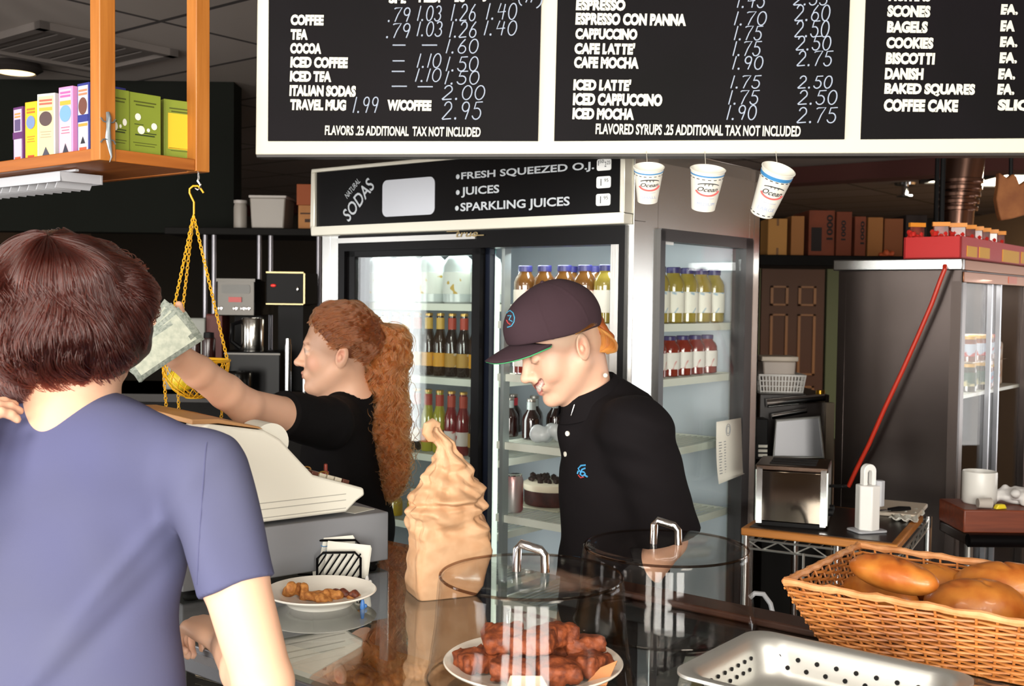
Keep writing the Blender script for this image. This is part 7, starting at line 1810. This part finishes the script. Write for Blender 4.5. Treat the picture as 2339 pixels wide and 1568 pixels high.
# banknotes, fanned in her hand
M_bill = mat('banknote', '#9aa096', .8, noise=(160, 2), col2='#7d867c', thr=(.45, .6)); M_billc = mat('banknote_light', '#b4b7a6', .8, noise=(90, 2), col2='#9ea394')
for i in range(4):
    c = at(350 + 7 * i, 778 + 5 * i, 2.155 - .002 * i); a = math.radians(52 - 6 * i)
    nm = ['front', 'second', 'third', 'rear'][3 - i]
    t = thing('banknote', 'grey-green banknote held out by the cashier, %s one of the fan' % nm, 'banknote', c, 0, 'banknotes in the fan')
    Mx = Matrix.Rotation(a, 4, 'Y') @ Matrix.Rotation(-.12, 4, 'X')
    Mx = Matrix.Rotation(-(PI / 2 - a) - PI / 2 + PI, 4, 'Y')
    n = 8; b = MB()
    for j in range(n + 1):
        x = -.078 + .156 * j / n; y = .006 * math.sin(j / n * PI + i)
        b.v += [(x, y, -.033), (x, y, .033)]
        if j: k = 2 * j; b.f.append((k - 2, k, k + 1, k - 1)); b.m.append(0)
    b.xf(Matrix.Rotation(a, 4, 'Y').inverted())
    o = b.build('note', M_bill, t, recalc=False); o.modifiers.new('s', 'SOLIDIFY').thickness = .0004
    b = MB()
    for j in range(n):
        x0, x1 = -.066 + .132 * j / n, -.066 + .132 * (j + 1) / n; yy = lambda x: .006 * math.sin((x + .078) / .156 * PI + i) - .0006
        b.add([(x0, yy(x0), -.024), (x1, yy(x1), -.024), (x1, yy(x1), .024), (x0, yy(x0), .024)], [(0, 1, 2, 3)])
    b.xf(Matrix.Rotation(a, 4, 'Y').inverted()); b.build('light_field', M_billc, t, recalc=False)

# ------------------------------------------------------------------ smiling worker in the dark cap
CYY = 2.45
pc_ = thing('person', 'smiling worker in dark cap and black polo shirt looking down', 'person', (at(1385, 1000, 2.5).x, 2.5, 0), 0)
s = SDF(); RC = axes(PI + .30, math.radians(28)); hcC = at(1283, 781, CYY)
SKC = lin('#e4b59a')
head(s, hcC, RC, .97, skin=SKC, smile=True, lids=True, brow=lin('#a87a58'), blush=lin('#dc9a82'), lip=lin('#c4706a'))
CC = np.array(hcC)
def hcp(f, l, u_): return CC + RC @ (np.array((f, l, u_)) * .97)
s.cone(hcp(-.035, 0, -.03), at(1352, 945, 2.49), .053, .055, .03, SKC); s.cone(at(1352, 945, 2.49), at(1370, 1020, 2.5), .06, .08, .04, SKC)
# clipped hair over the temple, above the ear and at the nape
for d in (-1, 1): s.paint(hcp(.0, d * .075, .025), (.052, .03, .034), RC, lin('#a58a76'), .3); s.paint(hcp(-.075, d * .045, -.01), (.04, .04, .06), RC, lin('#b8967e'), .4)
hipC = Vector((at(1400, 1300, 2.5).x, 2.5, .95))
s.cone(at(1370, 1020, 2.5), hipC, .075, .085, .05, SKC); s.cone(at(1448, 975, 2.35), at(1385, 985, 2.64), .036, .036, .05, SKC)
legsC = feet_legs(s, hipC, PI + .2)
shC, elC = at(1455, 985, 2.33), at(1528, 1235, 2.36); wrC = elC + Vector((-.13, .06, -.22))
limb(s, [shC, elC, wrC], [.045, .039, .029], SKC, .03); hand(s, wrC, (-.5, .05, -.8), (-.3, .8, .2), 1, (.3, .4, .3), .98, SKC)
shC2, elC2 = at(1380, 990, 2.66), at(1390, 1250, 2.72); wrC2 = elC2 + Vector((-.13, -.06, -.22))
limb(s, [shC2, elC2, wrC2], [.045, .039, .029], SKC, .03); hand(s, wrC2, (-.5, -.1, -.8), (-.3, -.8, .2), -1, (.3, .4, .3), .98, SKC)
s.build('body', M_skin, (-.25, 2.05, 0), (.75, 2.95, 1.85), .0024, pc_, color=True)
sc_ = SDF()
sc_.ell(at(1392, 1090, 2.5), (.112, .17, .185), None, .04); sc_.ell(at(1392, 1290, 2.5), (.115, .155, .26), None, .05); sc_.ell(hipC, (.12, .16, .16), None, .05)
sc_.cone(at(1372, 945, 2.5), at(1450, 985, 2.36), .06, .066, .05); sc_.cone(at(1372, 950, 2.5), at(1390, 990, 2.64), .058, .064, .05); sc_.cone(at(1388, 905, 2.5), at(1440, 950, 2.47), .042, .06, .05); sc_.cone(at(1328, 985, 2.48), at(1340, 955, 2.485), .056, .056, .03)
sc_.cone(shC, shC.lerp(elC, .96), .076, .07, .03); sc_.cone(shC2, shC2.lerp(elC2, .96), .072, .068, .03)
def cd(P):
    q = P - np.array(at(1455, 1005, 2.28)); nr = np.exp(-(np.linalg.norm(q, axis=1) / .12) ** 2)
    return wob(P, 20, 1) * .004 + wob(P, 55, 2) * .0014 + .004 * np.sin(q @ np.array((30., 0, 95.))) * nr
sc_.disp = cd
sc_.hem(shC.lerp(elC, .95), elC + (elC - shC) * .2, .09); sc_.hem(shC2.lerp(elC2, .95), elC2 + (elC2 - shC2) * .2, .09); sc_.cut((0, 0, .84), (0, 0, -1))
sc_.cone(hcp(-.03, 0, -.05), at(1343, 920, 2.485), .05, .057, .004, None, True)
M_polo = mat('polo_black', '#120f11', .9, spec=.12, bump=(900, .12, .0005))
sc_.build('polo_shirt', M_polo, (-.2, 2.1, .8), (.72, 2.9, 1.58), .004, pc_)
# collar: folded band round the neck
nk = np.array(at(1350, 918, 2.488)); na = hcp(-.035, 0, -.04) - nk; na /= np.linalg.norm(na); na = na * .9 + np.array((-.1, 0, .2)); na /= np.linalg.norm(na)
e1 = np.cross(na, (0, 1, 0)); e1 /= np.linalg.norm(e1); e2 = np.cross(na, e1); e1 = e1 if e1[0] < 0 else -e1
b = MB(); n = 40; prof_ = [(.062, -.012), (.0585, .012), (.061, .034), (.066, .040), (.071, .034), (.082, .006), (.091, -.012), (.088, -.015), (.072, -.004)]
for i in range(n + 1):
    a = math.radians(22 + 316 * i / n); 
    for r, h_ in prof_: b.v.append(tuple(nk + (e1 * math.cos(a) + e2 * math.sin(a)) * r + na * (h_ + .012 * math.cos(a + PI) * 1.0)))
k_ = len(prof_)
for i in range(n):
    for j in range(k_ - 1): b.f.append((i * k_ + j, i * k_ + j + 1, (i + 1) * k_ + j + 1, (i + 1) * k_ + j)); b.m.append(0)
o = b.build('collar', M_polo, pc_, world=True, smooth=50); o.modifiers.new('s', 'SOLIDIFY').thickness = .002
def stud(px, py, r, m, name='button'):
    p, n = march(sc_, px, py, 2.1, 2.8); q = n.to_track_quat('Z', 'Y').to_matrix().to_4x4()
    MB().lathe([(0, .0005), (r, .0), (r, .0025), (r * .5, .002), (0, .003)], 16, M=Matrix.Translation(p) @ q).build(name, m, pc_, world=True)
M_btn = mat('button_pearl', '#d8d4c8', .25)
stud(1297, 991, .0058, M_btn); stud(1292, 1038, .0058, M_btn)
p = Vector(nk + (e1 * math.cos(2.55) - e2 * math.sin(2.55)) * .079); p = at(1383, 858, 2.41)
MB().ball(p, .0055, 12).build('button', M_btn, pc_, world=True)
def emblem(sd, strokes, m, name, r, Y0=2.1, Y1=2.8, par=pc_):
    b = MB()
    for st in strokes:
        pts = [];
        for px, py in st: p, n = march(sd, px, py, Y0, Y1); pts.append(p + n * .001)
        b.tube(pts, r, 6)
    b.build(name, m, par, world=True)
M_emb = mat('emblem_blue', '#3f8fc0', .7)
emblem(sc_, [[(1338, 1063), (1328, 1064), (1322, 1071), (1326, 1078), (1335, 1079)], [(1338, 1070), (1330, 1073), (1326, 1084), (1332, 1088), (1338, 1083), (1334, 1079)], [(1322, 1076), (1320, 1083)], [(1336, 1086), (1343, 1090)]], M_emb, 'chest_emblem', .002)
emblem(sc_, [[(1322, 1086), (1327, 1092), (1334, 1090)]], mat('emblem_red', '#b03a3a', .7), 'chest_emblem', .0014)
# cap
cp = SDF(); M_cap_ = mat('cap_brown_black', '#3a2a30', .9, spec=.2, bump=(700, .2, .0006))
cp.ell(hcp(-.006, 0, .045), np.array((.108, .088, .096)), RC, .01); cp.ell(hcp(.045, 0, .06), np.array((.066, .07, .062)), RC, .03)
cp.cut(hcp(.10, 0, .046), RC @ np.array((.25, 0, -.97)), .004)
cp.ell(hcp(-.105, 0, .008), (.03, .034, .026), RC, .004, None, True)
def capd(P):
    q = (P - hcp(-.006, 0, .045)) @ RC; an = np.arctan2(q[:, 1], q[:, 0]); return -.0011 * np.exp(-(np.sin(an * 3) / .06) ** 2) * (q[:, 2] > -.02) + wob(P, 60, 1) * .0008
cp.disp = capd
capo = cp.build('cap', M_cap_, hcC - Vector((.19, .16, .16)), hcC + Vector((.19, .16, .19)), .003, pc_)
def brim(name, m, dz, thk, inset):
    b = MB(); nu, nv = 24, 8
    for i in range(nu + 1):
        a = (i / nu - .5) * 2; l_ = a * (.073 - inset)
        f0 = .098 * math.sqrt(max(0, 1 - (l_ / .090) ** 2)) - .012; f1 = .100 + (.082 - inset) * math.sqrt(max(0.0, 1 - abs(a) ** 2.6)) * .98
        f1 = max(f1 - .05 * abs(a) ** 4, f0 + .004)
        for j in range(nv + 1):
            v = j / nv; f = f0 + (f1 - f0) * v; b.v.append(tuple(hcp(f, l_, .047 - .028 * a * a - .012 * v * v + dz + .01 * v)))
    b.f = [(i * (nv + 1) + j, i * (nv + 1) + j + 1, (i + 1) * (nv + 1) + j + 1, (i + 1) * (nv + 1) + j) for i in range(nu) for j in range(nv)]; b.m = [0] * len(b.f)
    o = b.build(name, m, capo, smooth=60); o.parent = None; o.parent = capo
    Mi = frame(pc_.location, 0).inverted(); o.data.transform(Mi); x = o.modifiers.new('s', 'SOLIDIFY'); x.thickness = thk; x.offset = 0
brim('brim', M_cap_, .0, .003, 0.0); brim('brim_underside', mat('brim_green', '#3f9a62', .8), -.0032, .002, .001)
MB().ball(hcp(-.02, 0, .142), .0055, 12).build('top_button', M_cap_, capo, world=False).data.transform(frame(pc_.location, 0).inverted())
emblem(cp, [[(1158, 716), (1166, 710), (1173, 716), (1176, 726), (1175, 736), (1169, 745), (1160, 748)], [(1161, 722), (1168, 722), (1164, 731), (1171, 735)]], mat('cap_blue', '#3f8fb0', .7), 'cap_emblem', .0014)
emblem(cp, [[(1158, 732), (1161, 738), (1167, 742)]], mat('emblem_red'), 'cap_emblem', .0014)
# orange hair: fringe under the cap edge and the tuft pulled through the back
rg = np.random.default_rng(9); M_hC = hair_mat('hair_orange', '#8f4a1a', .3)
tuft = SDF(); T0 = Vector(hcp(-.095, .01, .008)); tp_ = [T0, at(1372, 752, 2.44), at(1392, 772, 2.44), at(1392, 795, 2.44), at(1372, 803, 2.44)]
tuft.cone(tp_[0], tp_[1], .012, .013, .01); tuft.cone(tp_[1], tp_[2], .013, .010, .01); tuft.cone(tp_[2], tp_[3], .009, .006, .01); tuft.cone(tp_[3], tp_[4], .006, .004, .01)
for d in (-1, 1): tuft.cone(hcp(-.03, d * .080, .022), hcp(-.095, d * .02, .006), .006, .012, .01)
tuft.build('hair', mat('hair_base_orange', '#8a4414', .6), hcC + Vector((-.08, -.14, -.12)), hcC + Vector((.2, .14, .12)), .003, pc_)
c5 = np.array([list(p) for p in tp_]); N_ = 1500; u = np.linspace(0, 1, 20); cc = np.stack([np.interp(u, np.linspace(0, 1, 5), c5[:, i]) for i in range(3)], -1)
for _ in range(2): cc[1:-1] = (cc[:-2] + 2 * cc[1:-1] + cc[2:]) / 4
wv_ = np.interp(u, [0, .3, .7, 1], [.014, .023, .018, .014]); o2 = rg.normal(size=(N_, 2)); o2 /= np.maximum(1, np.linalg.norm(o2, axis=1, keepdims=True))
P_ = cc[None] + np.stack([o2[:, :1] * wv_, o2[:, 1:] * wv_, o2[:, :1] * wv_ * -.5], -1) + field(np.repeat(cc[None], N_, 0) + o2[:, None, :1] * .02, 60, 2) * .003
for d in (1, -1):
    r0 = np.stack([hcp(-.01 - .02 * a, d * (.083 + .004 * b_), .028 - .012 * b_) for a, b_ in rg.uniform(0, 1, (350, 2))]); r1 = np.stack([hcp(-.095, d * .025 * a, .015 - .02 * b_) for a, b_ in rg.uniform(0, 1, (350, 2))])
    mid = (r0 + r1) / 2; oc = CC + RC @ np.array((-.02, 0, .0)); mid = oc + (mid - oc) * (.098 / np.linalg.norm(mid - oc, axis=1, keepdims=True))
    q = np.linspace(0, 1, 20)[None, :, None]; P_ = np.concatenate([P_, (1 - q) ** 2 * r0[:, None] + 2 * q * (1 - q) * mid[:, None] + q * q * r1[:, None]])
strands('hair_strands', P_, M_hC, pc_, .0006, .0004)
trousers('trousers', hipC, legsC, mat('trousers_black'), pc_, yaw=PI + .2); shoes(legsC, mat('shoe_dark'), pc_)
# thin necklace
b = MB(); b.tube([at(1312, 925, 2.415), at(1308, 938, 2.412), at(1304, 950, 2.41)], .0008, 6); b.build('necklace', M_chr, pc_, world=True)
